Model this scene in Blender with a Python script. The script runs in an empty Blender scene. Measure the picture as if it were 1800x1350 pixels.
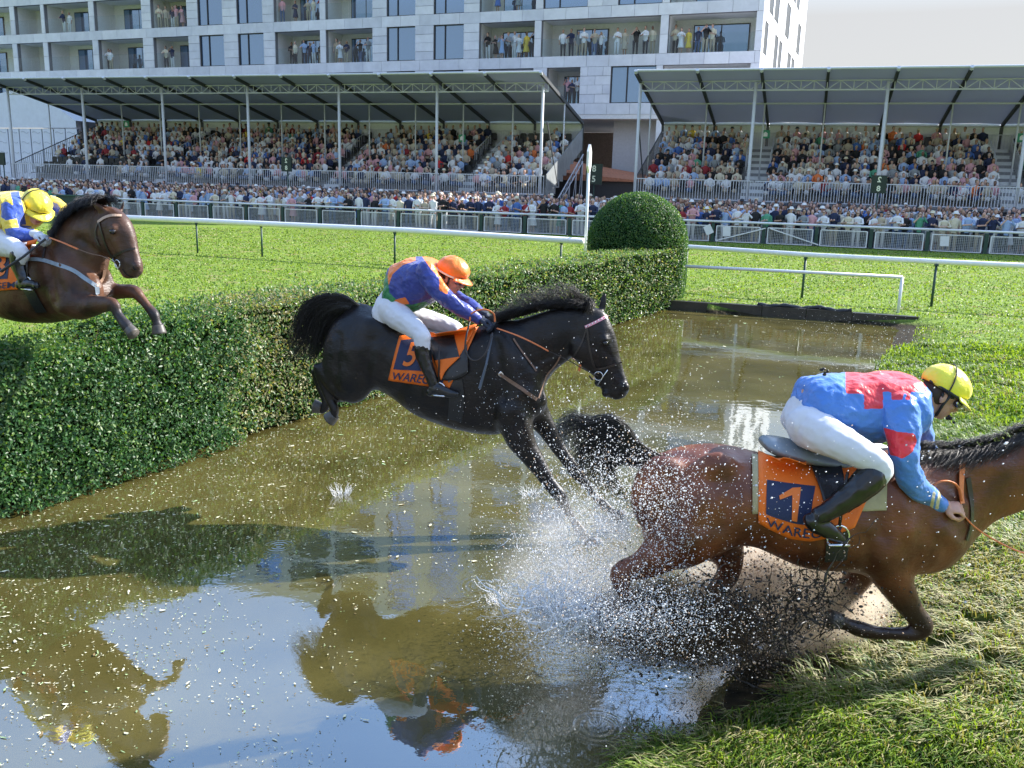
import bpy, bmesh, math, random
import numpy as np
from mathutils import Vector, Matrix
from mathutils.bvhtree import BVHTree
random.seed(7); RNG = np.random.default_rng(7)
SC = bpy.context.scene; COL = SC.collection
R_ = math.radians
# ---------------------------------------------------------------- camera
FPX = 1580.0; TH = math.atan(350/1580); ROLL = .0275; CAMH = 2.6
_F = np.array([0, math.cos(TH), -math.sin(TH)]); _R0 = np.array([1., 0, 0]); _U0 = np.array([0, math.sin(TH), math.cos(TH)])
_XI = math.cos(ROLL)*_R0 + math.sin(ROLL)*_U0
_YI = -math.sin(ROLL)*_R0 + math.cos(ROLL)*_U0
_C = np.array([0, 0, CAMH])
cam = bpy.data.cameras.new('camera'); camo = bpy.data.objects.new('camera', cam); COL.objects.link(camo)
cam.sensor_width = 36; cam.lens = FPX/1800*36; cam.clip_end = 3000; cam.clip_start = .1
m = Matrix.Identity(4)
for i in range(3):
    m[i][0] = _XI[i]; m[i][1] = _YI[i]; m[i][2] = -_F[i]; m[i][3] = _C[i]
camo.matrix_world = m
SC.camera = camo
# ---------------------------------------------------------------- light
SUN_AZ, SUN_EL = 68.0, 34.0          # azimuth from +Y towards +X
W = bpy.data.worlds.new('World'); SC.world = W; W.use_nodes = True
nt = W.node_tree; nt.nodes.clear(); N = nt.nodes.new; L = nt.links.new
out = N('ShaderNodeOutputWorld'); bg = N('ShaderNodeBackground'); bg.inputs[1].default_value = .15
sky = N('ShaderNodeTexSky'); sky.sky_type = 'NISHITA'; sky.sun_disc = False
sky.sun_elevation = R_(SUN_EL); sky.sun_rotation = R_(SUN_AZ); sky.air_density = 1.0; sky.dust_density = .6; sky.ozone_density = 2.0
tc = N('ShaderNodeTexCoord'); mp = N('ShaderNodeMapping'); mp.inputs['Scale'].default_value = (1.0, 1.0, 2.6); mp.inputs['Location'].default_value = (2.3, 1.1, .4)
nz = N('ShaderNodeTexNoise'); nz.inputs['Scale'].default_value = 1.9; nz.inputs['Detail'].default_value = 7; nz.inputs['Roughness'].default_value = .52
nz.inputs['Distortion'].default_value = .35
cr = N('ShaderNodeValToRGB'); cr.color_ramp.elements[0].position = .50; cr.color_ramp.elements[1].position = .72
sp = N('ShaderNodeSeparateXYZ'); hz = N('ShaderNodeMapRange'); hz.inputs[1].default_value = .17; hz.inputs[2].default_value = .5; hz.inputs[3].default_value = .97; hz.inputs[4].default_value = 0
mx1 = N('ShaderNodeMath'); mx1.operation = 'MAXIMUM'
mix = N('ShaderNodeMix'); mix.data_type = 'RGBA'
mix.inputs[7].default_value = (1.24, 1.22, 1.20, 1)
L(tc.outputs['Generated'], mp.inputs[0]); L(mp.outputs[0], nz.inputs[0]); L(nz.outputs[0], cr.inputs[0])
L(tc.outputs['Generated'], sp.inputs[0]); L(sp.outputs[2], hz.inputs[0])
L(cr.outputs[0], mx1.inputs[0]); L(hz.outputs[0], mx1.inputs[1]); L(mx1.outputs[0], mix.inputs[0])
L(sky.outputs[0], mix.inputs[6]); L(mix.outputs[2], bg.inputs[0]); L(bg.outputs[0], out.inputs[0])
sl = bpy.data.lights.new('sun', 'SUN'); sl.energy = 3.1; sl.angle = R_(.6); sl.color = (1, .95, .87)
so = bpy.data.objects.new('sun', sl); COL.objects.link(so)
sd = Vector((math.sin(R_(SUN_AZ))*math.cos(R_(SUN_EL)), math.cos(R_(SUN_AZ))*math.cos(R_(SUN_EL)), math.sin(R_(SUN_EL))))
so.rotation_euler = sd.to_track_quat('Z', 'Y').to_euler(); so.location = sd*60
SC.view_settings.view_transform = 'Standard'; SC.view_settings.look = 'None'; SC.view_settings.gamma = 1
SC.view_settings.use_curve_mapping = False; SC.view_settings.exposure = 1.9
SC.cycles.max_bounces = 6; SC.cycles.transparent_max_bounces = 6; SC.cycles.use_denoising = True
SC.cycles.caustics_reflective = False; SC.cycles.caustics_refractive = False; SC.cycles.sample_clamp_indirect = 6
# ---------------------------------------------------------------- helpers
def ray(px, py): return _F + _XI*(px-900)/FPX - _YI*(py-675)/FPX
def gz(px, py, z=0.0):
    d = ray(px, py); return _C + d*(z-CAMH)/d[2]
def onplane(px, py, p0, n):
    d = ray(px, py); return _C + d*np.dot(np.array(p0, float)-_C, n)/np.dot(d, n)
def azv(a): a = R_(a); return np.array([math.sin(a), math.cos(a), 0.])
def proj(p):
    d = np.asarray(p, float)-_C; w = d@_F
    return 900+FPX*(d@_XI)/w, 675-FPX*(d@_YI)/w, w
UP = np.array([0, 0, 1.])
def tag(o, label=None, cat=None, group=None, kind=None):
    if label: o['label'] = label
    if cat: o['category'] = cat
    if group: o['group'] = group
    if kind: o['kind'] = kind
    return o
def empty(name, loc, label, cat, group=None):
    o = bpy.data.objects.new(name, None); COL.objects.link(o); o.location = loc; o.empty_display_size = .2
    return tag(o, label, cat, group)
def mkmesh(name, V, F, mats=(), fm=None, smooth=False):
    me = bpy.data.meshes.new(name)
    V = np.asarray(V, dtype=np.float32)
    if isinstance(F, np.ndarray):
        n, k = F.shape
        me.vertices.add(len(V)); me.vertices.foreach_set('co', V.ravel())
        me.loops.add(n*k); me.loops.foreach_set('vertex_index', F.astype(np.int32).ravel())
        me.polygons.add(n); me.polygons.foreach_set('loop_start', np.arange(0, n*k, k, dtype=np.int32))
        me.update(calc_edges=True)
    else:
        me.from_pydata(V.tolist(), [], F)
    for mt in mats: me.materials.append(mt)
    if fm is not None: me.polygons.foreach_set('material_index', np.asarray(fm, dtype=np.int32))
    if smooth: me.polygons.foreach_set('use_smooth', np.ones(len(me.polygons), dtype=bool))
    me.update()
    return me
def link(name, me, parent=None, keep=True):
    o = bpy.data.objects.new(name, me); COL.objects.link(o)
    if parent is not None:
        o.parent = parent
        if keep: o.matrix_parent_inverse = parent_inv(parent)
    return o
def parent_inv(p):
    M = Matrix.LocRotScale(p.location, p.rotation_euler, p.scale)
    if p.parent: M = Matrix.LocRotScale(p.parent.location, p.parent.rotation_euler, p.parent.scale) @ p.matrix_parent_inverse @ M if False else M
    return M.inverted()
class MB:
    def __init__(s): s.v = []; s.f = []; s.m = []
    def add(s, V, F, mi=0):
        b = len(s.v); s.v.extend([tuple(map(float, p)) for p in V]); s.f.extend([[b+i for i in f] for f in F]); s.m.extend([mi]*len(F)); return s
    def obox(s, o, a, b, c, mi=0):      # origin corner + three edge vectors
        o, a, b, c = [np.asarray(q, float) for q in (o, a, b, c)]
        P = [o, o+a, o+a+b, o+b, o+c, o+a+c, o+a+b+c, o+b+c]
        return s.add(P, [[0, 3, 2, 1], [4, 5, 6, 7], [0, 1, 5, 4], [1, 2, 6, 5], [2, 3, 7, 6], [3, 0, 4, 7]], mi)
    def bar(s, a, b, w=.03, h=None, up=UP, mi=0):
        a, b = np.asarray(a, float), np.asarray(b, float); h = h or w; d = b-a; L_ = np.linalg.norm(d)
        if L_ < 1e-6: return s
        d = d/L_
        x = np.cross(d, up)
        if np.linalg.norm(x) < 1e-3: x = np.cross(d, [1, 0, 0])
        x /= np.linalg.norm(x); y = np.cross(x, d)
        return s.obox(a-x*w/2-y*h/2, x*w, y*h, b-a, mi)
    def tube(s, pts, r, n=6, mi=0, cap=True, flat=1.0):
        pts = [np.asarray(p, float) for p in pts]; k = len(pts)
        rs = [r]*k if np.isscalar(r) else list(r)
        V = []; px = None
        for i, p in enumerate(pts):
            d = pts[min(i+1, k-1)]-pts[max(i-1, 0)]; d = d/(np.linalg.norm(d)+1e-9)
            if px is None:
                px = np.cross(d, UP)
                if np.linalg.norm(px) < 1e-2: px = np.cross(d, [1, 0, 0])
            px = px-d*np.dot(px, d); px /= (np.linalg.norm(px)+1e-9); py = np.cross(px, d)
            for j in range(n):
                a = 2*math.pi*j/n; V.append(p+px*math.cos(a)*rs[i]+py*math.sin(a)*rs[i]*flat)
        Fs = [[i*n+j, i*n+(j+1) % n, (i+1)*n+(j+1) % n, (i+1)*n+j] for i in range(k-1) for j in range(n)]
        if cap: Fs += [list(range(n))[::-1], [(k-1)*n+j for j in range(n)]]
        return s.add(V, Fs, mi)
    def ell(s, c, rx, ry, rz, A=None, nu=12, nv=8, mi=0):
        V = []; A = np.eye(3) if A is None else A
        V.append(np.array([0, 0, 1.]))
        for i in range(1, nv):
            t = math.pi*i/nv
            for j in range(nu):
                a = 2*math.pi*j/nu; V.append(np.array([math.sin(t)*math.cos(a), math.sin(t)*math.sin(a), math.cos(t)]))
        V.append(np.array([0, 0, -1.]))
        V = [np.asarray(c)+A@(p*np.array([rx, ry, rz])) for p in V]
        F = [[0, 1+j, 1+(j+1) % nu] for j in range(nu)]
        for i in range(nv-2):
            for j in range(nu):
                F.append([1+i*nu+j, 1+(i+1)*nu+j, 1+(i+1)*nu+(j+1) % nu, 1+i*nu+(j+1) % nu])
        e = len(V)-1; b = 1+(nv-2)*nu
        F += [[e, b+(j+1) % nu, b+j] for j in range(nu)]
        return s.add(V, F, mi)
    def mesh(s, name, mats, smooth=False): return mkmesh(name, s.v, s.f, mats if isinstance(mats, (list, tuple)) else [mats], s.m, smooth)
    def build(s, name, mats, parent=None, smooth=False): return link(name, s.mesh(name, mats, smooth), parent)
# ---------------------------------------------------------------- materials
def mat(name, col, rough=.6, var=.12, scale=8, bump=0, bscale=40, metal=0, spec=.5, col2=None, **kw):
    m = bpy.data.materials.new(name); m.use_nodes = True; t = m.node_tree; b = t.nodes['Principled BSDF']
    b.inputs['Roughness'].default_value = rough; b.inputs['Metallic'].default_value = metal; b.inputs['Specular IOR Level'].default_value = spec
    c = list(col)+[1]
    if var > 0 or col2:
        g = t.nodes.new('ShaderNodeNewGeometry'); n = t.nodes.new('ShaderNodeTexNoise'); n.inputs['Scale'].default_value = scale; n.inputs['Detail'].default_value = 5
        n.inputs['Roughness'].default_value = .6
        t.links.new(g.outputs['Position'], n.inputs['Vector'])
        r = t.nodes.new('ShaderNodeValToRGB'); r.color_ramp.elements[0].position = .32; r.color_ramp.elements[1].position = .68
        r.color_ramp.elements[0].color = [x*(1-var) for x in col]+[1]
        r.color_ramp.elements[1].color = (list(col2)+[1]) if col2 else [min(1, x*(1+var)) for x in col]+[1]
        t.links.new(n.outputs[0], r.inputs[0]); t.links.new(r.outputs[0], b.inputs['Base Color'])
    else: b.inputs['Base Color'].default_value = c
    if bump:
        g2 = t.nodes.new('ShaderNodeNewGeometry'); n2 = t.nodes.new('ShaderNodeTexNoise'); n2.inputs['Scale'].default_value = bscale; n2.inputs['Detail'].default_value = 4
        t.links.new(g2.outputs['Position'], n2.inputs['Vector'])
        bp = t.nodes.new('ShaderNodeBump'); bp.inputs['Strength'].default_value = bump; bp.inputs['Distance'].default_value = kw.get('bd', .01)
        t.links.new(n2.outputs[0], bp.inputs['Height']); t.links.new(bp.outputs[0], b.inputs['Normal'])
    if kw.get('alpha') is not None: b.inputs['Alpha'].default_value = kw['alpha']
    if kw.get('sheen'): b.inputs['Sheen Weight'].default_value = kw['sheen']
    if kw.get('coat'): b.inputs['Coat Weight'].default_value = kw['coat']; b.inputs['Coat Roughness'].default_value = kw.get('cr', .1)
    if kw.get('sss'): b.inputs['Subsurface Weight'].default_value = kw['sss']; b.inputs['Subsurface Scale'].default_value = .01
    return m
def leafmat(name, col, tr=.35, rough=.4, tcol=None):
    m = bpy.data.materials.new(name); m.use_nodes = True; t = m.node_tree; b = t.nodes['Principled BSDF']; o = t.nodes['Material Output']
    b.inputs['Base Color'].default_value = (*col, 1); b.inputs['Roughness'].default_value = rough; b.inputs['Specular IOR Level'].default_value = .5
    tl = t.nodes.new('ShaderNodeBsdfTranslucent'); tl.inputs[0].default_value = (*tcol, 1) if tcol else (min(1, col[0]*1.6), min(1, col[1]*1.5), col[2]*.6, 1)
    mx = t.nodes.new('ShaderNodeMixShader'); mx.inputs[0].default_value = tr
    t.links.new(b.outputs[0], mx.inputs[1]); t.links.new(tl.outputs[0], mx.inputs[2]); t.links.new(mx.outputs[0], o.inputs[0])
    return m
WHITE = mat('white_paint', (.78, .79, .8), .35, .05); GREY = mat('galvanised_steel', (.5, .53, .56), .4, .1, 5, metal=.5)
DARKG = mat('dark_green_paint', (.02, .06, .045), .5, .2); BLACK = mat('black_plastic', (.02, .021, .023), .5, .2)
# ---------------------------------------------------------------- terrain
HA = np.array([-3.93, 6.55]); HD = azv(29.3)[:2]; HN = np.array([HD[1], -HD[0]])      # hedge foot line, HN points to the pond
FE0 = gz(1190, 545)[:2]; FE1 = gz(1580, 573)[:2]; FD = (FE1-FE0)/np.linalg.norm(FE1-FE0); FN = np.array([-FD[1], FD[0]])
BANK = np.array([gz(*p)[:2] for p in [(1590, 500), (1578, 585), (1530, 680), (1450, 830), (1370, 1000), (1275, 1140), (1180, 1230), (1110, 1350)]]+[[.55, 3.0], [.35, 1.5], [.2, -4]])
def noise2(x, y, sc, seed=0):
    a = np.zeros_like(x, dtype=float)
    rg = np.random.default_rng(seed)
    for k in range(7):
        th = rg.uniform(0, 6.28); ph = rg.uniform(0, 6.28, 2); q = sc*(1.6**(k*.6))
        a += np.sin((x*math.cos(th)+y*math.sin(th))*q+ph[0]+1.7*np.sin((y*math.cos(th)-x*math.sin(th))*q*.6+ph[1]))/(1+k*.35)
    return a/4
def bankdist(x, y):
    sh = x.shape; P = np.stack([x.ravel(), y.ravel()], 1); best = np.full(len(P), 1e9); sg = np.ones(len(P))
    for a, b in zip(BANK[:-1], BANK[1:]):
        d = b-a; t = np.clip(((P-a)@d)/(d@d), 0, 1); q = a+t[:, None]*d; r = P-q; dist = np.hypot(r[:, 0], r[:, 1])
        cr_ = d[0]*r[:, 1]-d[1]*r[:, 0]
        u = dist < best; best[u] = dist[u]; sg[u] = np.sign(cr_[u])
    return (best*sg).reshape(sh)        # positive on the grass side (right)
def height(x, y):
    dh = (x-HA[0])*HN[0]+(y-HA[1])*HN[1]
    df = (x-FE0[0])*FN[0]+(y-FE0[1])*FN[1]
    db = bankdist(x, y)+noise2(x, y, 2.2, 3)*.12
    g = .2+noise2(x, y, .5, 1)*.012+noise2(x, y, 4, 2)*.012
    ramp = np.clip(db*.16, -.45, .2)+noise2(x, y, 5, 5)*.018*(np.abs(db) < 1.5)
    z = np.where(db < 1.4, np.minimum(g, ramp), g)
    side = np.clip(dh/.35, -1, 1)
    z = np.where(dh < 1.0, np.maximum(z, .05-.5*np.clip(dh/.5+.4, 0, 1)), z)
    z = np.where(dh < -.3, g, z)
    z = np.where(df > 0, g, z)
    return z
DIV = [(gz(1290, 1165)[:2], .75), (gz(1420, 1120)[:2], .45), (gz(1180, 1230)[:2], .5), (gz(1655, 1192)[:2], .20), (gz(1720, 1150)[:2], .14), (gz(1540, 1170)[:2], .13), (gz(1480, 1225)[:2], .15), (gz(1600, 1010)[:2], .16), (gz(1750, 1230)[:2], .13), (gz(1560, 760)[:2], .2), (gz(1700, 700)[:2], .2), (gz(1640, 1290)[:2], .12)]
def mudmask(x, y):
    m = np.zeros_like(x, dtype=float); j = noise2(x, y, 7, 61)*.25
    for c, r in DIV: m = np.maximum(m, np.clip(1.35-np.hypot((x-c[0])*.8, y-c[1])/r+j, 0, 1))
    return m
def build_ground():
    nr, na = 340, 900
    r = np.exp(np.linspace(math.log(1.2), math.log(900), nr)); a = np.radians(np.linspace(-180, 180, na))
    Rr, Aa = np.meshgrid(r, a, indexing='ij'); X = Rr*np.sin(Aa); Y = Rr*np.cos(Aa); Z = height(X, Y)-.035*mudmask(X, Y)
    V = np.stack([X, Y, Z], 2).reshape(-1, 3); i = np.arange(nr-1)[:, None]*na+np.arange(na-1)[None, :]
    F = np.stack([i, i+na, i+na+1, i+1], 2).reshape(-1, 4)
    m = bpy.data.materials.new('turf'); m.use_nodes = True; t = m.node_tree; b = t.nodes['Principled BSDF']; b.inputs['Roughness'].default_value = .85
    b.inputs['Specular IOR Level'].default_value = .15
    g = t.nodes.new('ShaderNodeNewGeometry')
    def nz(sc, det=5, dist=0):
        n = t.nodes.new('ShaderNodeTexNoise'); n.inputs['Scale'].default_value = sc; n.inputs['Detail'].default_value = det; n.inputs['Distortion'].default_value = dist
        t.links.new(g.outputs['Position'], n.inputs['Vector']); return n
    def ramp(n, p0, p1, c0, c1):
        r = t.nodes.new('ShaderNodeValToRGB'); r.color_ramp.elements[0].position = p0; r.color_ramp.elements[1].position = p1
        r.color_ramp.elements[0].color = (*c0, 1); r.color_ramp.elements[1].color = (*c1, 1); t.links.new(n.outputs[0], r.inputs[0]); return r
    def mixc(f, a, b_):
        x = t.nodes.new('ShaderNodeMix'); x.data_type = 'RGBA'
        t.links.new(f, x.inputs[0]); t.links.new(a, x.inputs[6]); t.links.new(b_, x.inputs[7]); return x.outputs[2]
    big = ramp(nz(.35, 4), .35, .65, (.10, .17, .018), (.17, .26, .035)); fine = ramp(nz(9, 8, .5), .38, .62, (.06, .12, .012), (.24, .32, .06))
    h1 = t.nodes.new('ShaderNodeValue'); h1.outputs[0].default_value = .55
    grass = mixc(h1.outputs[0], big.outputs[0], fine.outputs[0])
    vn = nz(2.2, 8); vf = ramp(vn, .56, .70, (0, 0, 0), (1, 1, 1)); st = ramp(nz(30, 4), .3, .7, (.16, .13, .05), (.34, .30, .14))
    grass = mixc(vf.outputs[0], grass, st.outputs[0])
    mud = ramp(nz(12, 6), .35, .7, (.012, .01, .006), (.05, .038, .02))
    sx = t.nodes.new('ShaderNodeSeparateXYZ'); t.links.new(g.outputs['Position'], sx.inputs[0])
    mr = t.nodes.new('ShaderNodeMapRange'); mr.inputs[1].default_value = .13; mr.inputs[2].default_value = .05; t.links.new(sx.outputs[2], mr.inputs[0])
    am = t.nodes.new('ShaderNodeAttribute'); am.attribute_name = 'mud'; mm = t.nodes.new('ShaderNodeMath'); mm.operation = 'MAXIMUM'; t.links.new(mr.outputs[0], mm.inputs[0]); t.links.new(am.outputs['Fac'], mm.inputs[1])
    fin = mixc(mm.outputs[0], grass, mud.outputs[0]); t.links.new(fin, b.inputs['Base Color'])
    bp = t.nodes.new('ShaderNodeBump'); bp.inputs['Strength'].default_value = .9; bp.inputs['Distance'].default_value = .05
    t.links.new(nz(14, 8).outputs[0], bp.inputs['Height']); t.links.new(bp.outputs[0], b.inputs['Normal'])
    o = link('ground', mkmesh('ground', V, F, [m], smooth=True)); tag(o, kind='structure'); at = o.data.attributes.new('mud', 'FLOAT', 'POINT'); at.data.foreach_set('value', mudmask(X, Y).ravel().astype(np.float32))
    return o
build_ground()
# pond
def water_material():
    m = bpy.data.materials.new('murky_water'); m.use_nodes = True; t = m.node_tree; t.nodes.clear(); n = t.nodes.new; l = t.links.new
    o = n('ShaderNodeOutputMaterial'); g = n('ShaderNodeNewGeometry')
    nz = n('ShaderNodeTexNoise'); nz.inputs['Scale'].default_value = .9; nz.inputs['Detail'].default_value = 6; l(g.outputs['Position'], nz.inputs['Vector'])
    r = n('ShaderNodeValToRGB'); r.color_ramp.elements[0].position = .35; r.color_ramp.elements[1].position = .7
    r.color_ramp.elements[0].color = (.058, .050, .014, 1); r.color_ramp.elements[1].color = (.12, .102, .032, 1); l(nz.outputs[0], r.inputs[0])
    df = n('ShaderNodeBsdfDiffuse'); l(r.outputs[0], df.inputs[0]); gl = n('ShaderNodeBsdfGlossy'); gl.inputs['Roughness'].default_value = .015
    gl.inputs[0].default_value = (.88, .94, 1, 1)
    fr = n('ShaderNodeFresnel'); fr.inputs[0].default_value = 3.3
    n2 = n('ShaderNodeTexNoise'); n2.inputs['Scale'].default_value = 3.0; n2.inputs['Detail'].default_value = 5; l(g.outputs['Position'], n2.inputs['Vector'])
    # rings where drops and hooves struck
    hgt = n('ShaderNodeMath'); hgt.operation = 'MULTIPLY'; hgt.inputs[1].default_value = .11; l(n2.outputs[0], hgt.inputs[0]); acc = hgt.outputs[0]
    for (px, py, s, amp) in [(490, 960, 90, .03), (1050, 1277, 80, .07), (850, 1030, 70, .04), (600, 862, 70, .04), (930, 870, 70, .03), (1000, 1100, 45, .05), (1030, 985, 60, .04)]:
        if not amp: continue
        p = gz(px, py); v = n('ShaderNodeVectorMath'); v.operation = 'DISTANCE'; v.inputs[1].default_value = tuple(p); l(g.outputs['Position'], v.inputs[0])
        a = n('ShaderNodeMath'); a.operation = 'MULTIPLY'; a.inputs[1].default_value = s*2; l(v.outputs['Value'], a.inputs[0])
        si = n('ShaderNodeMath'); si.operation = 'SINE'; l(a.outputs[0], si.inputs[0])
        mr = n('ShaderNodeMapRange'); mr.inputs[1].default_value = 0; mr.inputs[2].default_value = 14/s+(.25 if px == 1000 else 0); mr.inputs[3].default_value = amp; mr.inputs[4].default_value = 0; l(v.outputs['Value'], mr.inputs[0])
        mu = n('ShaderNodeMath'); mu.operation = 'MULTIPLY'; l(si.outputs[0], mu.inputs[0]); l(mr.outputs[0], mu.inputs[1])
        ad = n('ShaderNodeMath'); ad.operation = 'ADD'; l(acc, ad.inputs[0]); l(mu.outputs[0], ad.inputs[1]); acc = ad.outputs[0]
    for (px, py, rad_, sc_, am_) in ((1040, 1090, 1.1, 13, .55), (930, 1000, 1.3, 8, .18)):
        v = n('ShaderNodeVectorMath'); v.operation = 'DISTANCE'; v.inputs[1].default_value = tuple(gz(px, py)); l(g.outputs['Position'], v.inputs[0]); mr = n('ShaderNodeMapRange'); mr.inputs[1].default_value = .2; mr.inputs[2].default_value = rad_; mr.inputs[3].default_value = am_; mr.inputs[4].default_value = 0; l(v.outputs['Value'], mr.inputs[0])
        n5 = n('ShaderNodeTexNoise'); n5.inputs['Scale'].default_value = sc_; n5.inputs['Detail'].default_value = 4; l(g.outputs['Position'], n5.inputs['Vector']); mu = n('ShaderNodeMath'); mu.operation = 'MULTIPLY_ADD'; l(n5.outputs[0], mu.inputs[0]); l(mr.outputs[0], mu.inputs[1]); l(acc, mu.inputs[2]); acc = mu.outputs[0]
    bp = n('ShaderNodeBump'); bp.inputs['Strength'].default_value = .35; bp.inputs['Distance'].default_value = .05; l(acc, bp.inputs['Height'])
    l(bp.outputs[0], gl.inputs['Normal']); l(bp.outputs[0], fr.inputs['Normal'])
    mx = n('ShaderNodeMixShader'); l(fr.outputs[0], mx.inputs[0]); l(df.outputs[0], mx.inputs[1]); l(gl.outputs[0], mx.inputs[2]); l(mx.outputs[0], o.inputs[0])
    return m
wp = [HA-HD*9+HN*-.2, HA+HD*18-HN*.2, FE0+FN*.05-FD*.6, FE1+FN*.05+FD*.6, FE1+FD*2.5, BANK[4]+[2.5, 0], BANK[7]+[2.5, 0], [3, -4], [-8, -4]]
FEfar = FE0+FN*.03
V = [[*(HA-HD*10-HN*.25), 0], [*(FEfar-FD*1.2), 0], [*(FE1+FN*.03+FD*1.6), 0], [*(BANK[5]+[2.2, .6]), 0], [*(BANK[9]+[1.8, 0]), 0], [2, -5, 0], [-9, -5, 0]]
o = link('pond_water', mkmesh('pond_water', V, [list(range(len(V)))[::-1]], [water_material()])); tag(o, kind='structure')
for p in o.data.polygons:
    if p.normal.z < 0: p.flip()
# floating seeds and leaf scraps
def litter():
    cols = [mat('pale_litter', (.62, .6, .42), .6, .2), mat('green_litter', (.3, .42, .2), .6, .2), mat('brown_litter', (.2, .14, .06), .7, .2)]
    n = 24000; px = RNG.uniform(-20, 1600, n); py = 540+810*RNG.uniform(0, 1, n)**1.0
    P = np.array([gz(a, b) for a, b in zip(px, py)])[:, :2]
    dh = (P-HA)@HN; db = bankdist(P[:, 0], P[:, 1]); df = (P-FE0)@FN
    clump = noise2(P[:, 0], P[:, 1], 3.0, 11)+.6*noise2(P[:, 0], P[:, 1], 9, 12)
    near = np.clip(1.75-dh*.44, -.8, 1.5)
    keep = (dh > .03) & (db < -.05) & (df < -.05) & (RNG.uniform(-.9, .9, n) < clump*.9+near-.75)
    P = P[keep]; n = len(P); V = []; F = []; M = []
    dist = np.hypot(P[:, 0], P[:, 1])
    for i in range(n):
        s = random.uniform(.003, .009)*(.5+dist[i]*.12)
        if random.random() < .05: s *= 2.4
        a = random.uniform(0, 6.28); e = random.uniform(.15, .55)
        c, d = math.cos(a), math.sin(a); b = len(V); z = .004+random.uniform(0, .003)
        for (u, w) in ((-1, 0), (-.3, -e), (.8, -e*.6), (1, .1), (.3, e)):
            V.append((P[i, 0]+s*(u*c-w*d), P[i, 1]+s*(u*d+w*c), z+(.004 if u > .9 else 0)))
        F.append([b, b+1, b+2, b+3, b+4]); M.append(0 if random.random() < .68 else random.choice([1, 2]))
    o = link('floating_litter', mkmesh('floating_litter', V, F, cols, M)); tag(o, 'pale seeds and leaf scraps floating on the murky pond', 'leaf litter', kind='stuff')
litter()
# kerb at the far end of the pond
kb = empty('pond_kerb', (*((FE0+FE1)/2), 0), 'dark wet timber kerb along the far end of the pond', 'kerb')
KM = mat('wet_timber', (.03, .028, .022), .35, .4, 6, bump=.5, bscale=20)
for i in range(5):
    a = FE0+(FE1-FE0)*(i/5)-FD*(.9 if i == 0 else 0); b_ = FE0+(FE1-FE0)*((i+1)/5)+FD*(.35 if i == 4 else -.012)
    MB().obox([*(a), -.3], [*(b_-a), 0], [*(FN*.18), 0], [0, 0, .5+.02*math.sin(i*7)]).build('kerb_board', KM, kb)
tb = MB()
pts = [np.array([*(FE0+FD*s_+FN*(.1+.05*math.sin(s_*5))), .235+.02*math.sin(s_*9)]) for s_ in np.linspace(1.7, 3.6, 30)]
tb.tube(pts, [.03+.022*abs(math.sin(i*.9)) for i in range(30)], 7); tb.build('rolled_liner', BLACK, kb)
# ---------------------------------------------------------------- hedge and topiary
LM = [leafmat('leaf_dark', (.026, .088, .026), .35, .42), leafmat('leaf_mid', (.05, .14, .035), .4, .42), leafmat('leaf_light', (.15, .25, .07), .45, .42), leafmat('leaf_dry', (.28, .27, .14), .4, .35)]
def leaf_mesh(name, P, Nn, size, mats, mi, spread=.9, aspect=.5, droop=0):
    n = len(P); P = np.asarray(P); Nn = np.asarray(Nn)
    D = RNG.normal(size=(n, 3)); D[:, 2] += .25-droop; D = D-(D*Nn).sum(1)[:, None]*Nn*.55; D += Nn*RNG.uniform(0, spread, (n, 1)); D /= np.linalg.norm(D, axis=1)[:, None]
    S = np.cross(D, Nn+RNG.normal(size=(n, 3))*.5); S /= (np.linalg.norm(S, axis=1)[:, None]+1e-6); U = np.cross(S, D)
    s = np.asarray(size)[:, None]
    V = np.stack([P, P+D*s*.45+S*s*aspect*.5+U*s*.08, P+D*s, P+D*s*.45-S*s*aspect*.5+U*s*.08], 1).reshape(-1, 3)
    i = np.arange(n)[:, None]*4; F = np.stack([np.hstack([i, i+1, i+2]), np.hstack([i, i+2, i+3])], 1).reshape(-1, 3)
    return mkmesh(name, V, F, mats, np.repeat(mi, 2))
TH_H = 1.0
def hedge_top(s):          # s along the hedge, 0 at HA
    dip = math.exp(-((s-.75)/.62)**4)*.17
    return 1.33-dip+.02*math.sin(s*2.1)+.015*math.sin(s*5.3)
def hz_top(s): return np.array([hedge_top(float(q)) for q in s])
hedge = empty('clipped_hedge', (*(HA+HD*6-HN*.5), 0), 'long clipped green hedge standing along the water edge under the horses', 'hedge')
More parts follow.
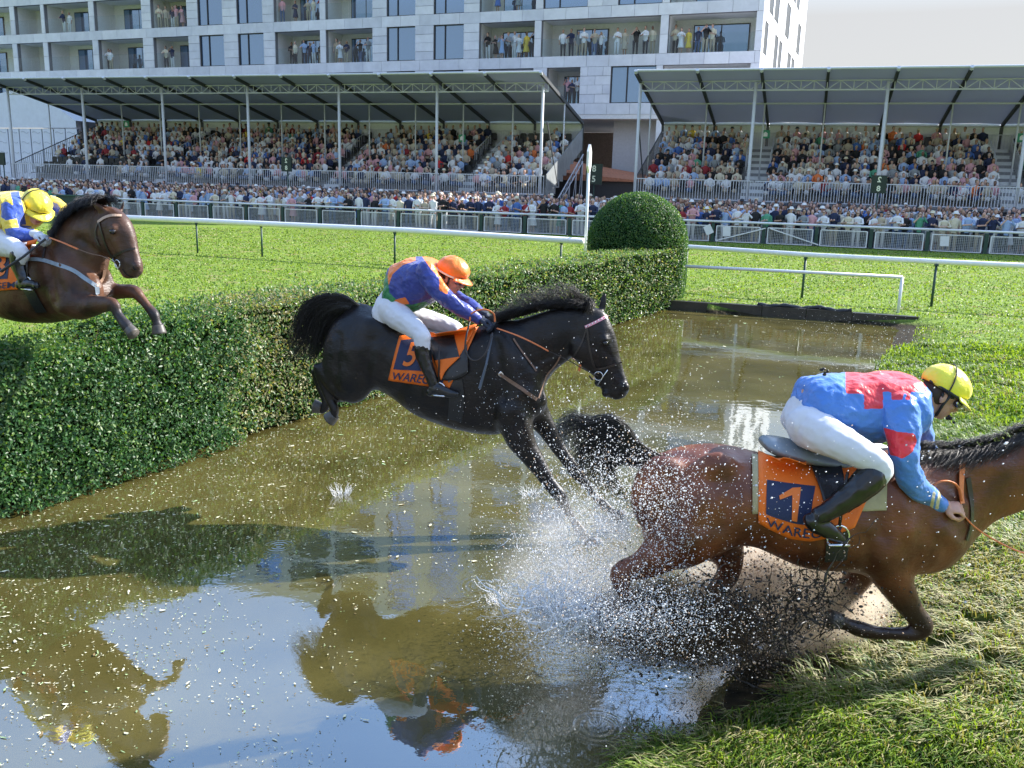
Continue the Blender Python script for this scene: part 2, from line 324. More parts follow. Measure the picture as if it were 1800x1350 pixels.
def build_hedge():
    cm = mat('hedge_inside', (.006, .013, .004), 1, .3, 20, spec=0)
    ss = np.linspace(-4, 15.6, 90); V = []; F = []
    for s in ss:
        c = HA+HD*s; zt = hedge_top(s)-.07
        for (o_, z) in ((-.10, .03), (-.15, .14), (-.16, zt-.08), (-.22, zt), (-TH_H+.1, zt), (-TH_H+.05, zt-.1), (-TH_H+.05, 0)):
            V.append((*(c+HN*o_), z))
    k = 7
    for i in range(len(ss)-1):
        for j in range(k-1): F.append([i*k+j, i*k+j+1, (i+1)*k+j+1, (i+1)*k+j])
    F += [list(range(k)), [len(V)-k+j for j in range(k)][::-1]]
    link('hedge_core', mkmesh('hedge_core', V, F, [cm]), hedge)
    # front
    def samp(n, pw=2.0):
        s = []
        while len(s) < n:
            q = RNG.uniform(-4, 15.6, n*3); d = np.clip(6.5+q, 4.5, 30); w = (6./d)**pw; s.extend(q[RNG.uniform(0, 1, n*3) < w])
        return np.array(s[:n])
    P = []; Nn = []; sz = []; mi = []
    def put(s, off, z, nrm, bright):
        c = HA+HD*s[:, None] if False else HA[None, :]+HD[None, :]*s[:, None]+HN[None, :]*off[:, None]
        P.append(np.column_stack([c, z])); Nn.append(nrm); d = np.clip(6.5+s, 5, 30); sz.append((.034+.0008*(d-6))*RNG.uniform(.7, 1.35, len(s)))
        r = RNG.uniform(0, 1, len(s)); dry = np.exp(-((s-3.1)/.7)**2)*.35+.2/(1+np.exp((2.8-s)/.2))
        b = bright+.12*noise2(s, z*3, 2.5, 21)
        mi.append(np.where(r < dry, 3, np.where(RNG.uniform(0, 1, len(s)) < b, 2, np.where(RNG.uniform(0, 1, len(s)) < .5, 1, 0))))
    nf = 82000; s = samp(nf); zt = hz_top(s); v = RNG.uniform(0, 1, nf); z = .02+(zt-.02)*v
    lump = .05*noise2(s, z*2, 3.2, 31)+.03*noise2(s, z*3, 9, 32)
    off = lump-RNG.uniform(0, .09, nf)-np.clip((v-.93)*1.2, 0, .1)
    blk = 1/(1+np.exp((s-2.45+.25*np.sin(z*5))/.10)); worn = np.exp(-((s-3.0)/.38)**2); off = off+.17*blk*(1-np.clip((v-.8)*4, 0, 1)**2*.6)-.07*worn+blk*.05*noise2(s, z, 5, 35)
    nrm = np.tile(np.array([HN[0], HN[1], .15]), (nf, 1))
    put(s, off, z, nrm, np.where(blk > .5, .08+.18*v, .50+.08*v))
    ntp = 46000; s = samp(ntp, 1.8); zt = hz_top(s); off = -RNG.uniform(0, TH_H, ntp); z = zt+.03*noise2(s, off*3, 4, 33)-RNG.uniform(0, .06, ntp)
    rag = np.exp(-((s-1.3)/2.2)**2); z += rag*np.abs(RNG.normal(0, .025, ntp))
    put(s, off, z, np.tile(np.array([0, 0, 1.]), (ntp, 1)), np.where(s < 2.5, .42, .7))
    # stray shoots
    ns = 2600; s = np.concatenate([RNG.normal(.2, 1.4, ns//2), RNG.normal(2.8, 1.0, ns-ns//2)]); b0 = np.round(s*22)/22; off = -RNG.uniform(0, .6, ns); z = hz_top(s)+np.abs(RNG.normal(0, .06, ns))
    put(b0+RNG.normal(0, .01, ns), off, z, np.tile(np.array([.2, -.2, 1.]), (ns, 1)), .4+0*s)
    P = np.concatenate(P); Nn = np.concatenate(Nn); Nn /= np.linalg.norm(Nn, axis=1)[:, None]
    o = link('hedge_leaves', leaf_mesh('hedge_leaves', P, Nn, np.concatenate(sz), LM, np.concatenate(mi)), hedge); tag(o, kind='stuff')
    tw = MB(); tmt = mat('twigs', (.12, .09, .05), .8, .3)
    for i in range(170):
        s0 = random.gauss(2.4, 1.3) if i < 120 else random.uniform(-3, 3); zz = random.uniform(.35, 1.0)*hedge_top(s0) if i % 2 else hedge_top(s0)
        a = np.array([*(HA+HD*s0+HN*random.uniform(-.5, 0 if i % 2 == 0 else .0)), zz]); d = np.array([*(HN*random.uniform(.1, .6)+HD*random.uniform(-1, 1)), random.uniform(-.2, .9)])
        d /= np.linalg.norm(d); tw.tube([a, a+d*.09, a+d*.17+np.array([0, 0, random.uniform(-.03, .03)])], [.003, .002, .001], 3)
    o = tw.build('hedge_twigs', tmt, hedge); tag(o, kind='stuff')
build_hedge()
def build_topiary():
    c = HA+HD*15.7-HN*1.12; r = 1.14; zt = 2.52
    e = empty('topiary_dome', (*c, 0), 'round topped clipped evergreen dome at the far end of the hedge', 'topiary')
    b = MB(); prof = [(r-.08, 0), (r-.08, 1.35)]+[((r-.08)*math.cos(t), 1.35+(zt-1.43)*math.sin(t)) for t in np.linspace(.15, 1.5, 9)]; n = 40
    V = [(c[0]+q*math.cos(2*math.pi*j/n), c[1]+q*math.sin(2*math.pi*j/n), z) for q, z in prof for j in range(n)]
    F = [[i*n+j, i*n+(j+1) % n, (i+1)*n+(j+1) % n, (i+1)*n+j] for i in range(len(prof)-1) for j in range(n)]+[[(len(prof)-1)*n+j for j in range(n)]]
    link('dome_core', mkmesh('dome_core', V, F, [bpy.data.materials['hedge_inside']]), e)
    n = 50000; a = RNG.uniform(0, 2*math.pi, n); h = RNG.uniform(0, 1, n); cyl = RNG.uniform(0, 1, n) < .45
    t = np.arcsin(np.clip(h, 0, 1)); rr = np.where(cyl, r, r*np.cos(t)); z = np.where(cyl, h*1.35, 1.35+(zt-1.35)*np.sin(t))
    jit = -RNG.uniform(0, .05, n)+.012*noise2(a*3, z*3, 3, 41); rr = rr+jit*np.where(cyl, 1, np.cos(t)); z = z+np.where(cyl, 0, jit*np.sin(t))
    P = np.column_stack([c[0]+rr*np.cos(a), c[1]+rr*np.sin(a), z]); Nn = np.column_stack([np.cos(a)*np.where(cyl, 1, np.cos(t)), np.sin(a)*np.where(cyl, 1, np.cos(t)), np.where(cyl, .05, np.sin(t))])
    mi = np.where(RNG.uniform(0, 1, n) < .2, 2, np.where(RNG.uniform(0, 1, n) < .55, 1, 0))
    o = link('dome_leaves', leaf_mesh('dome_leaves', P, Nn, RNG.uniform(.025, .046, n), LM, mi), e); tag(o, kind='stuff')
build_topiary()
# ---------------------------------------------------------------- grass blades
def blades(name, P, L_, Wd, mats, mi, lean, dirs, label):
    n = len(P); a = dirs; Dx = np.column_stack([np.cos(a), np.sin(a), np.zeros(n)]); Sx = np.column_stack([-np.sin(a), np.cos(a), np.zeros(n)])
    L_ = L_[:, None]; Wd = Wd[:, None]; le = lean[:, None]; up = np.array([[0, 0, 1.]])
    mid = P+up*L_*.55*(1-le*.35)+Dx*L_*le*.3; tip = P+up*L_*(1-le*.75)+Dx*L_*le*.95
    V = np.stack([P-Sx*Wd/2, P+Sx*Wd/2, mid+Sx*Wd*.4, mid-Sx*Wd*.4, tip], 1).reshape(-1, 3)
    i = np.arange(n)[:, None]*5; F = np.stack([np.hstack([i, i+1, i+2]), np.hstack([i, i+2, i+3]), np.hstack([i+3, i+2, i+4])], 1).reshape(-1, 3)
    o = link(name, mkmesh(name, V, F, mats, np.repeat(mi, 3))); tag(o, label, 'grass', kind='stuff')
GM = [leafmat('grass_deep', (.06, .13, .014), .3, .5), leafmat('grass_fresh', (.19, .29, .035), .4, .5), leafmat('grass_straw', (.30, .28, .13), .2, .6)]
def grass():
    n = 330000; a = np.radians(RNG.uniform(-4, 38, n)); r = np.exp(RNG.uniform(math.log(3.2), math.log(17), n)); x = r*np.sin(a); y = r*np.cos(a)
    db = bankdist(x, y)+noise2(x, y, 2.2, 3)*.12; df = (x-FE0[0])*FN[0]+(y-FE0[1])*FN[1]
    cl = noise2(x, y, 5, 52)
    k = ((db > .25-RNG.uniform(0, .35, n)) & (cl > -.55+RNG.uniform(-.2, .2, n))) & (db < 12) & (RNG.uniform(0, 1, n) > mudmask(x, y)*1.1)
    x, y, r, cl = x[k], y[k], r[k], cl[k]; n = len(x); z = height(x, y)-.005
    ll = RNG.uniform(.05, .13, n)*(1+.5*cl)*(1+.5*(r < 5.2))*np.clip(.75+.035*r, .8, 1.1); w = .003+.0011*r
    tan = np.clip(noise2(x, y, 1.1, 53)*.5+.27+.5*np.exp(-((r-5.4)/1.3)**2)-.25*(r > 8), .03, .75)
    q = RNG.uniform(0, 1, n); mi = np.where(q < tan, 2, np.where(RNG.uniform(0, 1, n) < .5+.4*cl, 1, 0))
    dirs = R_(200)+noise2(x, y, 1.5, 54)*1.6+RNG.normal(0, .5, n)
    blades('long_grass', np.column_stack([x, y, z]), ll, w*RNG.uniform(.7, 1.3, n), GM, mi, RNG.uniform(.35, 1.15, n), dirs, 'long tangled grass growing on the landing bank of the pond')
    n = 200000; a = np.radians(RNG.uniform(-36, 36, n)); r = np.exp(RNG.uniform(math.log(9), math.log(46), n)); x = r*np.sin(a); y = r*np.cos(a)
    dh = (x-HA[0])*HN[0]+(y-HA[1])*HN[1]; df = (x-FE0[0])*FN[0]+(y-FE0[1])*FN[1]; db = bankdist(x, y); cl = noise2(x, y, 2.5, 55)
    k = ((dh < -.9) | (df > .25) | ((db > .3) & (r > 14))); x, y, r, cl = x[k], y[k], r[k], cl[k]; n = len(x)
    mi = np.where(RNG.uniform(0, 1, n) < .07+.22*np.clip(noise2(x, y, 1.6, 77), 0, 1), 2, np.where(RNG.uniform(0, 1, n) < .62+.4*cl, 1, 0))
    blades('track_turf', np.column_stack([x, y, height(x, y)-.005]), RNG.uniform(.03, .07, n)*(1+.6*cl), (.0035+.0011*r)*RNG.uniform(.7, 1.3, n), GM, mi, RNG.uniform(.1, .9, n), RNG.uniform(0, 6.28, n), 'short bright turf of the race track behind the hedge')
grass()
# ---------------------------------------------------------------- running rails
def rail_run(name, pts, zt, r, posts, label, group='white running rails of the track', endpost=False, mat_post=DARKG):
    e = empty(name, (*pts[0], .2), label, 'rail', group)
    P = [np.array([x, y, zt]) for x, y in pts]
    MB().tube(P, r, 10).build('rail_tube', WHITE, e, True)
    for (x, y) in posts:
        b = MB(); b.tube([(x, y, .12), (x, y, zt-r)], .03, 8); b.tube([(x, y, zt-r-.03), (x, y, zt-r+.01)], .05, 8); b.build('rail_post', mat_post, e, True)
    return e
rr = [(-19, 31.5), (-10.1, 28.9), (-3.4, 26.6), (1.75, 23.6)]
rail_run('running_rail', rr, 1.22, .085, [(-14.6, 30.3), (-10.15, 28.87), (-7.9, 28.2), (-3.55, 26.6), (1.2, 23.95)], 'thick white running rail on green posts crossing the grass behind the horses')
rail_run('running_rail', [(-3.4, 27.6), (2.0, 24.2), (4.4, 22.7), (6.72, 21.0), (9.3, 19.9), (13.5, 18.7)], 1.2, .06, [(4.3, 22.75), (6.72, 21.0), (9.25, 19.9), (12.3, 19)], 'white twin running rail on slanting green posts right of the topiary dome')
e = rail_run('pond_rail', [tuple(gz(1205, 468, .95)[:2]), tuple(gz(1586, 487, .95)[:2])], .95, .035, [], 'thin low white rail above the far kerb of the pond', None)
p = gz(1586, 487, .95); MB().tube([(p[0], p[1], .1), (p[0], p[1], .95)], .035, 8).build('rail_post', WHITE, e, True)
# hexagonal furlong marker
c = gz(1034, 432, 1.0); c = np.array([1.83, 23.9]); e = empty('marker_post', (*c, .2), 'tall white pole carrying a thin white hexagonal sign beside the topiary', 'marker post')
MB().tube([(*c, .15), (*c, 3.2)], .038, 8).build('pole', WHITE, e, True)
hx = azv(14); b = MB(); ring = [np.array([*c, 3.3])+hx*.24*math.cos(a)+UP*.37*math.sin(a) for a in [math.pi/2+i*math.pi/3 for i in range(6)]]; nn = azv(104)*.03
b.add([q+nn for q in ring]+[q-nn for q in ring], [[0, 1, 2, 3, 4, 5], [11, 10, 9, 8, 7, 6]]+[[i, (i+1) % 6, 6+(i+1) % 6, 6+i][::-1] for i in range(6)]); b.build('hexagonal_sign', WHITE, e)
# ---------------------------------------------------------------- crowd barrier
TU, TV = azv(108), azv(18); TB = np.array([2.7, 45.6, 0.])
def T(s, t, z): return TB+TU*s+TV*t+UP*z
def S_of(px, py, t):
    p = onplane(px, py, TB+TV*t, TV); return float((p-TB)@TU), float(p[2])
GB = .2
def barrier():
    e = empty('crowd_barrier', T(0, 0, GB), 'long white mesh barrier with green posts holding back the crowd', 'barrier')
    pitch = 2.35; s0 = -40.0; n = 28
    wire = MB(); top = []
    pf = MB(); w, h = pitch-.36, .72
    for a, b_ in (((0, 0), (w, 0)), ((w, 0), (w, h)), ((w, h), (0, h)), ((0, h), (0, 0))):
        pf.bar(TU*a[0]+UP*a[1], TU*b_[0]+UP*b_[1], .045)
    pfm = pf.mesh('panel_frame', WHITE)
    wm = MB()
    for i in range(1, 26): wm.bar(TU*(w*i/26), TU*(w*i/26)+UP*h, .009)
    for i in range(1, 10): wm.bar(UP*(h*i/10), TU*w+UP*(h*i/10), .009)
    wmm = wm.mesh('wire_mesh', mat('wire', (.6, .62, .62), .5, 0))
    pm = MB(); pm.obox(-TU*.08-TV*.04, TU*.16, TV*.12, UP*.88); pmm = pm.mesh('barrier_post', DARKG)
    for i in range(n):
        s = s0+i*pitch
        o = link('barrier_post', pmm, e); o.location = T(s, 0, GB)
        o = link('panel_frame', pfm, e); o.location = T(s+.18, -.03, GB+.04)
        o = link('wire_mesh', wmm, e); o.location = T(s+.18, -.03, GB+.04); tag(o, kind='stuff')
    for i in range(0, n, 2):
        MB().tube([T(s0+i*pitch, -.02, GB+.97), T(s0+(i+2)*pitch-.01, -.02, GB+.97)], .055, 8).build('top_rail', WHITE, e, True)
    sg = S_of(1350, 400, 0)[0]
    gb = MB(); gb.bar(T(sg-2.3, -.08, GB+.08), T(sg-.1, -.08, GB+.74), .05); gb.bar(T(sg+.1, -.08, GB+.74), T(sg+2.3, -.08, GB+.08), .05); gb.build('gate_brace', WHITE, e)
barrier()
s_, z_ = S_of(122, 350, -.6)
e = empty('green_cabinet', T(s_, -.6, GB), 'dark green box cabinet standing in front of the barrier on the left', 'cabinet')
MB().obox(T(s_-.75, -.85, GB), TU*1.5, TV*.6, UP*1.05).build('cabinet_body', DARKG, e)
MB().obox(T(s_-.8, -.92, GB+1.05), TU*1.6, TV*.72, UP*.06).build('cabinet_lid', mat('green_lid', (.03, .1, .07), .4), e)
for (px, py, txt, lab) in ((1277, 407, 0, 'white paper sheet tied to the barrier mesh right of the topiary dome'), (1245, 404, 1, 'tilted white paper sheet tied to the barrier mesh beside the dome'), (1660, 424, 2, 'white sheet hanging on the barrier mesh at the far right')):
    s_, z_ = S_of(px, py, -.1); b = MB(); r = .5 if txt == 1 else .05; u = TU*math.cos(r)+UP*math.sin(r); v = -TU*math.sin(r)+UP*math.cos(r)
    b.obox(T(s_, -.1, z_)-u*.17-v*.22, u*.36, TV*.005, v*.44); tag(b.build('paper_sheet', WHITE), lab, 'sign')
o = MB().add([T(-130, -.12, .232), T(90, -.12, .232), T(90, 90, .232), T(-130, 90, .232)], [[0, 1, 2, 3]]).build('paving', mat('grey_paving', (.26, .26, .27), .8, .15, 3)); tag(o, kind='structure')
# ---------------------------------------------------------------- building
BU, BV = azv(112), azv(22); BO = np.array([5.7, 62.0, 0.])
def Bp(s, t, z): return BO+BU*s+BV*t+UP*z
def bS(px, py=80):
    p = onplane(px, py, BO, BV); return float((p-BO)@BU)
def bZ(px, py): return float(onplane(px, py, BO, BV)[2])
FH = 3.02; ZC = bZ(1050, 180)-.05
STONE = [mat('stone_panel_a', (.69, .70, .725), .7, .08, 1.5, bump=.15, bscale=30), mat('stone_panel_b', (.73, .74, .76), .7, .08, 1.5), mat('stone_panel_c', (.64, .655, .69), .7, .08, 1.5)]
WALLIN = mat('recess_render', (.74, .73, .72), .8, .06); JOINT = mat('stone_joint', (.2, .2, .21), .9, 0)
GLASS = mat('window_glass', (.22, .34, .52), .04, .0, metal=.85)
FRAME = mat('dark_window_frame', (.02, .022, .025), .4, .1)
BAL = bpy.data.materials.new('balcony_glass'); BAL.use_nodes = True
_t = BAL.node_tree; _t.nodes.clear(); _o = _t.nodes.new('ShaderNodeOutputMaterial'); _tr = _t.nodes.new('ShaderNodeBsdfTransparent'); _tr.inputs[0].default_value = (.88, .93, .94, 1)
_g = _t.nodes.new('ShaderNodeBsdfGlossy'); _g.inputs['Roughness'].default_value = .03; _f = _t.nodes.new('ShaderNodeFresnel'); _f.inputs[0].default_value = 1.5; _m = _t.nodes.new('ShaderNodeMixShader')
_b = _t.nodes.new('ShaderNodeNewGeometry'); _x = _t.nodes.new('ShaderNodeMath'); _x.operation = 'SUBTRACT'; _x.use_clamp = True; _t.links.new(_f.outputs[0], _x.inputs[0]); _t.links.new(_b.outputs['Backfacing'], _x.inputs[1]); _t.links.new(_x.outputs[0], _m.inputs[0]); _t.links.new(_tr.outputs[0], _m.inputs[1]); _t.links.new(_g.outputs[0], _m.inputs[2]); _t.links.new(_m.outputs[0], _o.inputs[0])
bld = empty('apartment_building', Bp(0, 0, 0), 'tall pale stone clad apartment building with recessed glass balconies behind the stands', 'building')
# openings: (px0, px1, kind, y0, y1 relative to floor) ; kinds w window, b balcony
COLS_A = [(-75, 22, 'b'), (30, 76, 'b'), (84, 163, 'b'), (173, 252, 'b'), (270, 332, 'b'), (351, 394, 'w'), (419, 464, 'w'), (484, 563, 'b'), (573, 655, 'b'), (680, 730, 'w'), (762, 815, 'w'), (842, 939, 'b'), (951, 1159, 'b'), (1173, 1326, 'b')]
COLS_B = [(-75, 22, 'b'), (30, 76, 'b'), (82, 160, 'b'), (169, 252, 'b'), (268, 331, 'b'), (350, 393, 'w'), (418, 463, 'w'), (483, 563, 'b'), (573, 655, 'b'), (680, 730, 'w'), (762, 815, 'w'), (842, 940, 'b'), (953, 1030, 'w'), (1083, 1160, 'w'), (1173, 1326, 'b')]
COLS_C = COLS_A[:10]+[(762, 815, 'w'), (842, 939, 'b'), (963, 1022, 'b'), (1076, 1156, 'w'), (1168, 1322, 'b')]
NF = 8
S_END = bS(1338); S_START = bS(-95)
DEPTH = 26.0
balcony_floor = {}
PMESH = {}
npanel = [0]
def panel(s0, s1, z0, z1, mi, parent, far=False, store=None):
    w = round(s1-s0-.02, 2); h = round(z1-z0-.02, 2)
    if w < .05 or h < .05: return
    if store is not None: store.obox(Bp(s0+.01, -.03, z0+.01), BU*w, BV*.06, UP*h, mi); return
    k = (w, h, mi)
    if k not in PMESH: PMESH[k] = MB().obox((0, 0, 0), BU*w, BV*.06, UP*h).mesh('stone_panel', STONE[mi])
    o = link('stone_panel', PMESH[k], parent); o.location = Bp(s0+.01, -.03, z0+.01); npanel[0] += 1
rp = random.Random(5)
core = MB(); extra = MB(); glassm = []
def facade():
    for fl in range(NF):
        zf = ZC+fl*FH
        cols = COLS_C if fl == 0 else COLS_A if fl == 1 else COLS_B if fl == 2 else (COLS_A if fl % 2 else COLS_B)
        ops = []
        for (a, b, k) in cols:
            s0, s1 = bS(a), bS(b)
            ops.append((s0, s1, k))
        vis = fl <= 2
        band = .72
        # spandrel band under the floor openings: zf-band .. zf
        s = S_START
        while s < S_END-.05:
            w = min(1.55, S_END-s)
            if S_END-(s+w) < .3: w = S_END-s
            big = vis and npanel[0] < 295
            panel(s, s+w, zf-band, zf, rp.randrange(3), bld, store=None if big and s > -30 else extra); s += w
        # piers
        xs = [S_START]+[q for o_ in ops for q in o_[:2]]+[S_END]
        for i in range(0, len(xs), 2):
            a, b = xs[i], xs[i+1]
            if b-a < .05: continue
            rows = 4 if b-a > .9 else 2
            hh = (FH-band)/rows
            for r in range(rows):
                nseg = max(1, int(round((b-a)/1.3))); off = .5 if (r % 2 and nseg > 1) else 0
                cuts = [a]+[a+(b-a)*(j+off)/nseg for j in range(1 if off == 0 else 0, nseg) if .12 < (b-a)*(j+off)/nseg < b-a-.12]+[b]
                for c0, c1 in zip(cuts[:-1], cuts[1:]):
                    panel(c0, c1, zf+r*hh, zf+(r+1)*hh, rp.randrange(3), bld, store=None if (vis and npanel[0] < 295 and fl < 2) else extra)
            core.obox(Bp(a, .04, zf-.05), BU*(b-a), BV*.3, UP*(FH-band+.1), 0)
        core.obox(Bp(S_START, .04, zf-band), BU*(S_END-S_START), BV*.3, UP*band, 0)
        core.obox(Bp(S_START, .34, zf-.35), BU*(S_END-S_START), BV*2.0, UP*.35, 1)
        for (s0, s1, k) in ops:
            h = FH-band; wd = s1-s0
            if k == 'w':
                f = MB()
                for (a, b) in (((0, 0), (wd, 0)), ((wd, 0), (wd, h)), ((wd, h), (0, h)), ((0, h), (0, 0))): f.bar(Bp(s0+a[0], .12, zf+a[1]), Bp(s0+b[0], .12, zf+b[1]), .1)
                f.bar(Bp(s0+wd*.36, .12, zf), Bp(s0+wd*.36, .12, zf+h), .07)
                fo = f.build('window', FRAME, bld)
                MB().obox(Bp(s0+.04, .16, zf+.04), BU*(wd*.36-.06), BV*.02, UP*(h-.08)).build('pane', GLASS, fo)
                MB().obox(Bp(s0+wd*.36+.03, .16, zf+.04), BU*(wd*.64-.07), BV*.02, UP*(h-.08)).build('pane', GLASS, fo)
                core.obox(Bp(s0-.1, .3, zf-.1), BU*(wd+.2), BV*.1, UP*(h+.2), 1)
            else:
                D = 1.9
                if fl <= 2: balcony_floor[(fl, round((s0+s1)/2, 1))] = (s0, s1, zf)
                core.obox(Bp(s0-.15, .34, zf), BU*.15, BV*D, UP*h, 1); core.obox(Bp(s1, .34, zf), BU*.15, BV*D, UP*h, 1)
                core.obox(Bp(s0-.15, D+.3, zf-.05), BU*(wd+.3), BV*.1, UP*(h+.1), 1)
                core.obox(Bp(s0-.15, .34, zf+h), BU*(wd+.3), BV*D, UP*.1, 1)
                # sliding doors in back wall
                d0 = s0+wd*.22; d1 = s1-wd*(.12 if wd < 6 else .5); f = MB(); h2 = h*.86
                f.obox(Bp(d0, D+.22, zf), BU*(d1-d0), BV*.06, UP*h2)
                fo = f.build('sliding_door', FRAME, bld); nP = max(2, int((d1-d0)/1.6))
                for j in range(nP): MB().obox(Bp(d0+.07+(d1-d0-.07)*j/nP, D+.19, zf+.06), BU*((d1-d0-.07)/nP-.07), BV*.025, UP*(h2-.13)).build('pane', GLASS, fo)
                if fl <= 2:
                    bb = MB(); nb = max(1, int(round(wd/1.9)))
                    for j in range(nb): MB().obox(Bp(s0+wd*j/nb+.02, .0, zf+.02), BU*(wd/nb-.04), BV*.02, UP*1.1).build('balcony_glass_panel', BAL, bld)
                else: MB().obox(Bp(s0+.02, .0, zf+.02), BU*(wd-.04), BV*.02, UP*1.1).build('balcony_glass_panel', BAL, bld)
    # top
    zt = ZC+NF*FH
    core.obox(Bp(S_START, .0, zt-.72), BU*(S_END-S_START), BV*.4, UP*1.4, 1)
    # side (gable) face towards the right, soffit, back block
    core.obox(Bp(S_START, 2.35, ZC-.7), BU*(S_END-S_START-.35), BV*(DEPTH-2.5), UP*(zt-ZC+1.0), 1)
    core.obox(Bp(S_START, .0, ZC-1.0), BU*(S_END-S_START), BV*DEPTH, UP*.28, 1)
    core.obox(Bp(S_START, 2.3, zt-.1), BU*(S_END-S_START-.3), BV*.1, UP*.3, 1)
facade()
o = core.build('wall', [JOINT, WALLIN], bld)
o = extra.build('upper_stone_panels', STONE, bld); tag(o, kind='stuff')
# gable end
GDARK = mat('gable_glass', (.02, .03, .04), .12, 0, spec=.3)
def gable():
    SV = BV; x0 = Bp(S_END-.34, 0, 0); zt = ZC+NF*FH
    g = MB(); g.obox(x0+UP*(ZC-1.0), BU*.30, SV*DEPTH, UP*(zt-ZC+1.6)); g.build('gable_wall', JOINT, bld)
    pan = MB(); wm = []
    for fl in range(NF):
        zf = ZC+fl*FH-.35
        wins = [(.9, 2.6), (6.2, 8.2), (8.7, 10.6), (14.5, 16.9), (17.5, 19.8)] if fl % 2 else [(2.2, 4.3), (4.9, 7.3), (11.5, 14.2), (20, 22.6)]
        t = 0
        while t < DEPTH-.1:
            w = min(1.6, DEPTH-t); pan.obox(x0+BU*.30+SV*(t+.01)+UP*(zf-.72), BU*.05, SV*(w-.02), UP*.70, rp.randrange(3)); t += w
        xs = [0]+[q for w in wins for q in w]+[DEPTH]
        for i in range(0, len(xs), 2):
            a, b = xs[i], xs[i+1]; n = max(1, int(round((b-a)/1.5)))
            for r in range(4):
                for j in range(n): pan.obox(x0+BU*.30+SV*(a+(b-a)*j/n+.01)+UP*(zf+r*.575+.01), BU*.05, SV*((b-a)/n-.02), UP*.555, rp.randrange(3))
        for (a, b) in wins:
            f = MB(); f.obox(x0+BU*.30+SV*a+UP*zf, BU*.015, SV*(b-a), UP*2.28); fo = f.build('window', FRAME, bld)
            MB().obox(x0+BU*.312+SV*(a+.1)+UP*(zf+.1), BU*.01, SV*(b-a-.2), UP*2.08).build('pane', GDARK, fo)
    o = pan.build('gable_stone_panels', STONE, bld); tag(o, kind='stuff')
gable()
# ground storey
g = MB(); g.obox(Bp(bS(1066, 260), 1.5, 0), BU*(bS(1149, 260)-bS(1066, 260)), BV*9, UP*(ZC-1.0)); g.build('stair_core', mat('grey_render', (.5, .5, .51), .8, .06), bld)
for px in (1163, 1400, 1600, 1760, -60, 150, 330): s_ = bS(px, 250); MB().obox(Bp(s_-.45, .1, 0), BU*.9, BV*.9, UP*(ZC-1.02)).build('pillar', STONE[1], bld)
MB().obox(Bp(bS(1180, 250), 7, 0), BU*34, BV*.3, UP*(ZC-1.05)).build('lobby_wall', mat('cream_render', (.55, .5, .42), .8, .06), bld)
MB().obox(Bp(S_START, 14, 0), BU*(bS(990, 250)-S_START), BV*.3, UP*(ZC-1.05)).build('rear_wall', mat('brown_brick', (.28, .21, .17), .8, .2), bld)
# tree and orange kiosk seen through the gap
tr = empty('broadleaf_tree', Bp(2, 34, 0), 'dark green tree seen through the gap between the two stands', 'tree')
c0 = np.array([10.5, 98, 0.]); MB().tube([c0, c0+UP*2.5, c0+UP*5], [.35, .28, .15], 8).build('trunk', mat('bark', (.12, .09, .06), .9, .3), tr)
n = 5000; cc = c0+np.column_stack([RNG.normal(0, 2.6, n), RNG.normal(0, 2, n), 6.5+RNG.normal(0, 1.7, n)]); nn_ = RNG.normal(size=(n, 3)); nn_ /= np.linalg.norm(nn_, axis=1)[:, None]
o = link('crown', leaf_mesh('crown', cc, nn_, RNG.uniform(.25, .5, n), LM, RNG.integers(0, 3, n)), tr); tag(o, kind='stuff')
k = empty('kiosk', T(6, 14, 0), 'orange roofed kiosk with a dark front between the stands', 'kiosk')
s_ = S_of(1050, 300, 14)[0]; MB().obox(T(s_-3, 14, 0), TU*6, TV*3, UP*3.0).build('kiosk_wall', mat('kiosk_dark', (.06, .06, .065), .6), k)
b = MB(); b.add([T(s_-3.3, 13.7, 3.55), T(s_+3.3, 13.7, 3.05), T(s_+3.3, 17.3, 3.4), T(s_-3.3, 17.3, 4.4), T(s_-3.3, 13.7, 3.0), T(s_+3.3, 13.7, 2.98), T(s_+3.3, 17.3, 3.0), T(s_-3.3, 17.3, 3.0)], [[0, 1, 2, 3], [0, 4, 5, 1], [1, 5, 6, 2], [2, 6, 7, 3], [3, 7, 4, 0], [7, 6, 5, 4]]); b.build('kiosk_roof', mat('terracotta', (.55, .22, .12), .7, .2), k)
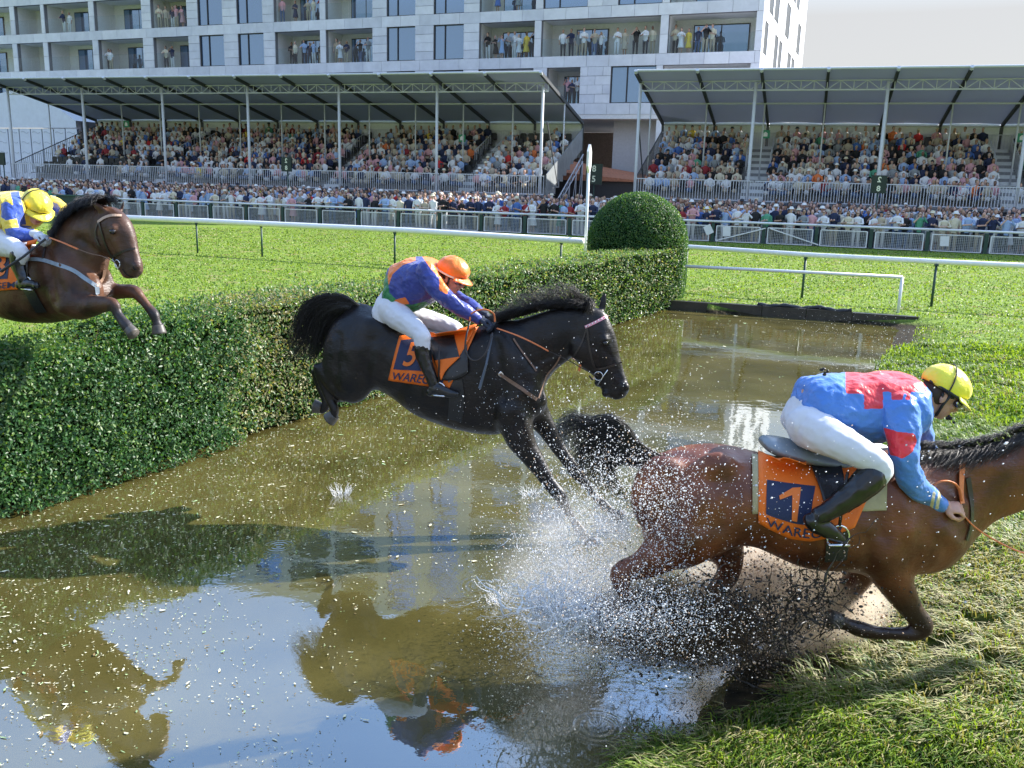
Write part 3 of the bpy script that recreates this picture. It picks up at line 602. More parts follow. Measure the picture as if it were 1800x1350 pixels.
# ---------------------------------------------------------------- grandstands
CANV = leafmat('canopy_membrane', (.50, .50, .60), .2, .7)
for _n in CANV.node_tree.nodes:
    if _n.type == 'BSDF_TRANSLUCENT': _n.inputs[0].default_value = (.5, .55, .66, 1); ALU = mat('aluminium', (.6, .62, .67), .45, .05); RAFT = mat('rafter_dark', (.05, .055, .06), .6, .1)
PVC = mat('white_pvc_sheet', (.72, .75, .76), .5, .05); STEEL = mat('dark_steel', (.06, .065, .07), .5, .2); SEAT = mat('seat_plastic', (.03, .033, .036), .4, .15)
DECK = mat('grey_deck', (.3, .31, .32), .8, .15)
def roofz(t): return 8.42-(t-3.6)*(1.85/9.4)
NROW = 9
def row_t(k): return 6.4+.78*k
def row_z(k): return 2.15+.36*k
def grandstand(s0, s1, posts, label, aisles, endwall, skirt):
    e = empty('grandstand', T((s0+s1)/2, 8, GB), label, 'grandstand', 'temporary spectator grandstands')
    n = int(round((s1-s0)/3.125)); step = (s1-s0)/n
    for i in range(n):      # canopy bays between the rafters
        a, b = s0+step*i+.03, s0+step*(i+1)-.03; V = []; F = []; m_ = 8
        for j in range(m_+1):
            u = j/m_
            for (t, k) in ((3.6, 0), (6, 1), (8.5, 1.2), (11, 1), (13, 0)):
                V.append(T(a+(b-a)*u, t, roofz(t)+.10*math.sin(math.pi*u)*(.4+.6*k)))
        for j in range(m_):
            for q in range(4): F.append([j*5+q, j*5+q+1, (j+1)*5+q+1, (j+1)*5+q])
        k_ = len(V); V += [v+UP*.02 for v in V]; F += [[k_+q for q in f][::-1] for f in F]
        link('canopy_panel', mkmesh('canopy_panel', V, F, [CANV], smooth=True), e)
    for i in range(n+1):
        s = s0+step*i; b = MB(); b.bar(T(s, 3.55, roofz(3.55)-.06), T(s, 13.0, roofz(13)-.06), .13, .2); b.build('rafter', RAFT, e)
        MB().tube([T(s, 3.45, roofz(3.5)+.02), T(s, 3.6, roofz(3.6)-.08)], .09, 8).build('rafter_cap', ALU, e)
    b = MB(); b.tube([T(s0, 3.55, 8.46), T(s1, 3.55, 8.46)], .06, 8); b.build('front_edge_beam', ALU, e)
    b = MB(); b.tube([T(s0, 8.5, 7.28), T(s1, 8.5, 7.28)], .05, 6); b.build('middle_purlin', ALU, e)
    b = MB(); b.tube([T(s0, 13, 6.45), T(s1, 13, 6.45)], .05, 6); b.build('rear_purlin', ALU, e)
    # front truss
    b = MB(); b.tube([T(s0, 5, 7.92), T(s1, 5, 7.92)], .035, 6); b.tube([T(s0, 5, 8.12-.06), T(s1, 5, 8.12-.06)], .02, 4)
    b = MB(); zb, zt = 7.52, 8.02
    zb, zt = 7.62, 8.07
    b.tube([T(s0, 5, zb), T(s1, 5, zb)], .04, 6); b.tube([T(s0, 5, zt), T(s1, 5, zt)], .03, 6)
    m_ = int((s1-s0)/.62); d = (s1-s0)/m_
    for i in range(m_+1):
        b.bar(T(s0+d*i, 5, zb), T(s0+d*i, 5, zt), .03)
        if i < m_: b.bar(T(s0+d*i, 5, zb if i % 2 else zt), T(s0+d*(i+1), 5, zt if i % 2 else zb), .03)
    b.build('front_truss', ALU, e)
    for s in posts: MB().tube([T(s, 5, .1), T(s, 5, 8.0)], .085, 10).build('front_post', ALU, e, True)
    for i in range(n+1):
        s = s0+step*i; MB().tube([T(s, 8.5, row_z(3)), T(s, 8.5, roofz(8.5)-.1)], .045, 6).build('middle_post', ALU, e, True)
        MB().bar(T(s, 13, .1), T(s, 13, roofz(13)-.1), .14).build('rear_post', STEEL, e)
    # rear sheet in bays
    for i in range(n):
        a = s0+step*i; MB().obox(T(a+.09, 13.05, 4.4), TU*(step-.18), TV*.03, UP*2.2).build('rear_sheet', PVC, e)
    # tiers
    for k in range(NROW):
        t = row_t(k)-.42; z = row_z(k); MB().obox(T(s0+.1, t, z-.36), TU*(s1-s0-.2), TV*(.77 if k < NROW-1 else 1.0), UP*.36).build('tier_step', DECK, e)
    MB().obox(T(s0+.1, 5.12, 1.95), TU*(s1-s0-.2), TV*.85, UP*.14).build('front_walkway', DECK, e)
    MB().obox(T(s0+.1, 5.2, .15), TU*(s1-s0-.2), TV*.05, UP*1.75).build('front_skirt', BLACK, e)
    sb = MB()
    for k in range(NROW):
        s = s0+.5
        while s < s1-.4:
            if not any(a <= s <= b_ for a, b_ in aisles):
                t = row_t(k); z = row_z(k)
                sb.obox(T(s-.21, t-.2, z+.38), TU*.42, TV*.38, UP*.05); sb.obox(T(s-.2, t+.17, z+.42), TU*.4, TV*.05, UP*.36)
                sb.obox(T(s-.15, t+.175, z+.78), TU*.3, TV*.04, UP*.05)
            s += .5
    o = sb.build('seats', SEAT, e); tag(o, kind='stuff')
    # front railing in sections
    m_ = int(round((s1-s0)/2.08)); d = (s1-s0)/m_
    q = MB()
    for z in (.05, 1.05): q.bar(TU*.04+UP*z, TU*(d-.04)+UP*z, .045)
    for j in range(15): q.bar(TU*(.05+(d-.1)*j/14)+UP*.05, TU*(.05+(d-.1)*j/14)+UP*1.05, .028)
    qm = q.mesh('railing_section', ALU)
    for i in range(m_):
        o = link('railing_section', qm, e); o.location = T(s0+d*i, 5.0-.13, 2.07)
    # rear railing + side rails
    q = MB(); q.bar(T(s0, 12.9, 6.0), T(s1, 12.9, 6.0), .04)
    for j in range(int((s1-s0)/.16)): q.bar(T(s0+.16*j, 12.9, 5.0), T(s0+.16*j, 12.9, 6.0), .018)
    tag(q.build('rear_railing', ALU, e), kind='stuff')
    for s in (s0, s1):
        if s == s1 and endwall:
            V = [T(s, 5.1, 2.0), T(s, 12.9, 4.9), T(s, 12.9, 6.2), T(s, 5.1, 3.2)]; V += [v+TU*.05 for v in V]
            MB().add(V, [[3, 2, 1, 0], [4, 5, 6, 7], [0, 1, 5, 4], [2, 3, 7, 6], [1, 2, 6, 5], [3, 0, 4, 7]]).build('stair_side_sheet', mat('dull_sheet', (.24, .26, .27), .5, .25, 1.2), e)
            q = MB(); a0 = T(s+.1, 5.4, .9); a1 = T(s+.1, 13, 4.6); q.tube([a0, a1], .04, 6); q.tube([a0-UP*.45, a1-UP*.45], .04, 6)
            for j in range(22): q.bar(a0+(a1-a0)*j/22-UP*(.45*(j % 2)), a0+(a1-a0)*(j+1)/22-UP*(.45*((j+1) % 2)), .03)
            for j in range(5):
                p = a0+(a1-a0)*(.2+.2*j)-UP*.45; q.tube([p, [p[0], p[1], .15]], .03, 6); q.bar(p, [*(p-TV*1.2)[:2], .2], .03)
            q.build('stair_truss', ALU, e)
        else:
            q = MB(); q.bar(T(s, 5.1, 3.15), T(s, 12.9, 6.1), .05)
            for j in range(46): t = 5.1+7.8*j/46; zz = 3.15+2.95*j/46; q.bar(T(s, t, zz-1.0), T(s, t, zz), .02)
            tag(q.build('side_railing', STEEL, e), kind='stuff')
    pp = MB(); pp.bar(T(s1 if endwall else s0, 5, 6.0), T((s1 if endwall else s0)+.05, 7.4, 2.6), .06); pp.build('diagonal_brace', STEEL, e)
    for (a, b_) in aisles:
        for k in range(NROW):
            for h in (0, 1): MB().obox(T(a+.05, row_t(k)-.42+h*.37, row_z(k)), TU*(b_-a-.1), TV*.36, UP*(.02+.17*h)).build('aisle_step', PVC, e)
        q = MB()
        for s in (a, b_):
            q.bar(T(s, row_t(4)-.4, row_z(4)+1), T(s, row_t(7), row_z(7)+1), .04)
            for j in range(10): f = j/9; q.bar(T(s, row_t(4)-.4+f*(row_t(7)-row_t(4)+.4), row_z(4)+f*(row_z(7)-row_z(4))), T(s, row_t(4)-.4+f*(row_t(7)-row_t(4)+.4), 1+row_z(4)+f*(row_z(7)-row_z(4))), .022)
        q.build('aisle_handrail', ALU, e)
    return e
LS0, LS1 = -40.7, -2.85; RS0, RS1 = 2.2, 33.3
LA = [(-17.6, -16.4), (-30.2, -29.2), (-8.6, -7.5)]; RA = [(7.6, 8.9), (20.2, 21.3)]
grandstand(LS0, LS1, [-40.6, -34.4, -28.15, -21.9, -15.65, -9.4, -3.15], 'left grandstand packed with seated spectators under a sloping grey canopy', LA, True, True)
grandstand(RS0, RS1, [2.2, 8.1, 14.35, 20.6, 26.8, 33.0], 'right grandstand with packed seats whose canopy reaches the right edge of the photo', RA, False, True)
# low fence between stands
e = empty('gap_railing', T(0, 5, GB), 'grey vertical bar railing closing the gap between the two stands', 'railing')
q = MB(); q.bar(T(.1, 5, 2.0), T(2.0, 5, 2.0), .05); q.bar(T(.1, 5, .9), T(2, 5, .9), .05)
for j in range(15): q.bar(T(.1+j*.135, 5, .3), T(.1+j*.135, 5, 2.0), .025)
q.build('bars', ALU, e)
# text helper: vertices of a string as flat mesh data
def text_mesh(s, size=1.0, bold=0.0, res=3):
    c = bpy.data.curves.new('txt', 'FONT'); c.body = s; c.size = size; c.offset = bold; c.align_x = 'CENTER'; c.align_y = 'CENTER'; c.resolution_u = res
    o = bpy.data.objects.new('txt', c); COL.objects.link(o); dg = bpy.context.evaluated_depsgraph_get(); me = bpy.data.meshes.new_from_object(o.evaluated_get(dg))
    V = [v.co.copy() for v in me.vertices]; F = [list(p.vertices) for p in me.polygons]
    bpy.data.objects.remove(o); bpy.data.curves.remove(c); bpy.data.meshes.remove(me); return V, F
CREAM = mat('cream_numeral', (.75, .78, .6), .5, 0)
def number_board(px, py, t, w, h, nums, label, poleto=.2, flip=False):
    s, z = S_of(px, py, t); e = empty('number_board', T(s, t, GB), label, 'sign', 'dark number boards on poles')
    MB().obox(T(s-w/2, t, z-h/2), TU*w, TV*.1, UP*h).build('board', mat('board_green', (.012, .03, .022), .5, .1), e)
    MB().tube([T(s, t+.15, poleto), T(s, t+.15, z)], .04, 8).build('pole', DARKG, e, True)
    for i, c in enumerate(nums):
        V, F = text_mesh(c, h*.42, .01); zz = z+h*(.25-.5*i)
        b = MB(); b.add([T(s+(-v.x if flip else v.x), t-.006, zz+v.y) for v in V], F); b.build('numeral', CREAM, e)
number_board(503, 289, 3.2, .66, .82, '28', 'small dark green number board on a pole in front of the left stand', flip=True)
number_board(1545, 324, 2.0, .68, .82, '28', 'small dark green number board on a pole in front of the right stand', flip=True)
number_board(1044, 306, 7.5, .95, 1.15, '85', 'dark number board between the two stands behind the crowd')
number_board(2, 279, 3.0, .5, .8, '', 'dark board cut by the left edge of the photo beside the tent')
EXG = mat('exit_green', (.03, .25, .14), .5, 0)
for (px, py, lab) in ((222, 218, 'small green exit sign at the back of the left stand near its left end'), (1346, 236, 'green exit sign on a thin pole near the stair of the right stand'), (812, 243, 'green exit sign above the stair in the middle of the left stand'), (1797, 242, 'green exit sign at the right edge of the photo')):
    s, z = S_of(px, py, 9.5); o = MB().obox(T(s-.22, 9.5, z-.22), TU*.44, TV*.05, UP*.44).build('exit_sign', EXG); tag(o, lab, 'sign')
    V = [(-.12, -.12), (.1, -.12), (.1, .05), (-.02, .14), (-.12, .05)]; m_ = MB().add([T(s+a, 9.494, z+b) for a, b in V], [[0, 1, 2, 3, 4]]).build('pictogram', WHITE, o)
# white marquee on the left
te = empty('marquee_tent', T(-44, 12, GB), 'large white marquee tent with ribbed wall panels left of the stand', 'tent')
TM = mat('tent_fabric', (.7, .74, .8), .6, .05, 2, bump=.2, bscale=1.2); t0 = 15.0
def tp(px, py): s, z = S_of(px, py, t0); return s, z
apx, apz = tp(47, 152); exx, exz = tp(133, 212); lxx, lxz = tp(-160, 205)
V = [T(lxx, t0, lxz), T(apx, t0, apz), T(exx, t0, exz)]; V2 = [v+TV*20 for v in V]; d_ = UP*.0
Vl = [T(lxx, t0, lxz-.9), T(exx, t0, exz-.55), T(apx, t0, lxz-.6)]
b = MB(); b.add([Vl[0], V[0], V[1], V[2], Vl[1]], [[4, 3, 2, 1, 0]]); b.add([V[1], V[2], V2[2], V2[1]], [[0, 1, 2, 3]]); b.add([V[0], V[1], V2[1], V2[0]], [[0, 1, 2, 3]]); b.build('tent_roof', TM, te)
b = MB(); gb_ = MB(); n = 15
for i in range(n):
    a = lxx+(exx-lxx)*i/n; w_ = (exx-lxx)/n; zt = lxz-.9+(exz-.55-lxz+.9)*(i/n)
    p_ = MB(); p_.obox(T(a+.05, t0+.05, 2.1), TU*(w_-.1), TV*.06, UP*(zt-2.15)); po = p_.build('wall_panel', TM, te)
    q = MB()
    for j in range(5): z = 2.5+j*.8; q.tube([T(a+.2+(w_-.4)*u, t0+.03, z+.07*math.sin(u*6.28)) for u in np.linspace(0, 1, 7)], .012, 4)
    q.build('wave_print', mat('wave_grey', (.35, .38, .42), .6, 0) if i == 0 else bpy.data.materials['wave_grey'], po)
MB().obox(T(lxx, t0+.2, 0), TU*(exx-lxx), TV*.05, UP*(lxz-.9)).build('gap_shade_sheet', mat('tent_shadow_gap', (.1, .11, .13), .8), te)  # dark sheet added behind the panels to stand for shade in their gaps
MB().obox(T(lxx, t0+.1, 0), TU*(exx-lxx), TV*.1, UP*2.1).build('tent_base', TM, te)
# ---------------------------------------------------------------- people
SK = [mat('skin_%s' % n, c, .5, 0) for n, c in (('pale', (.62, .40, .31)), ('pink', (.58, .34, .26)), ('tan', (.45, .26, .17)), ('brown', (.22, .12, .08)))]
HR = [mat('hair_%s' % n, c, .6, 0) for n, c in (('dark', (.02, .015, .012)), ('brown', (.09, .05, .03)), ('blond', (.38, .27, .13)), ('grey', (.42, .41, .4)))]
SHC = [('white', (.75, .76, .78)), ('navy', (.02, .03, .08)), ('pale blue', (.35, .48, .72)), ('black', (.015, .015, .018)), ('pink', (.65, .35, .38)), ('beige', (.5, .43, .33)), ('grey', (.28, .3, .32)), ('dark red', (.3, .03, .04)), ('blue', (.07, .16, .45)), ('cream', (.68, .62, .48)), ('green', (.1, .35, .22)), ('orange', (.75, .2, .06)), ('red', (.6, .04, .04)), ('yellow', (.75, .55, .08))]
SH = [mat('cloth_'+n.replace(' ', '_'), c, .8, 0) for n, c in SHC]
SHW = np.array([32, 12, 12, 14, 9, 10, 8, 3.5, 4, 9, 1.2, 1.2, 1.2, .6], float); SHW /= SHW.sum()
PTC = [('dark', (.03, .035, .05)), ('blue', (.08, .13, .25)), ('white', (.7, .7, .7)), ('beige', (.45, .38, .28))]
PT = [mat('trousers_'+n, c, .8, 0) for n, c in PTC]
HTC = [('straw hat', (.72, .66, .5)), ('white hat', (.82, .82, .8)), ('dark cap', (.03, .035, .05))]
HT = [mat('hat_'+n.replace(' ', '_'), c, .7, 0) for n, c in HTC]
SHOE = mat('shoe_dark', (.03, .03, .03), .5, 0); LENS = mat('dark_lens', (.01, .01, .01), .2, 0)
# slots: 0 skin 1 shirt 2 trousers 3 hair 4 hat 5 shoe 6 lens
def person_mb(pose='stand', hat=0, long_hair=False, dress=False, seed=0, lite=False):
    r = random.Random(seed); b = MB(); n = 5 if lite else 7
    zs = 0.0; hip = .88; sh = 1.42; hd = 1.62
    if pose == 'sit': dz = -.42
    else: dz = 0
    hip += dz; sh += dz; hd += dz
    lean = r.uniform(-.03, .03); fy = -.10 if pose in ('lean', 'sit') else -.02     # front is -y
    if pose == 'sit':
        if not lite:
            for sx in (-.1, .1):
                b.tube([(sx, 0, hip), (sx, -.42, hip+.02)], [.085, .065], n, 2); b.tube([(sx, -.42, hip+.02), (sx, -.38, .05)], [.06, .045], n, 2); b.tube([(sx, -.36, .04), (sx, -.55, .02)], .04, 4, 5)
        else: b.tube([(0, .05, hip), (0, -.42, hip+.02)], [.17, .13], 5, 2)
    elif dress:
        b.tube([(0, 0, hip+.06), (0, 0, .42)], [.14, .24], 10, 1)
        for sx in (-.08, .08): b.tube([(sx, 0, .44), (sx, 0, .05)], [.05, .035], 5, 0); b.tube([(sx, .03, .03), (sx, -.13, .02)], .03, 4, 5)
    elif not lite:
        for sx in (-.1, .1):
            k = r.uniform(-.04, .04); b.tube([(sx, 0, hip+.03), (sx*1.05, -.02+k, .48), (sx*1.1, k, .07)], [.095, .07, .05], n, 2); b.tube([(sx*1.1, k+.05, .04), (sx*1.15, k-.17, .03)], .042, 4, 5)
    # torso (elliptical)
    V = []; m = 8; prof = [(hip-.06, .155, .11, 0), (hip+.12, .15, .105, fy*.3), (hip+.34, .185, .12, fy*.7), (sh-.04, .205, .105, fy), (sh+.02, .13, .08, fy), (sh+.06, .06, .055, fy)]
    if lite: prof = [prof[0], prof[2], prof[3], prof[5]]
    for z, rx, ry, y in prof:
        for j in range(m): a = 2*math.pi*j/m; V.append((lean+rx*math.cos(a), y+ry*math.sin(a), z))
    F = [[i*m+j, i*m+(j+1) % m, (i+1)*m+(j+1) % m, (i+1)*m+j] for i in range(len(prof)-1) for j in range(m)]+[list(range(m))[::-1], [(len(prof)-1)*m+j for j in range(m)]]
    b.add(V, F, 1)
    # arms
    for k_, sx in enumerate((-1, 1)):
        s_ = np.array([lean+sx*.2, fy, sh-.05])
        if pose == 'stand': e_ = s_+[sx*.05, .0, -.28]; h = e_+[-sx*.02, -.06, -.25]
        elif pose == 'lean': e_ = s_+[sx*.07, -.14, -.22]; h = e_+[-sx*.24, -.16, .03]
        elif pose == 'up': e_ = s_+[sx*.1, -.14, -.12]; h = e_+[-sx*.2, -.06, .26]
        elif pose == 'fold': e_ = s_+[sx*.06, -.03, -.27]; h = e_+[-sx*.28, -.14, .06]
        else: e_ = s_+[sx*.05, -.08, -.24]; h = np.array([sx*.06, fy-.30, hip+.16])
        bare = r.random() < .45
        b.tube([s_, e_], [.055, .045], 5 if lite else 6, 1, cap=not lite); b.tube([e_, h], [.042, .033], 5 if lite else 6, 0 if bare else 1, cap=not lite)
        if not lite: b.ell(h+(h-e_)*.15, .04, .04, .045, nu=6, nv=4, mi=0)
    hy = fy-.015; hx = lean+r.uniform(-.02, .02)
    b.tube([(hx, fy, sh+.03), (hx, hy, hd-.08)], .048, 5, 0, cap=False)
    b.ell((hx, hy, hd), .072, .088, .112, nu=7 if lite else 9, nv=5 if lite else 7, mi=0)
    if not lite: b.ell((hx, hy-.085, hd-.01), .012, .02, .02, nu=5, nv=4, mi=0)
    b.ell((hx, hy+.035, hd+.035), .08, .088, .10, nu=7 if lite else 9, nv=5 if lite else 7, mi=3)
    if long_hair: b.ell((hx, hy+.05, hd-.09), .085, .06, .16, nu=7, nv=5, mi=3)
    if hat in (1, 2):
        m = 10; V = [(hx+q*math.cos(2*math.pi*j/m), hy+q*math.sin(2*math.pi*j/m), z) for q, z in ((.17, hd+.045), (.1, hd+.07), (.095, hd+.13), (.06, hd+.16)) for j in range(m)]
        b.add(V, [[i*m+j, i*m+(j+1) % m, (i+1)*m+(j+1) % m, (i+1)*m+j] for i in range(3) for j in range(m)]+[[3*m+j for j in range(m)], list(range(m))[::-1]], 4)
    elif hat == 3:
        b.ell((hx, hy+.01, hd+.05), .088, .1, .08, nu=8, nv=5, mi=4); b.obox((hx-.06, hy-.16, hd+.05), (.12, 0, 0), (0, .08, 0), (0, 0, .015), 4)
    if not lite and seed % 3 == 0: b.obox((hx-.06, hy-.095, hd+.005), (.12, 0, 0), (0, .02, 0), (0, 0, .03), 6)
    return b
TMAT = Matrix(((TU[0], TV[0], 0, 0), (TU[1], TV[1], 0, 0), (0, 0, 1, 0), (0, 0, 0, 1)))
PV = {}
def person_variant(pose, hat, lh, dress, seed):
    k = (pose, bool(hat) and (hat if hat == 3 else 1), lh, dress, seed % 4)
    if k not in PV: PV[k] = person_mb(pose, k[1], lh, dress, seed % 4*7+len(PV) % 3).mesh('person', [SK[0], SH[0], PT[0], HR[0], HT[0], SHOE, LENS])
    return PV[k]
used_labels = {}
pr_ = random.Random(3)
def place_person(loc, rz, pose, where, group, order=None, scale=None, shirt=None, hat=None, female=None):
    female = pr_.random() < .45 if female is None else female
    sh = shirt if shirt is not None else int(np.searchsorted(np.cumsum(SHW), pr_.random())); sh = min(sh, len(SHC)-1)
    hat = (0 if pr_.random() < .8 else pr_.choice([1, 2, 3])) if hat is None else hat
    dress = female and pr_.random() < .35; lh = female; hr = pr_.choice([0, 0, 1, 1, 2, 3]); pt = pr_.choice([0, 0, 1, 2, 3]); sk = pr_.choice([0, 0, 1, 1, 2, 3] if pr_.random() < .3 else [0, 1, 2])
    me = person_variant(pose, hat, lh, dress, pr_.randrange(4)); o = bpy.data.objects.new('person', me); COL.objects.link(o)
    sc = (scale or pr_.uniform(.93, 1.05))*(.95 if female else 1.0)
    o.matrix_world = Matrix.Translation(Vector(loc)) @ Matrix.Rotation(rz, 4, 'Z') @ Matrix.Scale(sc, 4)
    for i, mm in enumerate((SK[sk], SH[sh], PT[pt], HR[hr], HT[(hat or 1)-1])):
        o.material_slots[i].link = 'OBJECT'; o.material_slots[i].material = mm
    hh = HTC[hat-1][0].replace(' ', '-')+'-wearing' if hat else ['dark', 'brown', 'blond', 'grey'][hr]+'-haired'
    base = '%s spectator in %s %s %s %s' % (hh, SHC[sh][0], 'dress' if dress else 'top', {'up': 'hands raised', 'fold': 'arms folded', 'lean': 'leaning forward', 'stand': 'standing upright'}[pose], where)
    k = base; c = used_labels.get(k, 0); used_labels[k] = c+1
    pend.append((o, base, c))
    tag(o, None, 'person', group); return o
pend = []
ORD = ['', 'second ', 'third ', 'fourth ', 'fifth ', 'sixth ', 'seventh ', 'eighth ', 'ninth ', 'tenth ']
RZ = math.atan2(TU[1], TU[0])
# balconies: px, floor y of feet, facing
BALC = [(105, 48, 'lean'), (113, 49, 'stand'), (181, 115, 'lean'), (188, 115, 'stand'), (283, 111, 'lean'), (292, 111, 'up'), (273, 43, 'fold'), (283, 41, 'stand'), (293, 41, 'stand'), (303, 40, 'up'), (312, 40, 'lean'), (322, 39, 'stand'),
        (490, 32, 'stand'), (511, 29, 'fold'), (532, 28, 'lean'), (545, 28, 'stand'), (558, 28, 'lean'), (503, 107, 'fold'), (513, 107, 'stand'), (527, 106, 'lean'), (535, 106, 'stand'), (545, 106, 'up'), (556, 106, 'fold'),
        (583, 105, 'stand'), (592, 105, 'lean'), (601, 105, 'fold'), (624, 104, 'up'), (641, 104, 'lean'), (851, 98, 'fold'), (864, 98, 'lean'), (877, 98, 'up'), (887, 97, 'fold'), (897, 97, 'stand'), (907, 97, 'lean'), (919, 97, 'stand'), (932, 96, 'up'),
        (985, 94, 'stand'), (998, 94, 'lean'), (1010, 94, 'stand'), (1022, 94, 'fold'), (1039, 93, 'lean'), (1049, 93, 'up'), (1080, 92, 'fold'), (1093, 92, 'stand'), (1111, 91, 'up'), (1130, 90, 'lean'), (1142, 90, 'stand'),
        (1182, 88, 'fold'), (1193, 88, 'lean'), (1206, 88, 'stand'), (1221, 88, 'stand'), (1236, 88, 'up'), (1248, 88, 'fold'), (991, 176, 'up'), (1001, 177, 'lean'), (1008, 178, 'fold'), (1017, 178, 'stand'), (870, 8, 'lean'), (905, 8, 'stand')]
for i, (px, py, pose) in enumerate(BALC):
    s = bS(px, py); z = bZ(px, py); fl = int(round((z-ZC)/FH)); zf = ZC+fl*FH+.0
    yel = px in (919, 1206); place_person(Bp(s, .5+.12*(i % 3), zf), math.atan2(BU[1], BU[0])+pr_.uniform(-.4, .4), pose, 'on %s balcony %s' % (['lowest', 'middle', 'upper'][max(0, min(2, fl))], 'far left' if px < 340 else 'left of centre' if px < 700 else 'above left stand' if px < 945 else 'left of corner' if px < 1165 else 'nearest the corner'), 'spectators on the balconies', shirt=13 if yel else None, hat=0, female=True if yel else None)
# front rows at the barrier
def place_name(px):
    for a, n in ((150, 'left of cabinet'), (330, 'behind brown horse'), (500, 'near left board'), (700, 'right of left board'), (900, 'behind orange cap'), (1040, 'left of marker'), (1215, 'behind topiary'), (1340, 'right of topiary'), (1480, 'behind barrier gate'), (1600, 'under right board'), (5000, 'near right edge')):
        if px < a: return n
cnt = 0
s = -35.0
while s < 24.5 and cnt < 238:
    for row, (t, dz) in enumerate(((.38, 0), (.95, 0))):
        ss = s+pr_.uniform(-.12, .12)+row*.25; px = proj(T(ss, t, 1))[0]
        if px < -10 or px > 1815: continue
        pose = pr_.choice(['lean', 'lean', 'lean', 'fold', 'stand', 'up']) if row == 0 else pr_.choice(['stand', 'up', 'stand', 'fold'])
        fixed = {}
        if row == 0 and abs(px-1340) < 9 and not fixed.get('g'): fixed = dict(shirt=10, hat=0)
        place_person(T(ss, t, GB), RZ+pr_.uniform(-.35, .35), pose, ('front row ' if row == 0 else 'second row ')+place_name(px), 'spectators standing behind the barrier', **fixed); cnt += 1
    s += .5
from collections import defaultdict
dd = defaultdict(list)
for o, b_, c in pend: dd[b_].append(o)
for b_, os_ in dd.items():
    os_.sort(key=lambda o: proj(o.matrix_world.translation)[0])
    for i, o in enumerate(os_): o['label'] = ('leftmost ' if i == 0 else ORD[min(i, 9)])+b_ if len(os_) > 1 else b_
    for o in os_:
        w = o['label'].split()
        if len(w) > 16: o['label'] = ' '.join(w).replace(' partly', '').replace(' just', '').replace(' visible', '')
# everybody else: one mass
def mass(name, places, label, poses):
    tm = []
    for k in range(14):
        b = person_mb(poses[k % len(poses)], [0, 0, 0, 0, 3, 0, 1, 0, 0, 0, 0, 0, 1, 0][k % 14], k % 3 == 0, False, k, lite=True)
        V = np.array(b.v); F = b.f; tri = [];
        mi = []
        for f, m_ in zip(F, b.m):
            for q in range(1, len(f)-1): tri.append((f[0], f[q], f[q+1])); mi.append(m_)
        tm.append((V, np.array(tri), np.array(mi)))
    mats = SK+SH+PT+HR+HT+[SHOE, LENS]; o_ = [0, 4, 4+len(SH), 8+len(SH), 12+len(SH), 15+len(SH), 16+len(SH)]
    VV = []; FF = []; MM = []; base = 0; cs = np.cumsum(SHW)
    for (p, rz) in places:
        V, F, mi = tm[pr_.randrange(14)]; c, s_ = math.cos(rz), math.sin(rz); k = pr_.uniform(.92, 1.05)
        X = np.column_stack([V[:, 0]*c-V[:, 1]*s_, V[:, 0]*s_+V[:, 1]*c, V[:, 2]])*k+p
        lut = np.array([o_[0]+pr_.choice([0, 0, 1, 1, 2, 2, 3]), o_[1]+min(13, int(np.searchsorted(cs, pr_.random()))), o_[2]+pr_.randrange(4), o_[3]+pr_.choice([0, 0, 1, 1, 2, 3]), o_[4]+pr_.randrange(3), o_[5], o_[6]])
        VV.append(X); FF.append(F+base); MM.append(lut[mi]); base += len(V)
    o = link(name, mkmesh(name, np.concatenate(VV), np.concatenate(FF), mats, np.concatenate(MM))); tag(o, label, 'crowd', kind='stuff'); return o
pl = []
for k in range(2, 8):
    s = -45.0
    while s < 30:
        if pr_.random() < .93: pl.append((T(s+pr_.uniform(-.2, .2), .42+.56*k+pr_.uniform(-.15, .15), GB+.035*k), RZ+pr_.uniform(-.4, .4)))
        s += .44
mass('standing_crowd', pl, 'dense standing crowd packed several rows deep behind the barrier', ['stand', 'fold', 'stand', 'up', 'lean'])
def seated(s0, s1, aisles, empty_fn):
    pl = []
    for k in range(NROW):
        s = s0+.5
        while s < s1-.4:
            if not any(a-.1 <= s <= b+.1 for a, b in aisles) and pr_.random() > empty_fn(s, k): pl.append((T(s+pr_.uniform(-.06, .06), row_t(k)-.02+pr_.uniform(-.05, .05), row_z(k)+.0), RZ+pr_.uniform(-.3, .3)))
            s += .465
    return pl
pl = seated(LS0, LS1, LA, lambda s, k: .85 if (s < -33 and k < 3) or (k > 6 and s > -7) else .1+.04*max(0, 4-k)*(s > -12))
pl += seated(RS0, RS1, RA, lambda s, k: .06+.1*(k == 0)+.12*(k > 6 and s > 14))
for i in range(70): s = pr_.uniform(-32, -3.4) if i % 2 else pr_.uniform(9, 24); pl.append((T(s, 5.55, 2.09), RZ+pr_.uniform(-.5, .5)))
mass('seated_crowd', pl, 'seated crowd filling the rows of both grandstands', ['sit'])
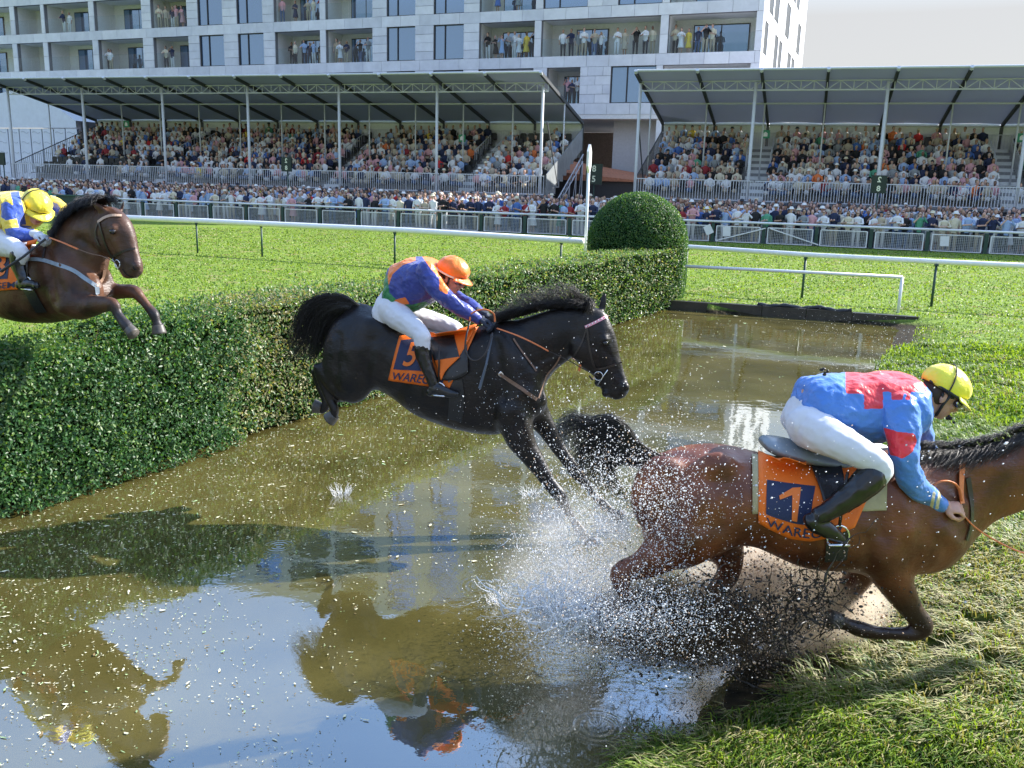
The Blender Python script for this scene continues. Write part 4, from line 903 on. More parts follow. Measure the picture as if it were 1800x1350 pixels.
# ---------------------------------------------------------------- organic modelling tools
def catmull(P, sub):
    P = np.asarray(P, float); out = []
    for i in range(len(P)-1):
        p0 = P[max(i-1, 0)]; p1 = P[i]; p2 = P[i+1]; p3 = P[min(i+2, len(P)-1)]
        for k in range(sub):
            t = k/sub; out.append(.5*((2*p1)+(-p0+p2)*t+(2*p0-5*p1+4*p2-p3)*t*t+(-p0+3*p1-3*p2+p3)*t**3))
    out.append(P[-1]); return np.array(out)
class Side:
    """a vertical plane through an animal's spine"""
    def __init__(s, p0, az): s.p0 = np.array(p0, float); s.u = azv(az); s.n = -azv(az-90)          # n points to the camera side
    def P(s, px, py, off=0.): return onplane(px, py, s.p0+s.n*off, s.n)
    def sc(s, p): return ((np.asarray(p)-_C)@_F)/FPX
    def loft(s, mb, st, sub=4, n=22, e=2.25, off=0., mi=0):
        A = []
        for q in st:
            o = q[3] if len(q) > 3 else off; t = s.P(*q[0], o); b = s.P(*q[1], o); A.append(np.concatenate([(t+b)/2, (t-b)/2, [q[2]]]))
        A = catmull(A, sub); V = []
        for r in A:
            for j in range(n):
                a = 2*math.pi*j/n; ca, sa = math.cos(a), math.sin(a)
                V.append(r[:3]+r[3:6]*np.sign(ca)*abs(ca)**(2/e)+s.n*r[6]*np.sign(sa)*abs(sa)**(2/e))
        k = len(A); F = [[i*n+j, i*n+(j+1) % n, (i+1)*n+(j+1) % n, (i+1)*n+j] for i in range(k-1) for j in range(n)]+[list(range(n))[::-1], [(k-1)*n+j for j in range(n)]]
        mb.add(V, F, mi)
    def chain(s, mb, pts, sub=4, n=12, lat=.9, off=0., grow=0., mi=0, ends=True):
        A = []
        for q in pts:
            o = q[3] if len(q) > 3 else off; p = s.P(q[0], q[1], o); A.append(np.concatenate([p, [q[2]*s.sc(p)+grow]]))
        A = catmull(A, sub); V = []; k = len(A)
        for i in range(k):
            d = A[min(i+1, k-1), :3]-A[max(i-1, 0), :3]; d /= np.linalg.norm(d)+1e-9
            b = np.cross(s.n, d); b /= np.linalg.norm(b); l = np.cross(d, b)
            for j in range(n):
                a = 2*math.pi*j/n; V.append(A[i, :3]+b*A[i, 3]*math.cos(a)+l*A[i, 3]*lat*math.sin(a))
        F = [[i*n+j, i*n+(j+1) % n, (i+1)*n+(j+1) % n, (i+1)*n+j] for i in range(k-1) for j in range(n)]+[list(range(n))[::-1], [(k-1)*n+j for j in range(n)]]
        mb.add(V, F, mi)
        if ends:
            for i in (0, k-1): mb.ell(A[i, :3], A[i, 3]*.98, A[i, 3]*.98, A[i, 3]*.98, nu=10, nv=8, mi=mi)
    def ball(s, mb, px, py, r, off=0., lat=1., mi=0, tall=1.):
        p = s.P(px, py, off); r = r*s.sc(p); M = np.column_stack([s.u, s.n, UP]); mb.ell(p, r, r*lat, r*tall, A=M, nu=16, nv=12, mi=mi)
def remesh(mb, vox, it=4, fac=.5):
    me = mkmesh('tmp', mb.v, mb.f); o = bpy.data.objects.new('tmp', me); COL.objects.link(o)
    m1 = o.modifiers.new('r', 'REMESH'); m1.mode = 'VOXEL'; m1.voxel_size = vox; m1.use_smooth_shade = True
    if it: m2 = o.modifiers.new('s', 'SMOOTH'); m2.factor = fac; m2.iterations = it
    dg = bpy.context.evaluated_depsgraph_get(); r = bpy.data.meshes.new_from_object(o.evaluated_get(dg))
    bpy.data.objects.remove(o); bpy.data.meshes.remove(me); r.materials.clear()
    r.polygons.foreach_set('use_smooth', np.ones(len(r.polygons), dtype=bool)); return r
def vco(me):
    a = np.empty(len(me.vertices)*3, dtype=np.float32); me.vertices.foreach_get('co', a); return a.reshape(-1, 3).astype(float)
def vno(me):
    a = np.empty(len(me.vertices)*3, dtype=np.float32); me.vertices.foreach_get('normal', a); return a.reshape(-1, 3).astype(float)
def setco(me, V): me.vertices.foreach_set('co', V.astype(np.float32).ravel()); me.update()
def n3(P, f, seed):
    r = np.random.default_rng(seed); a = np.zeros(len(P))
    for k in range(6):
        d = r.normal(size=3); d /= np.linalg.norm(d); d2 = r.normal(size=3); a += np.sin((P@d)*f*(1+.3*k)+r.uniform(0, 6)+1.5*np.sin((P@d2)*f*.7+r.uniform(0, 6)))
    return a/3.5
def wrinkle(me, amp, f, seed, ridged=True):
    V = vco(me); N_ = vno(me); q = n3(V, f, seed); q = (1-np.abs(q))*.8 if ridged else q; setco(me, V+N_*(q*amp+n3(V, f*2.3, seed+1)*amp*.35)[:, None])
def facecenters(me):
    a = np.empty(len(me.polygons)*3, dtype=np.float32); me.polygons.foreach_get('center', a); return a.reshape(-1, 3).astype(float)
def projN(P):
    D = P-_C; w = D@_F; return 900+FPX*(D@_XI)/w, 675-FPX*(D@_YI)/w
def fmask(me, fn):
    C_ = facecenters(me); x, y = projN(C_); me.polygons.foreach_set('material_index', fn(x, y, C_).astype(np.int32))
def bvh(objs):
    V = []; F = []
    for me in objs:
        b = len(V); V += [v.co.copy() for v in me.vertices]; F += [[b+i for i in p.vertices] for p in me.polygons]
    return BVHTree.FromPolygons(V, F)
def hit(bv, px, py, side, off=.25, lift=.008):
    d = ray(px, py); d = Vector(d/np.linalg.norm(d)); h = bv.ray_cast(Vector(_C), d, 14)
    if h[0] is None: return side.P(px, py, off), np.array(side.n)
    return np.array(h[0])+np.array(h[1])*lift, np.array(h[1])
def densify(pts, k=4): return catmull([list(p) for p in pts], k)
def ribbon(name, bv, side, pts, width, mt, parent, lift=.006, off=.25, k=4, thick=.003):
    D = densify(pts, k); H = [hit(bv, p[0], p[1], side, off if len(p) < 3 else p[2], lift) for p in D]; P = np.array([h[0] for h in H]); N_ = np.array([h[1] for h in H])
    for _ in range(2): P[1:-1] = (P[:-2]+2*P[1:-1]+P[2:])/4; N_[1:-1] = (N_[:-2]+N_[1:-1]+N_[2:])
    V = []; n = len(P)
    for i in range(n):
        d = P[min(i+1, n-1)]-P[max(i-1, 0)]; s_ = np.cross(d, N_[i]); s_ /= np.linalg.norm(s_)+1e-9; nn_ = N_[i]/np.linalg.norm(N_[i])
        V += [P[i]-s_*width/2, P[i]+s_*width/2, P[i]+s_*width/2+nn_*thick, P[i]-s_*width/2+nn_*thick]
    F = [[i*4+j, i*4+(j+1) % 4, (i+1)*4+(j+1) % 4, (i+1)*4+j] for i in range(n-1) for j in range(4)]+[[3, 2, 1, 0], [(n-1)*4+j for j in range(4)]]
    return link(name, mkmesh(name, V, F, [mt]), parent)
def cord(name, side, pts, r, mt, parent, k=6, flat=1.):
    P = catmull([list(side.P(p[0], p[1], p[2])) for p in pts], k); b = MB(); b.tube(P, r, 7, flat=flat); return b.build(name, mt, parent, True)
def patch(name, bv, side, quad, mt, parent, nu=18, nv=16, lift=.010, bulge=0, off=.27, fn=None, thick=.004, wav=.003):
    """cloth laid on the flank; quad TL,TR,BR,BL in the side view"""
    q = np.array(quad, float)
    def M(u, v):
        p = (1-u)*(1-v)*q[0]+u*(1-v)*q[1]+u*v*q[2]+(1-u)*v*q[3]; p = p.copy(); p[1] += bulge*v*v*math.sin(math.pi*min(1, max(0, u))); return p
    V = []; Nn = []
    for i in range(nv+1):
        for j in range(nu+1):
            p = M(j/nu, i/nv); h, n_ = hit(bv, p[0], p[1], side, off, lift); V.append(h); Nn.append(n_)
    V = np.array(V).reshape(nv+1, nu+1, 3)
    for _ in range(5):
        W_ = V.copy(); W_[1:-1, 1:-1] = (V[:-2, 1:-1]+V[2:, 1:-1]+V[1:-1, :-2]+V[1:-1, 2:]+2*V[1:-1, 1:-1])/6; W_[0, 1:-1] = (V[0, :-2]+V[0, 2:]+V[0, 1:-1])/3; W_[-1, 1:-1] = (V[-1, :-2]+V[-1, 2:]+V[-1, 1:-1])/3
        V = np.maximum(W_@side.n, V@side.n)[..., None]*side.n+(W_-(W_@side.n)[..., None]*side.n)
    ii, jj = np.meshgrid(np.arange(nv+1), np.arange(nu+1), indexing='ij'); V = V+side.n*(wav*np.sin(jj*1.1+ii*.25)*(ii/nv))[..., None]
    G = V.copy(); Vf = V.reshape(-1, 3); i = np.arange(nv)[:, None]*(nu+1)+np.arange(nu)[None, :]; F = np.stack([i, i+1, i+nu+2, i+nu+1], 2).reshape(-1, 4)
    fm = None
    mats = mt if isinstance(mt, list) else [mt]
    if fn is not None: fm = [fn((k % nu+.5)/nu, (k//nu+.5)/nv) for k in range(nu*nv)]
    o = link(name, mkmesh(name, Vf, F, mats, fm, smooth=True), parent)
    md = o.modifiers.new('thickness', 'SOLIDIFY'); md.thickness = thick; md.offset = 0
    def at(u, v, lift2=.004):
        a = min(max(u, 0), .9999)*nu; b = min(max(v, 0), .9999)*nv; j, i_ = int(a), int(b); fa, fb = a-j, b-i_
        return (G[i_, j]*(1-fa)*(1-fb)+G[i_, j+1]*fa*(1-fb)+G[i_+1, j]*(1-fa)*fb+G[i_+1, j+1]*fa*fb)+side.n*lift2
    return o, at
def on_patch(name, at, polys, mt, parent, lift):
    """flat print in (u, v) of a cloth: grid-cut so that it follows the folds"""
    b = MB()
    for V, F in polys: b.add([at(u, v, lift) for u, v in V], F)
    o = b.build(name, mt, parent); return o
def gridrect(u0, v0, u1, v1, n=12):
    V = [(u0+(u1-u0)*i/n, v0+(v1-v0)*j/n) for j in range(n+1) for i in range(n+1)]; F = [[j*(n+1)+i, j*(n+1)+i+1, (j+1)*(n+1)+i+1, (j+1)*(n+1)+i] for j in range(n) for i in range(n)]; return V, F
def letters(s, u0, v0, u1, v1, bold=.02, arc=0):
    V, F = text_mesh(s, 1, bold, 4); bm = bmesh.new(); vs = [bm.verts.new(v) for v in V]
    for f in F:
        try: bm.faces.new([vs[i] for i in f])
        except ValueError: pass
    bmesh.ops.triangulate(bm, faces=bm.faces[:]); bmesh.ops.subdivide_edges(bm, edges=bm.edges[:], cuts=3, use_grid_fill=True); bm.verts.ensure_lookup_table(); bm.verts.index_update()
    xs = [v.co.x for v in bm.verts]; ys = [v.co.y for v in bm.verts]; x0, x1, y0, y1 = min(xs), max(xs), min(ys), max(ys)
    P = [(u0+(u1-u0)*(v.co.x-x0)/(x1-x0), v1+(v0-v1)*(v.co.y-y0)/(y1-y0)+arc*math.sin(math.pi*(v.co.x-x0)/(x1-x0))) for v in bm.verts]; Fo = [[v.index for v in f.verts] for f in bm.faces]; bm.free(); return P, Fo
def strands(name, guides, n, spread, r, mt, parent, seed=0, wave=.01, segs=12, lo=.55, rad_pow=1.2):
    """guides: list of equally ordered 3-D polylines (k x 3); hairs run between neighbours"""
    rg = np.random.default_rng(seed); G = [catmull(g, 4) for g in guides]; k = segs+1
    R = []
    for g in G:
        d = np.concatenate([[0], np.cumsum(np.linalg.norm(np.diff(g, axis=0), axis=1))]); d /= d[-1]; t = np.linspace(0, 1, k); R.append(np.column_stack([np.interp(t, d, g[:, c]) for c in range(3)]))
    R = np.array(R); ng = len(R); t = np.linspace(0, 1, k)
    gi = rg.uniform(0, ng-1.0001, n); i0 = gi.astype(int); f = (gi-i0)[:, None, None]; Pth = R[i0]*(1-f)+R[np.minimum(i0+1, ng-1)]*f
    ln = rg.uniform(lo, 1.0, n); tt = t[None, :]*ln[:, None]
    idx = tt*(k-1); a = np.minimum(idx.astype(int), k-2); fr = (idx-a)[..., None]; ar = np.arange(n)[:, None]; Pth = Pth[ar, a]*(1-fr)+Pth[ar, a+1]*fr
    off = rg.normal(size=(n, 1, 3))*spread; Pth = Pth+off*(.25+tt[..., None]**rad_pow)
    ph = rg.uniform(0, 6.28, (n, 1, 3)); fq = rg.uniform(5, 13, (n, 1, 3)); Pth = Pth+np.sin(tt[..., None]*fq+ph)*wave*tt[..., None]**1.2
    cl = rg.integers(0, max(1, n//14), n); co = rg.normal(size=(max(1, n//14), 1, 3))*spread*1.1; Pth = Pth+co[cl]*tt[..., None]
    T_ = np.gradient(Pth, axis=1); T_ /= np.linalg.norm(T_, axis=2)[..., None]+1e-9; X = np.cross(T_, np.array([.3, .9, .2])); X /= np.linalg.norm(X, axis=2)[..., None]+1e-9; Y = np.cross(T_, X)
    rad = (r*rg.uniform(.6, 1.3, (n, 1))*(1-.85*t[None, :]**2))[..., None]
    ring = [Pth+(X*math.cos(q)+Y*math.sin(q))*rad for q in (0, 2.09, 4.19)]; V = np.stack(ring, 2).reshape(-1, 3)
    b = (np.arange(n)[:, None, None]*k+np.arange(k-1)[None, :, None])*3; j = np.arange(3)[None, None, :]; j2 = (j+1) % 3
    F = np.stack([b+j, b+j2, b+3+j2, b+3+j], 3).reshape(-1, 4)
    o = link(name, mkmesh(name, V, F, [mt], smooth=True), parent); return o
# ---------------------------------------------------------------- coats
def coat(name, c1, c2, point, rough=.42, spec=.5, sheen=.0):
    m = bpy.data.materials.new(name); m.use_nodes = True; t = m.node_tree; b = t.nodes['Principled BSDF']; n = t.nodes.new; l = t.links.new
    g = n('ShaderNodeNewGeometry'); nz = n('ShaderNodeTexNoise'); nz.inputs['Scale'].default_value = 4.5; nz.inputs['Detail'].default_value = 6; l(g.outputs['Position'], nz.inputs['Vector'])
    r = n('ShaderNodeValToRGB'); r.color_ramp.elements[0].position = .35; r.color_ramp.elements[1].position = .66; r.color_ramp.elements[0].color = (*c1, 1); r.color_ramp.elements[1].color = (*c2, 1); l(nz.outputs[0], r.inputs[0])
    at = n('ShaderNodeAttribute'); at.attribute_name = 'points'; mx = n('ShaderNodeMix'); mx.data_type = 'RGBA'; mx.inputs[7].default_value = (*point, 1); l(at.outputs['Fac'], mx.inputs[0]); l(r.outputs[0], mx.inputs[6]); l(mx.outputs[2], b.inputs['Base Color'])
    b.inputs['Roughness'].default_value = rough; b.inputs['Specular IOR Level'].default_value = spec; b.inputs['Sheen Weight'].default_value = sheen; b.inputs['Sheen Roughness'].default_value = .4
    mp = n('ShaderNodeMapping'); mp.inputs['Scale'].default_value = (30, 30, 110); l(g.outputs['Position'], mp.inputs[0]); n2 = n('ShaderNodeTexNoise'); n2.inputs['Scale'].default_value = 1.0; n2.inputs['Detail'].default_value = 4; l(mp.outputs[0], n2.inputs['Vector'])
    n4 = n('ShaderNodeTexNoise'); n4.inputs['Scale'].default_value = 11; n4.inputs['Detail'].default_value = 3; l(g.outputs['Position'], n4.inputs['Vector'])
    ad = n('ShaderNodeMath'); ad.operation = 'MULTIPLY_ADD'; ad.inputs[1].default_value = .22; l(n2.outputs[0], ad.inputs[0]); l(n4.outputs[0], ad.inputs[2])
    bp = n('ShaderNodeBump'); bp.inputs['Strength'].default_value = .5; bp.inputs['Distance'].default_value = .022; l(ad.outputs[0], bp.inputs['Height']); l(bp.outputs[0], b.inputs['Normal'])
    rr = n('ShaderNodeMapRange'); rr.inputs[3].default_value = rough-.1; rr.inputs[4].default_value = rough+.18; l(n4.outputs[0], rr.inputs[0]); l(rr.outputs[0], b.inputs['Roughness']); return m
HAIRB = mat('black_horse_hair', (.012, .011, .012), .42, 0, spec=.6); HAIRM = mat('dark_mane_hair', (.03, .024, .02), .45, 0, spec=.6)
HOOF = mat('hoof_horn', (.09, .08, .07), .45, .3, 20); EYE = mat('eye_dark', (.01, .006, .004), .05, 0, spec=.8); NOST = mat('nostril_dark', (.004, .003, .003), .8, 0)
LEATH = mat('dark_leather', (.03, .022, .018), .4, .2, 20); LBROWN = mat('brown_leather', (.2, .12, .08), .5, .2, 20); RUBB = mat('orange_rubber_grip', (.78, .22, .07), .5, .1, 30, bump=.3, bscale=300)
METAL = mat('bit_steel', (.7, .7, .7), .2, 0, metal=1); ORANGE = mat('orange_cloth', (.86, .17, .012), .65, .06, 6, bump=.3, bscale=60, bd=.004); NAVY = mat('navy_print', (.02, .03, .085), .7, .1, 8)
OTEXT = mat('orange_print', (.86, .2, .03), .65, 0); KHAKI = mat('khaki_pad', (.42, .36, .2), .8, .12, 12, bump=.2, bscale=80); SADL = mat('black_saddle_leather', (.02, .02, .022), .35, .2, 12, bump=.2, bscale=60); SADG = mat('grey_saddle_seat', (.22, .25, .27), .3, .1, 10)
PADG = mat('grey_pad', (.2, .22, .24), .6, .1)
def horse_eye(side, e, px, py, r, off):
    b = MB(); p = side.P(px, py, off); b.ell(p, r, r, r*.8, nu=14, nv=10); return b.build('eye', EYE, e, True)
def ear(side, mb, base, tip, w, off0, off1):
    """leaf-shaped hollow ear"""
    dx, dy = tip[0]-base[0], tip[1]-base[1]; ln = math.hypot(dx, dy); k = ln/32*1.0
    pr = [(-.12, 5.2), (.12, 6.8), (.38, 7.4), (.62, 6.0), (.84, 3.2), (1.0, .8)]
    side.chain(mb, [(base[0]+dx*t, base[1]+dy*t, h*k, off0+(off1-off0)*t) for t, h in pr], lat=.42, ends=False)
def finish_body(mb, name, mt, parent, pointfn, vox=.011, it=7, wfn=None, relief=(), side=None):
    me = remesh(mb, vox, it, .5)
    if wfn: lap2(me, wfn, 60)
    if relief:
        V = vco(me); N_ = vno(me); x, y = projN(V); k = np.abs(N_@side.n); d = np.zeros(len(V))
        for (x0, y0, x1, y1, r, a) in relief:
            vx, vy = x1-x0, y1-y0; L2 = vx*vx+vy*vy+1e-9; t = np.clip(((x-x0)*vx+(y-y0)*vy)/L2, 0, 1); q = np.hypot(x-x0-t*vx, y-y0-t*vy); d += a*np.exp(-(q/r)**2)
        setco(me, V+N_*(d*k)[:, None]); me.materials.append(mt); V = vco(me); x, y = projN(V); a = me.attributes.new('points', 'FLOAT', 'POINT'); a.data.foreach_set('value', np.clip(pointfn(x, y, V), 0, 1).astype(np.float32))
    N_ = vno(me); setco(me, V+N_*(n3(V, 9, 5)*.0035+n3(V, 22, 6)*.0012)[:, None])
    return me, link(name, me, parent)
def lap2(me, wfn, iters):
    V = vco(me); n = len(V); E_ = np.empty(len(me.edges)*2, dtype=np.int32); me.edges.foreach_get('vertices', E_); E_ = E_.reshape(-1, 2); x, y = projN(V); w = np.clip(wfn(x, y, V), 0, 1)[:, None]
    deg = np.bincount(E_.ravel(), minlength=n)[:, None]; a, b = E_[:, 0], E_[:, 1]
    for k in range(iters):
        f = .5
        S_ = np.column_stack([np.bincount(a, V[b, c], n)+np.bincount(b, V[a, c], n) for c in range(3)]); V = V+(S_/deg-V)*w*f
    setco(me, V)
def sstep(x, a, b): t = np.clip((x-a)/(b-a), 0, 1); return t*t*(3-2*t)
# ---------------------------------------------------------------- horse wearing number five
S5 = Side((-1.51, 7.0, 0), 104)
h5 = empty('horse', S5.P(760, 660), 'near-black horse wearing number five, leaping off the hedge over the pond', 'horse')
def build_h5():
    s = S5; mb = MB()
    s.loft(mb, [((584, 582), (578, 640), .13), ((592, 562), (582, 685), .2), ((612, 545), (602, 706), .25), ((638, 538), (632, 702), .275), ((665, 544), (660, 682), .27), ((700, 560), (695, 698), .27), ((740, 578), (735, 728), .285), ((780, 588), (775, 744), .30), ((820, 580), (820, 757), .295), ((860, 566), (862, 764), .26), ((892, 561), (903, 758), .23), ((922, 568), (936, 738), .19), ((948, 595), (955, 716), .12)])
    s.loft(mb, [((872, 575), (925, 738), .16), ((892, 564), (946, 705), .145), ((920, 556), (962, 672), .12), ((952, 546), (978, 650), .095), ((990, 540), (996, 636), .08), ((1020, 541), (1012, 622), .075), ((1040, 548), (1022, 612), .065)])
    s.loft(mb, [((1032, 540), (1004, 596), .07), ((1050, 541), (1004, 616), .088), ((1066, 552), (1012, 634), .098), ((1077, 574), (1022, 645), .10), ((1085, 602), (1034, 653), .082), ((1092, 634), (1046, 664), .062), ((1099, 660), (1056, 680), .054), ((1105, 676), (1062, 692), .054), ((1106, 688), (1070, 698), .05), ((1098, 699), (1080, 703), .034)], e=2.1)
    # cheek, brow ridge, nostril rim, lips, chin
    s.ball(mb, 1022, 612, 24, .055, .55); s.ball(mb, 1022, 612, 24, -.055, .55); s.ball(mb, 1062, 597, 9, .075, .8); s.ball(mb, 1062, 597, 9, -.075, .8); s.ball(mb, 1098, 681, 9, .04, .7); s.ball(mb, 1098, 681, 9, -.04, .7); s.ball(mb, 1066, 690, 8, 0, 2.2); s.ball(mb, 1052, 672, 7, 0, 2.4)
    # shoulder, stifle, buttock, neck muscle
    s.ball(mb, 903, 680, 46, .12, .42, tall=1.3); s.ball(mb, 903, 680, 46, -.12, .42, tall=1.3); s.ball(mb, 935, 705, 30, .08, .6); s.ball(mb, 935, 705, 30, -.08, .6); s.ball(mb, 622, 672, 38, .17, .4); s.ball(mb, 622, 672, 38, -.17, .4); s.ball(mb, 608, 615, 42, .14, .5); s.ball(mb, 608, 615, 42, -.14, .5); s.ball(mb, 650, 590, 36, .17, .35)
    # near fore, far fore
    s.chain(mb, [(900, 722, 36, .13), (912, 765, 29, .15), (927, 792, 22, .15), (948, 822, 15.5, .15), (965, 848, 13, .15), (984, 872, 13, .15), (996, 893, 8.8, .15), (1009, 916, 7.6, .15), (1021, 935, 10.5, .15), (1032, 947, 8.4, .15), (1044, 955, 11, .15)])
    s.chain(mb, [(935, 715, 28, -.12), (958, 750, 20, -.14), (980, 785, 14, -.14), (1000, 812, 12.5, -.14), (1013, 830, 12, -.14), (1032, 853, 8.2, -.14), (1049, 875, 7.4, -.14), (1063, 889, 9.6, -.14), (1074, 898, 8, -.14), (1084, 905, 10.5, -.14)])
    # hind legs tucked under
    s.chain(mb, [(620, 655, 40, .12), (626, 690, 24, .15), (598, 682, 19, .16), (570, 655, 13, .16), (561, 645, 11.5, .16), (565, 664, 9, .16), (574, 688, 8, .16), (582, 707, 8.6, .16), (589, 720, 9.5, .16), (586, 731, 9, .16)])
    s.chain(mb, [(615, 655, 36, -.12), (612, 686, 22, -.15), (582, 676, 15, -.17), (556, 650, 11, -.17), (560, 672, 8, -.17), (570, 698, 8, -.17), (574, 712, 9, -.17), (566, 720, 8.5, -.17)])
    s.chain(mb, [(642, 545, 13), (628, 541, 11), (612, 538, 7)])
    ear(s, mb, (1035, 551), (1036, 519), .027, .05, .075); ear(s, mb, (1058, 545), (1064, 510), .027, -.05, -.07)
    me, o = finish_body(mb, 'body', coat('black_coat', (.004, .0035, .004), (.015, .011, .010), (.004, .004, .005), .36, .36, .0), h5, lambda x, y, V: sstep(y, 780, 850)*(x > 880), wfn=lambda x, y, V: sstep(x, 588, 610)*(1-sstep(x, 945, 985))*(1-sstep(y-.0*x, 752, 800)), side=s, relief=[(884, 590, 912, 690, 11, .016), (872, 600, 885, 700, 8, -.018), (905, 700, 880, 735, 14, .018), (868, 700, 862, 745, 8, -.015), (688, 600, 680, 655, 16, -.022), (655, 600, 640, 660, 10, -.014), (622, 620, 618, 680, 16, .016), (596, 590, 590, 670, 7, -.014), (650, 575, 672, 568, 15, .014), (935, 640, 905, 600, 8, -.014), (960, 600, 1000, 585, 14, .010), (955, 632, 1000, 612, 6, -.012), (930, 690, 945, 715, 8, .014), (720, 640, 700, 690, 12, -.008), (760, 650, 740, 720, 7, .006), (785, 700, 770, 740, 6, -.006), (1060, 625, 1080, 668, 6, .007), (1045, 610, 1062, 650, 5, -.008), (1072, 585, 1088, 630, 5, -.006), (920, 735, 935, 775, 7, .01), (904, 740, 915, 780, 5, -.01)])
    b = MB(); s.chain(b, [(1042, 952, 12.5, .15), (1051, 960, 14, .15)], ends=False); s.chain(b, [(1084, 904, 12, -.14), (1095, 911, 13.5, -.14)], ends=False)
    s.chain(b, [(588, 729, 10.5, .16), (578, 738, 13, .16)], ends=False); s.chain(b, [(566, 718, 9.5, -.17), (553, 714, 13, -.17)], ends=False)
    for i in range(4):
        q = MB(); k = len(b.v)//4; kk = len(b.f)//4; q.add(b.v[i*k:(i+1)*k], [[j-i*k for j in f] for f in b.f[i*kk:(i+1)*kk]]); q.build('hoof', HOOF, h5, True)
    horse_eye(s, h5, 1064, 603, .021, .088); horse_eye(s, h5, 1064, 603, .021, -.088)
    for sg in (1, -1): q = MB(); q.ell(s.P(1100, 683, sg*.052), .016, .012, .022, nu=10, nv=8); q.build('nostril', NOST, h5, True)
    P = lambda px, py, o=0.: s.P(px, py, o)
    strands('tail', [[P(634, 540, .03), P(610, 522, .06), P(574, 517, .08), P(540, 530, .1), P(520, 562, .1), P(508, 598, .08), P(494, 612, .06)], [P(633, 543), P(608, 530, .02), P(578, 531, .04), P(548, 549, .05), P(533, 580, .05), P(526, 612, .05), P(500, 636, .05)], [P(634, 547, .02), P(610, 540, .04), P(585, 545, .02), P(566, 566, 0), P(558, 592, 0), P(548, 618, 0), P(534, 640, 0)], [P(635, 551, -.02), P(615, 548, -.02), P(596, 558, -.04), P(578, 582, -.05), P(568, 606, -.05), P(556, 626, -.05), P(544, 640, -.06)]], 1000, .011, .0021, HAIRB, h5, 3, .026, 16, .7)
    roots = [(1037, 546), (1022, 540), (1000, 540), (978, 542), (955, 545), (932, 551), (910, 557), (890, 563), (878, 570)]
    tips = [(1010, 498), (980, 494), (955, 502), (932, 508), (908, 516), (890, 528), (884, 546), (868, 552), (862, 560)]
    strands('mane', [[P(*r, .0), P(r[0]*.62+t[0]*.38+4, r[1]*.45+t[1]*.55, .04), P(r[0]*.3+t[0]*.7, r[1]*.15+t[1]*.85, .07), P(t[0], t[1]+2, .1), P(t[0]-8, t[1]+6, .12)] for r, t in zip(roots, tips)], 1000, .018, .0015, HAIRM, h5, 4, .03, 10, .3)
    strands('mane_underlayer', [[P(*r, .02), P(r[0]-6, r[1]-9, .06), P(r[0]-16, r[1]-10, .1), P(r[0]-26, r[1]-3, .13)] for r in roots], 900, .012, .002, HAIRB, h5, 14, .008, 8, .5)
    strands('forelock', [[P(1040, 538), P(1034, 526, .03), P(1024, 528, .06), P(1020, 545, .09)], [P(1044, 538), P(1040, 528, .02), P(1046, 535, .08), P(1048, 556, .1)]], 160, .012, .0014, HAIRM, h5, 5, .012, 8)
    bv = bvh([me])
    # bridle
    e = h5; R = lambda nm, pts, w, mt=LEATH, **k: ribbon(nm, bv, s, pts, w, mt, e, **k)
    R('browband', [(1029, 575), (1040, 570), (1054, 563), (1066, 556)], .02, mat('pink_white_browband', (.8, .35, .42), .5, 0), lift=.006)
    q = MB()
    for i in range(7): p, _n = hit(bv, 1031+i*5.2, 574-i*2.6, s, .1, .010); q.ell(p, .006, .006, .006, nu=6, nv=4)
    q.build('browband_beads', WHITE, e)
    R('cheekpiece', [(1032, 574), (1034, 592), (1037, 615), (1042, 636), (1048, 652)], .014); R('throatlash', [(1031, 578), (1024, 600), (1014, 618), (1007, 628)], .011)
    R('noseband', [(1046, 648), (1060, 647), (1078, 642), (1093, 636)], .014); R('lower_noseband', [(1047, 658), (1042, 668), (1036, 660)], .013)
    q = MB(); c = s.P(1052, 661, .075); ring = [c+s.u*.032*math.cos(a)+UP*.032*math.sin(a) for a in np.linspace(0, 2*math.pi, 17)]; q.tube(ring, .004, 6); q.tube([s.P(1068, 650, .08), s.P(1050, 677, .08)], .0045, 6); q.build('snaffle_bit', METAL, e, True)
    cord('rein_grip', s, [(874, 577, .17), (910, 590, .22), (940, 604, .19), (964, 617, .15)], .0125, RUBB, e, flat=.35)
    cord('rein', s, [(964, 617, .15), (1000, 634, .13), (1030, 651, .11), (1051, 661, .09)], .008, LEATH, e, flat=.4)
    cord('far_rein', s, [(990, 622, -.08), (1015, 635, -.08), (1045, 655, -.08)], .008, LBROWN, e, flat=.4)
    q = MB(); q.tube([s.P(1020, 641, .10), s.P(1018, 652, .10)], .009, 6); q.build('rein_stop', RUBB, e)
    R('breastplate', [(878, 656), (895, 668), (915, 682), (932, 694), (943, 702)], .026, LBROWN); R('breastplate_buckle', [(877, 655), (884, 660)], .034, METAL)
    R('neck_strap', [(902, 595), (915, 615), (930, 635), (942, 652)], .012, LBROWN); R('martingale', [(986, 624), (975, 642), (962, 656), (955, 672), (946, 700)], .011, LBROWN)
    return me, bv
ME5, BV5 = build_h5()
def numeral_one(u0, v0, u1, v1):
    V = [(1, 0), (1, 1), (.72, 1), (.66, .30), (.05, .46), (0, .33), (.72, .02)]; n = 10; P = []; F = []
    top = [(.76, 0), (.72, .02)]
    for i in range(n+1): t = i/n; P += [(.62+.10*t, .05+.95*t), (1, t)]
    F += [[2*i, 2*i+1, 2*i+3, 2*i+2] for i in range(n)]; b = len(P); P += [(.62, .05), (1, 0), (.78, .22), (.05, .48), (0, .36)]; F.append([b, b+1, b+2, b+3, b+4])
    return [(u0+(u1-u0)*x, v0+(v1-v0)*y) for x, y in P], F
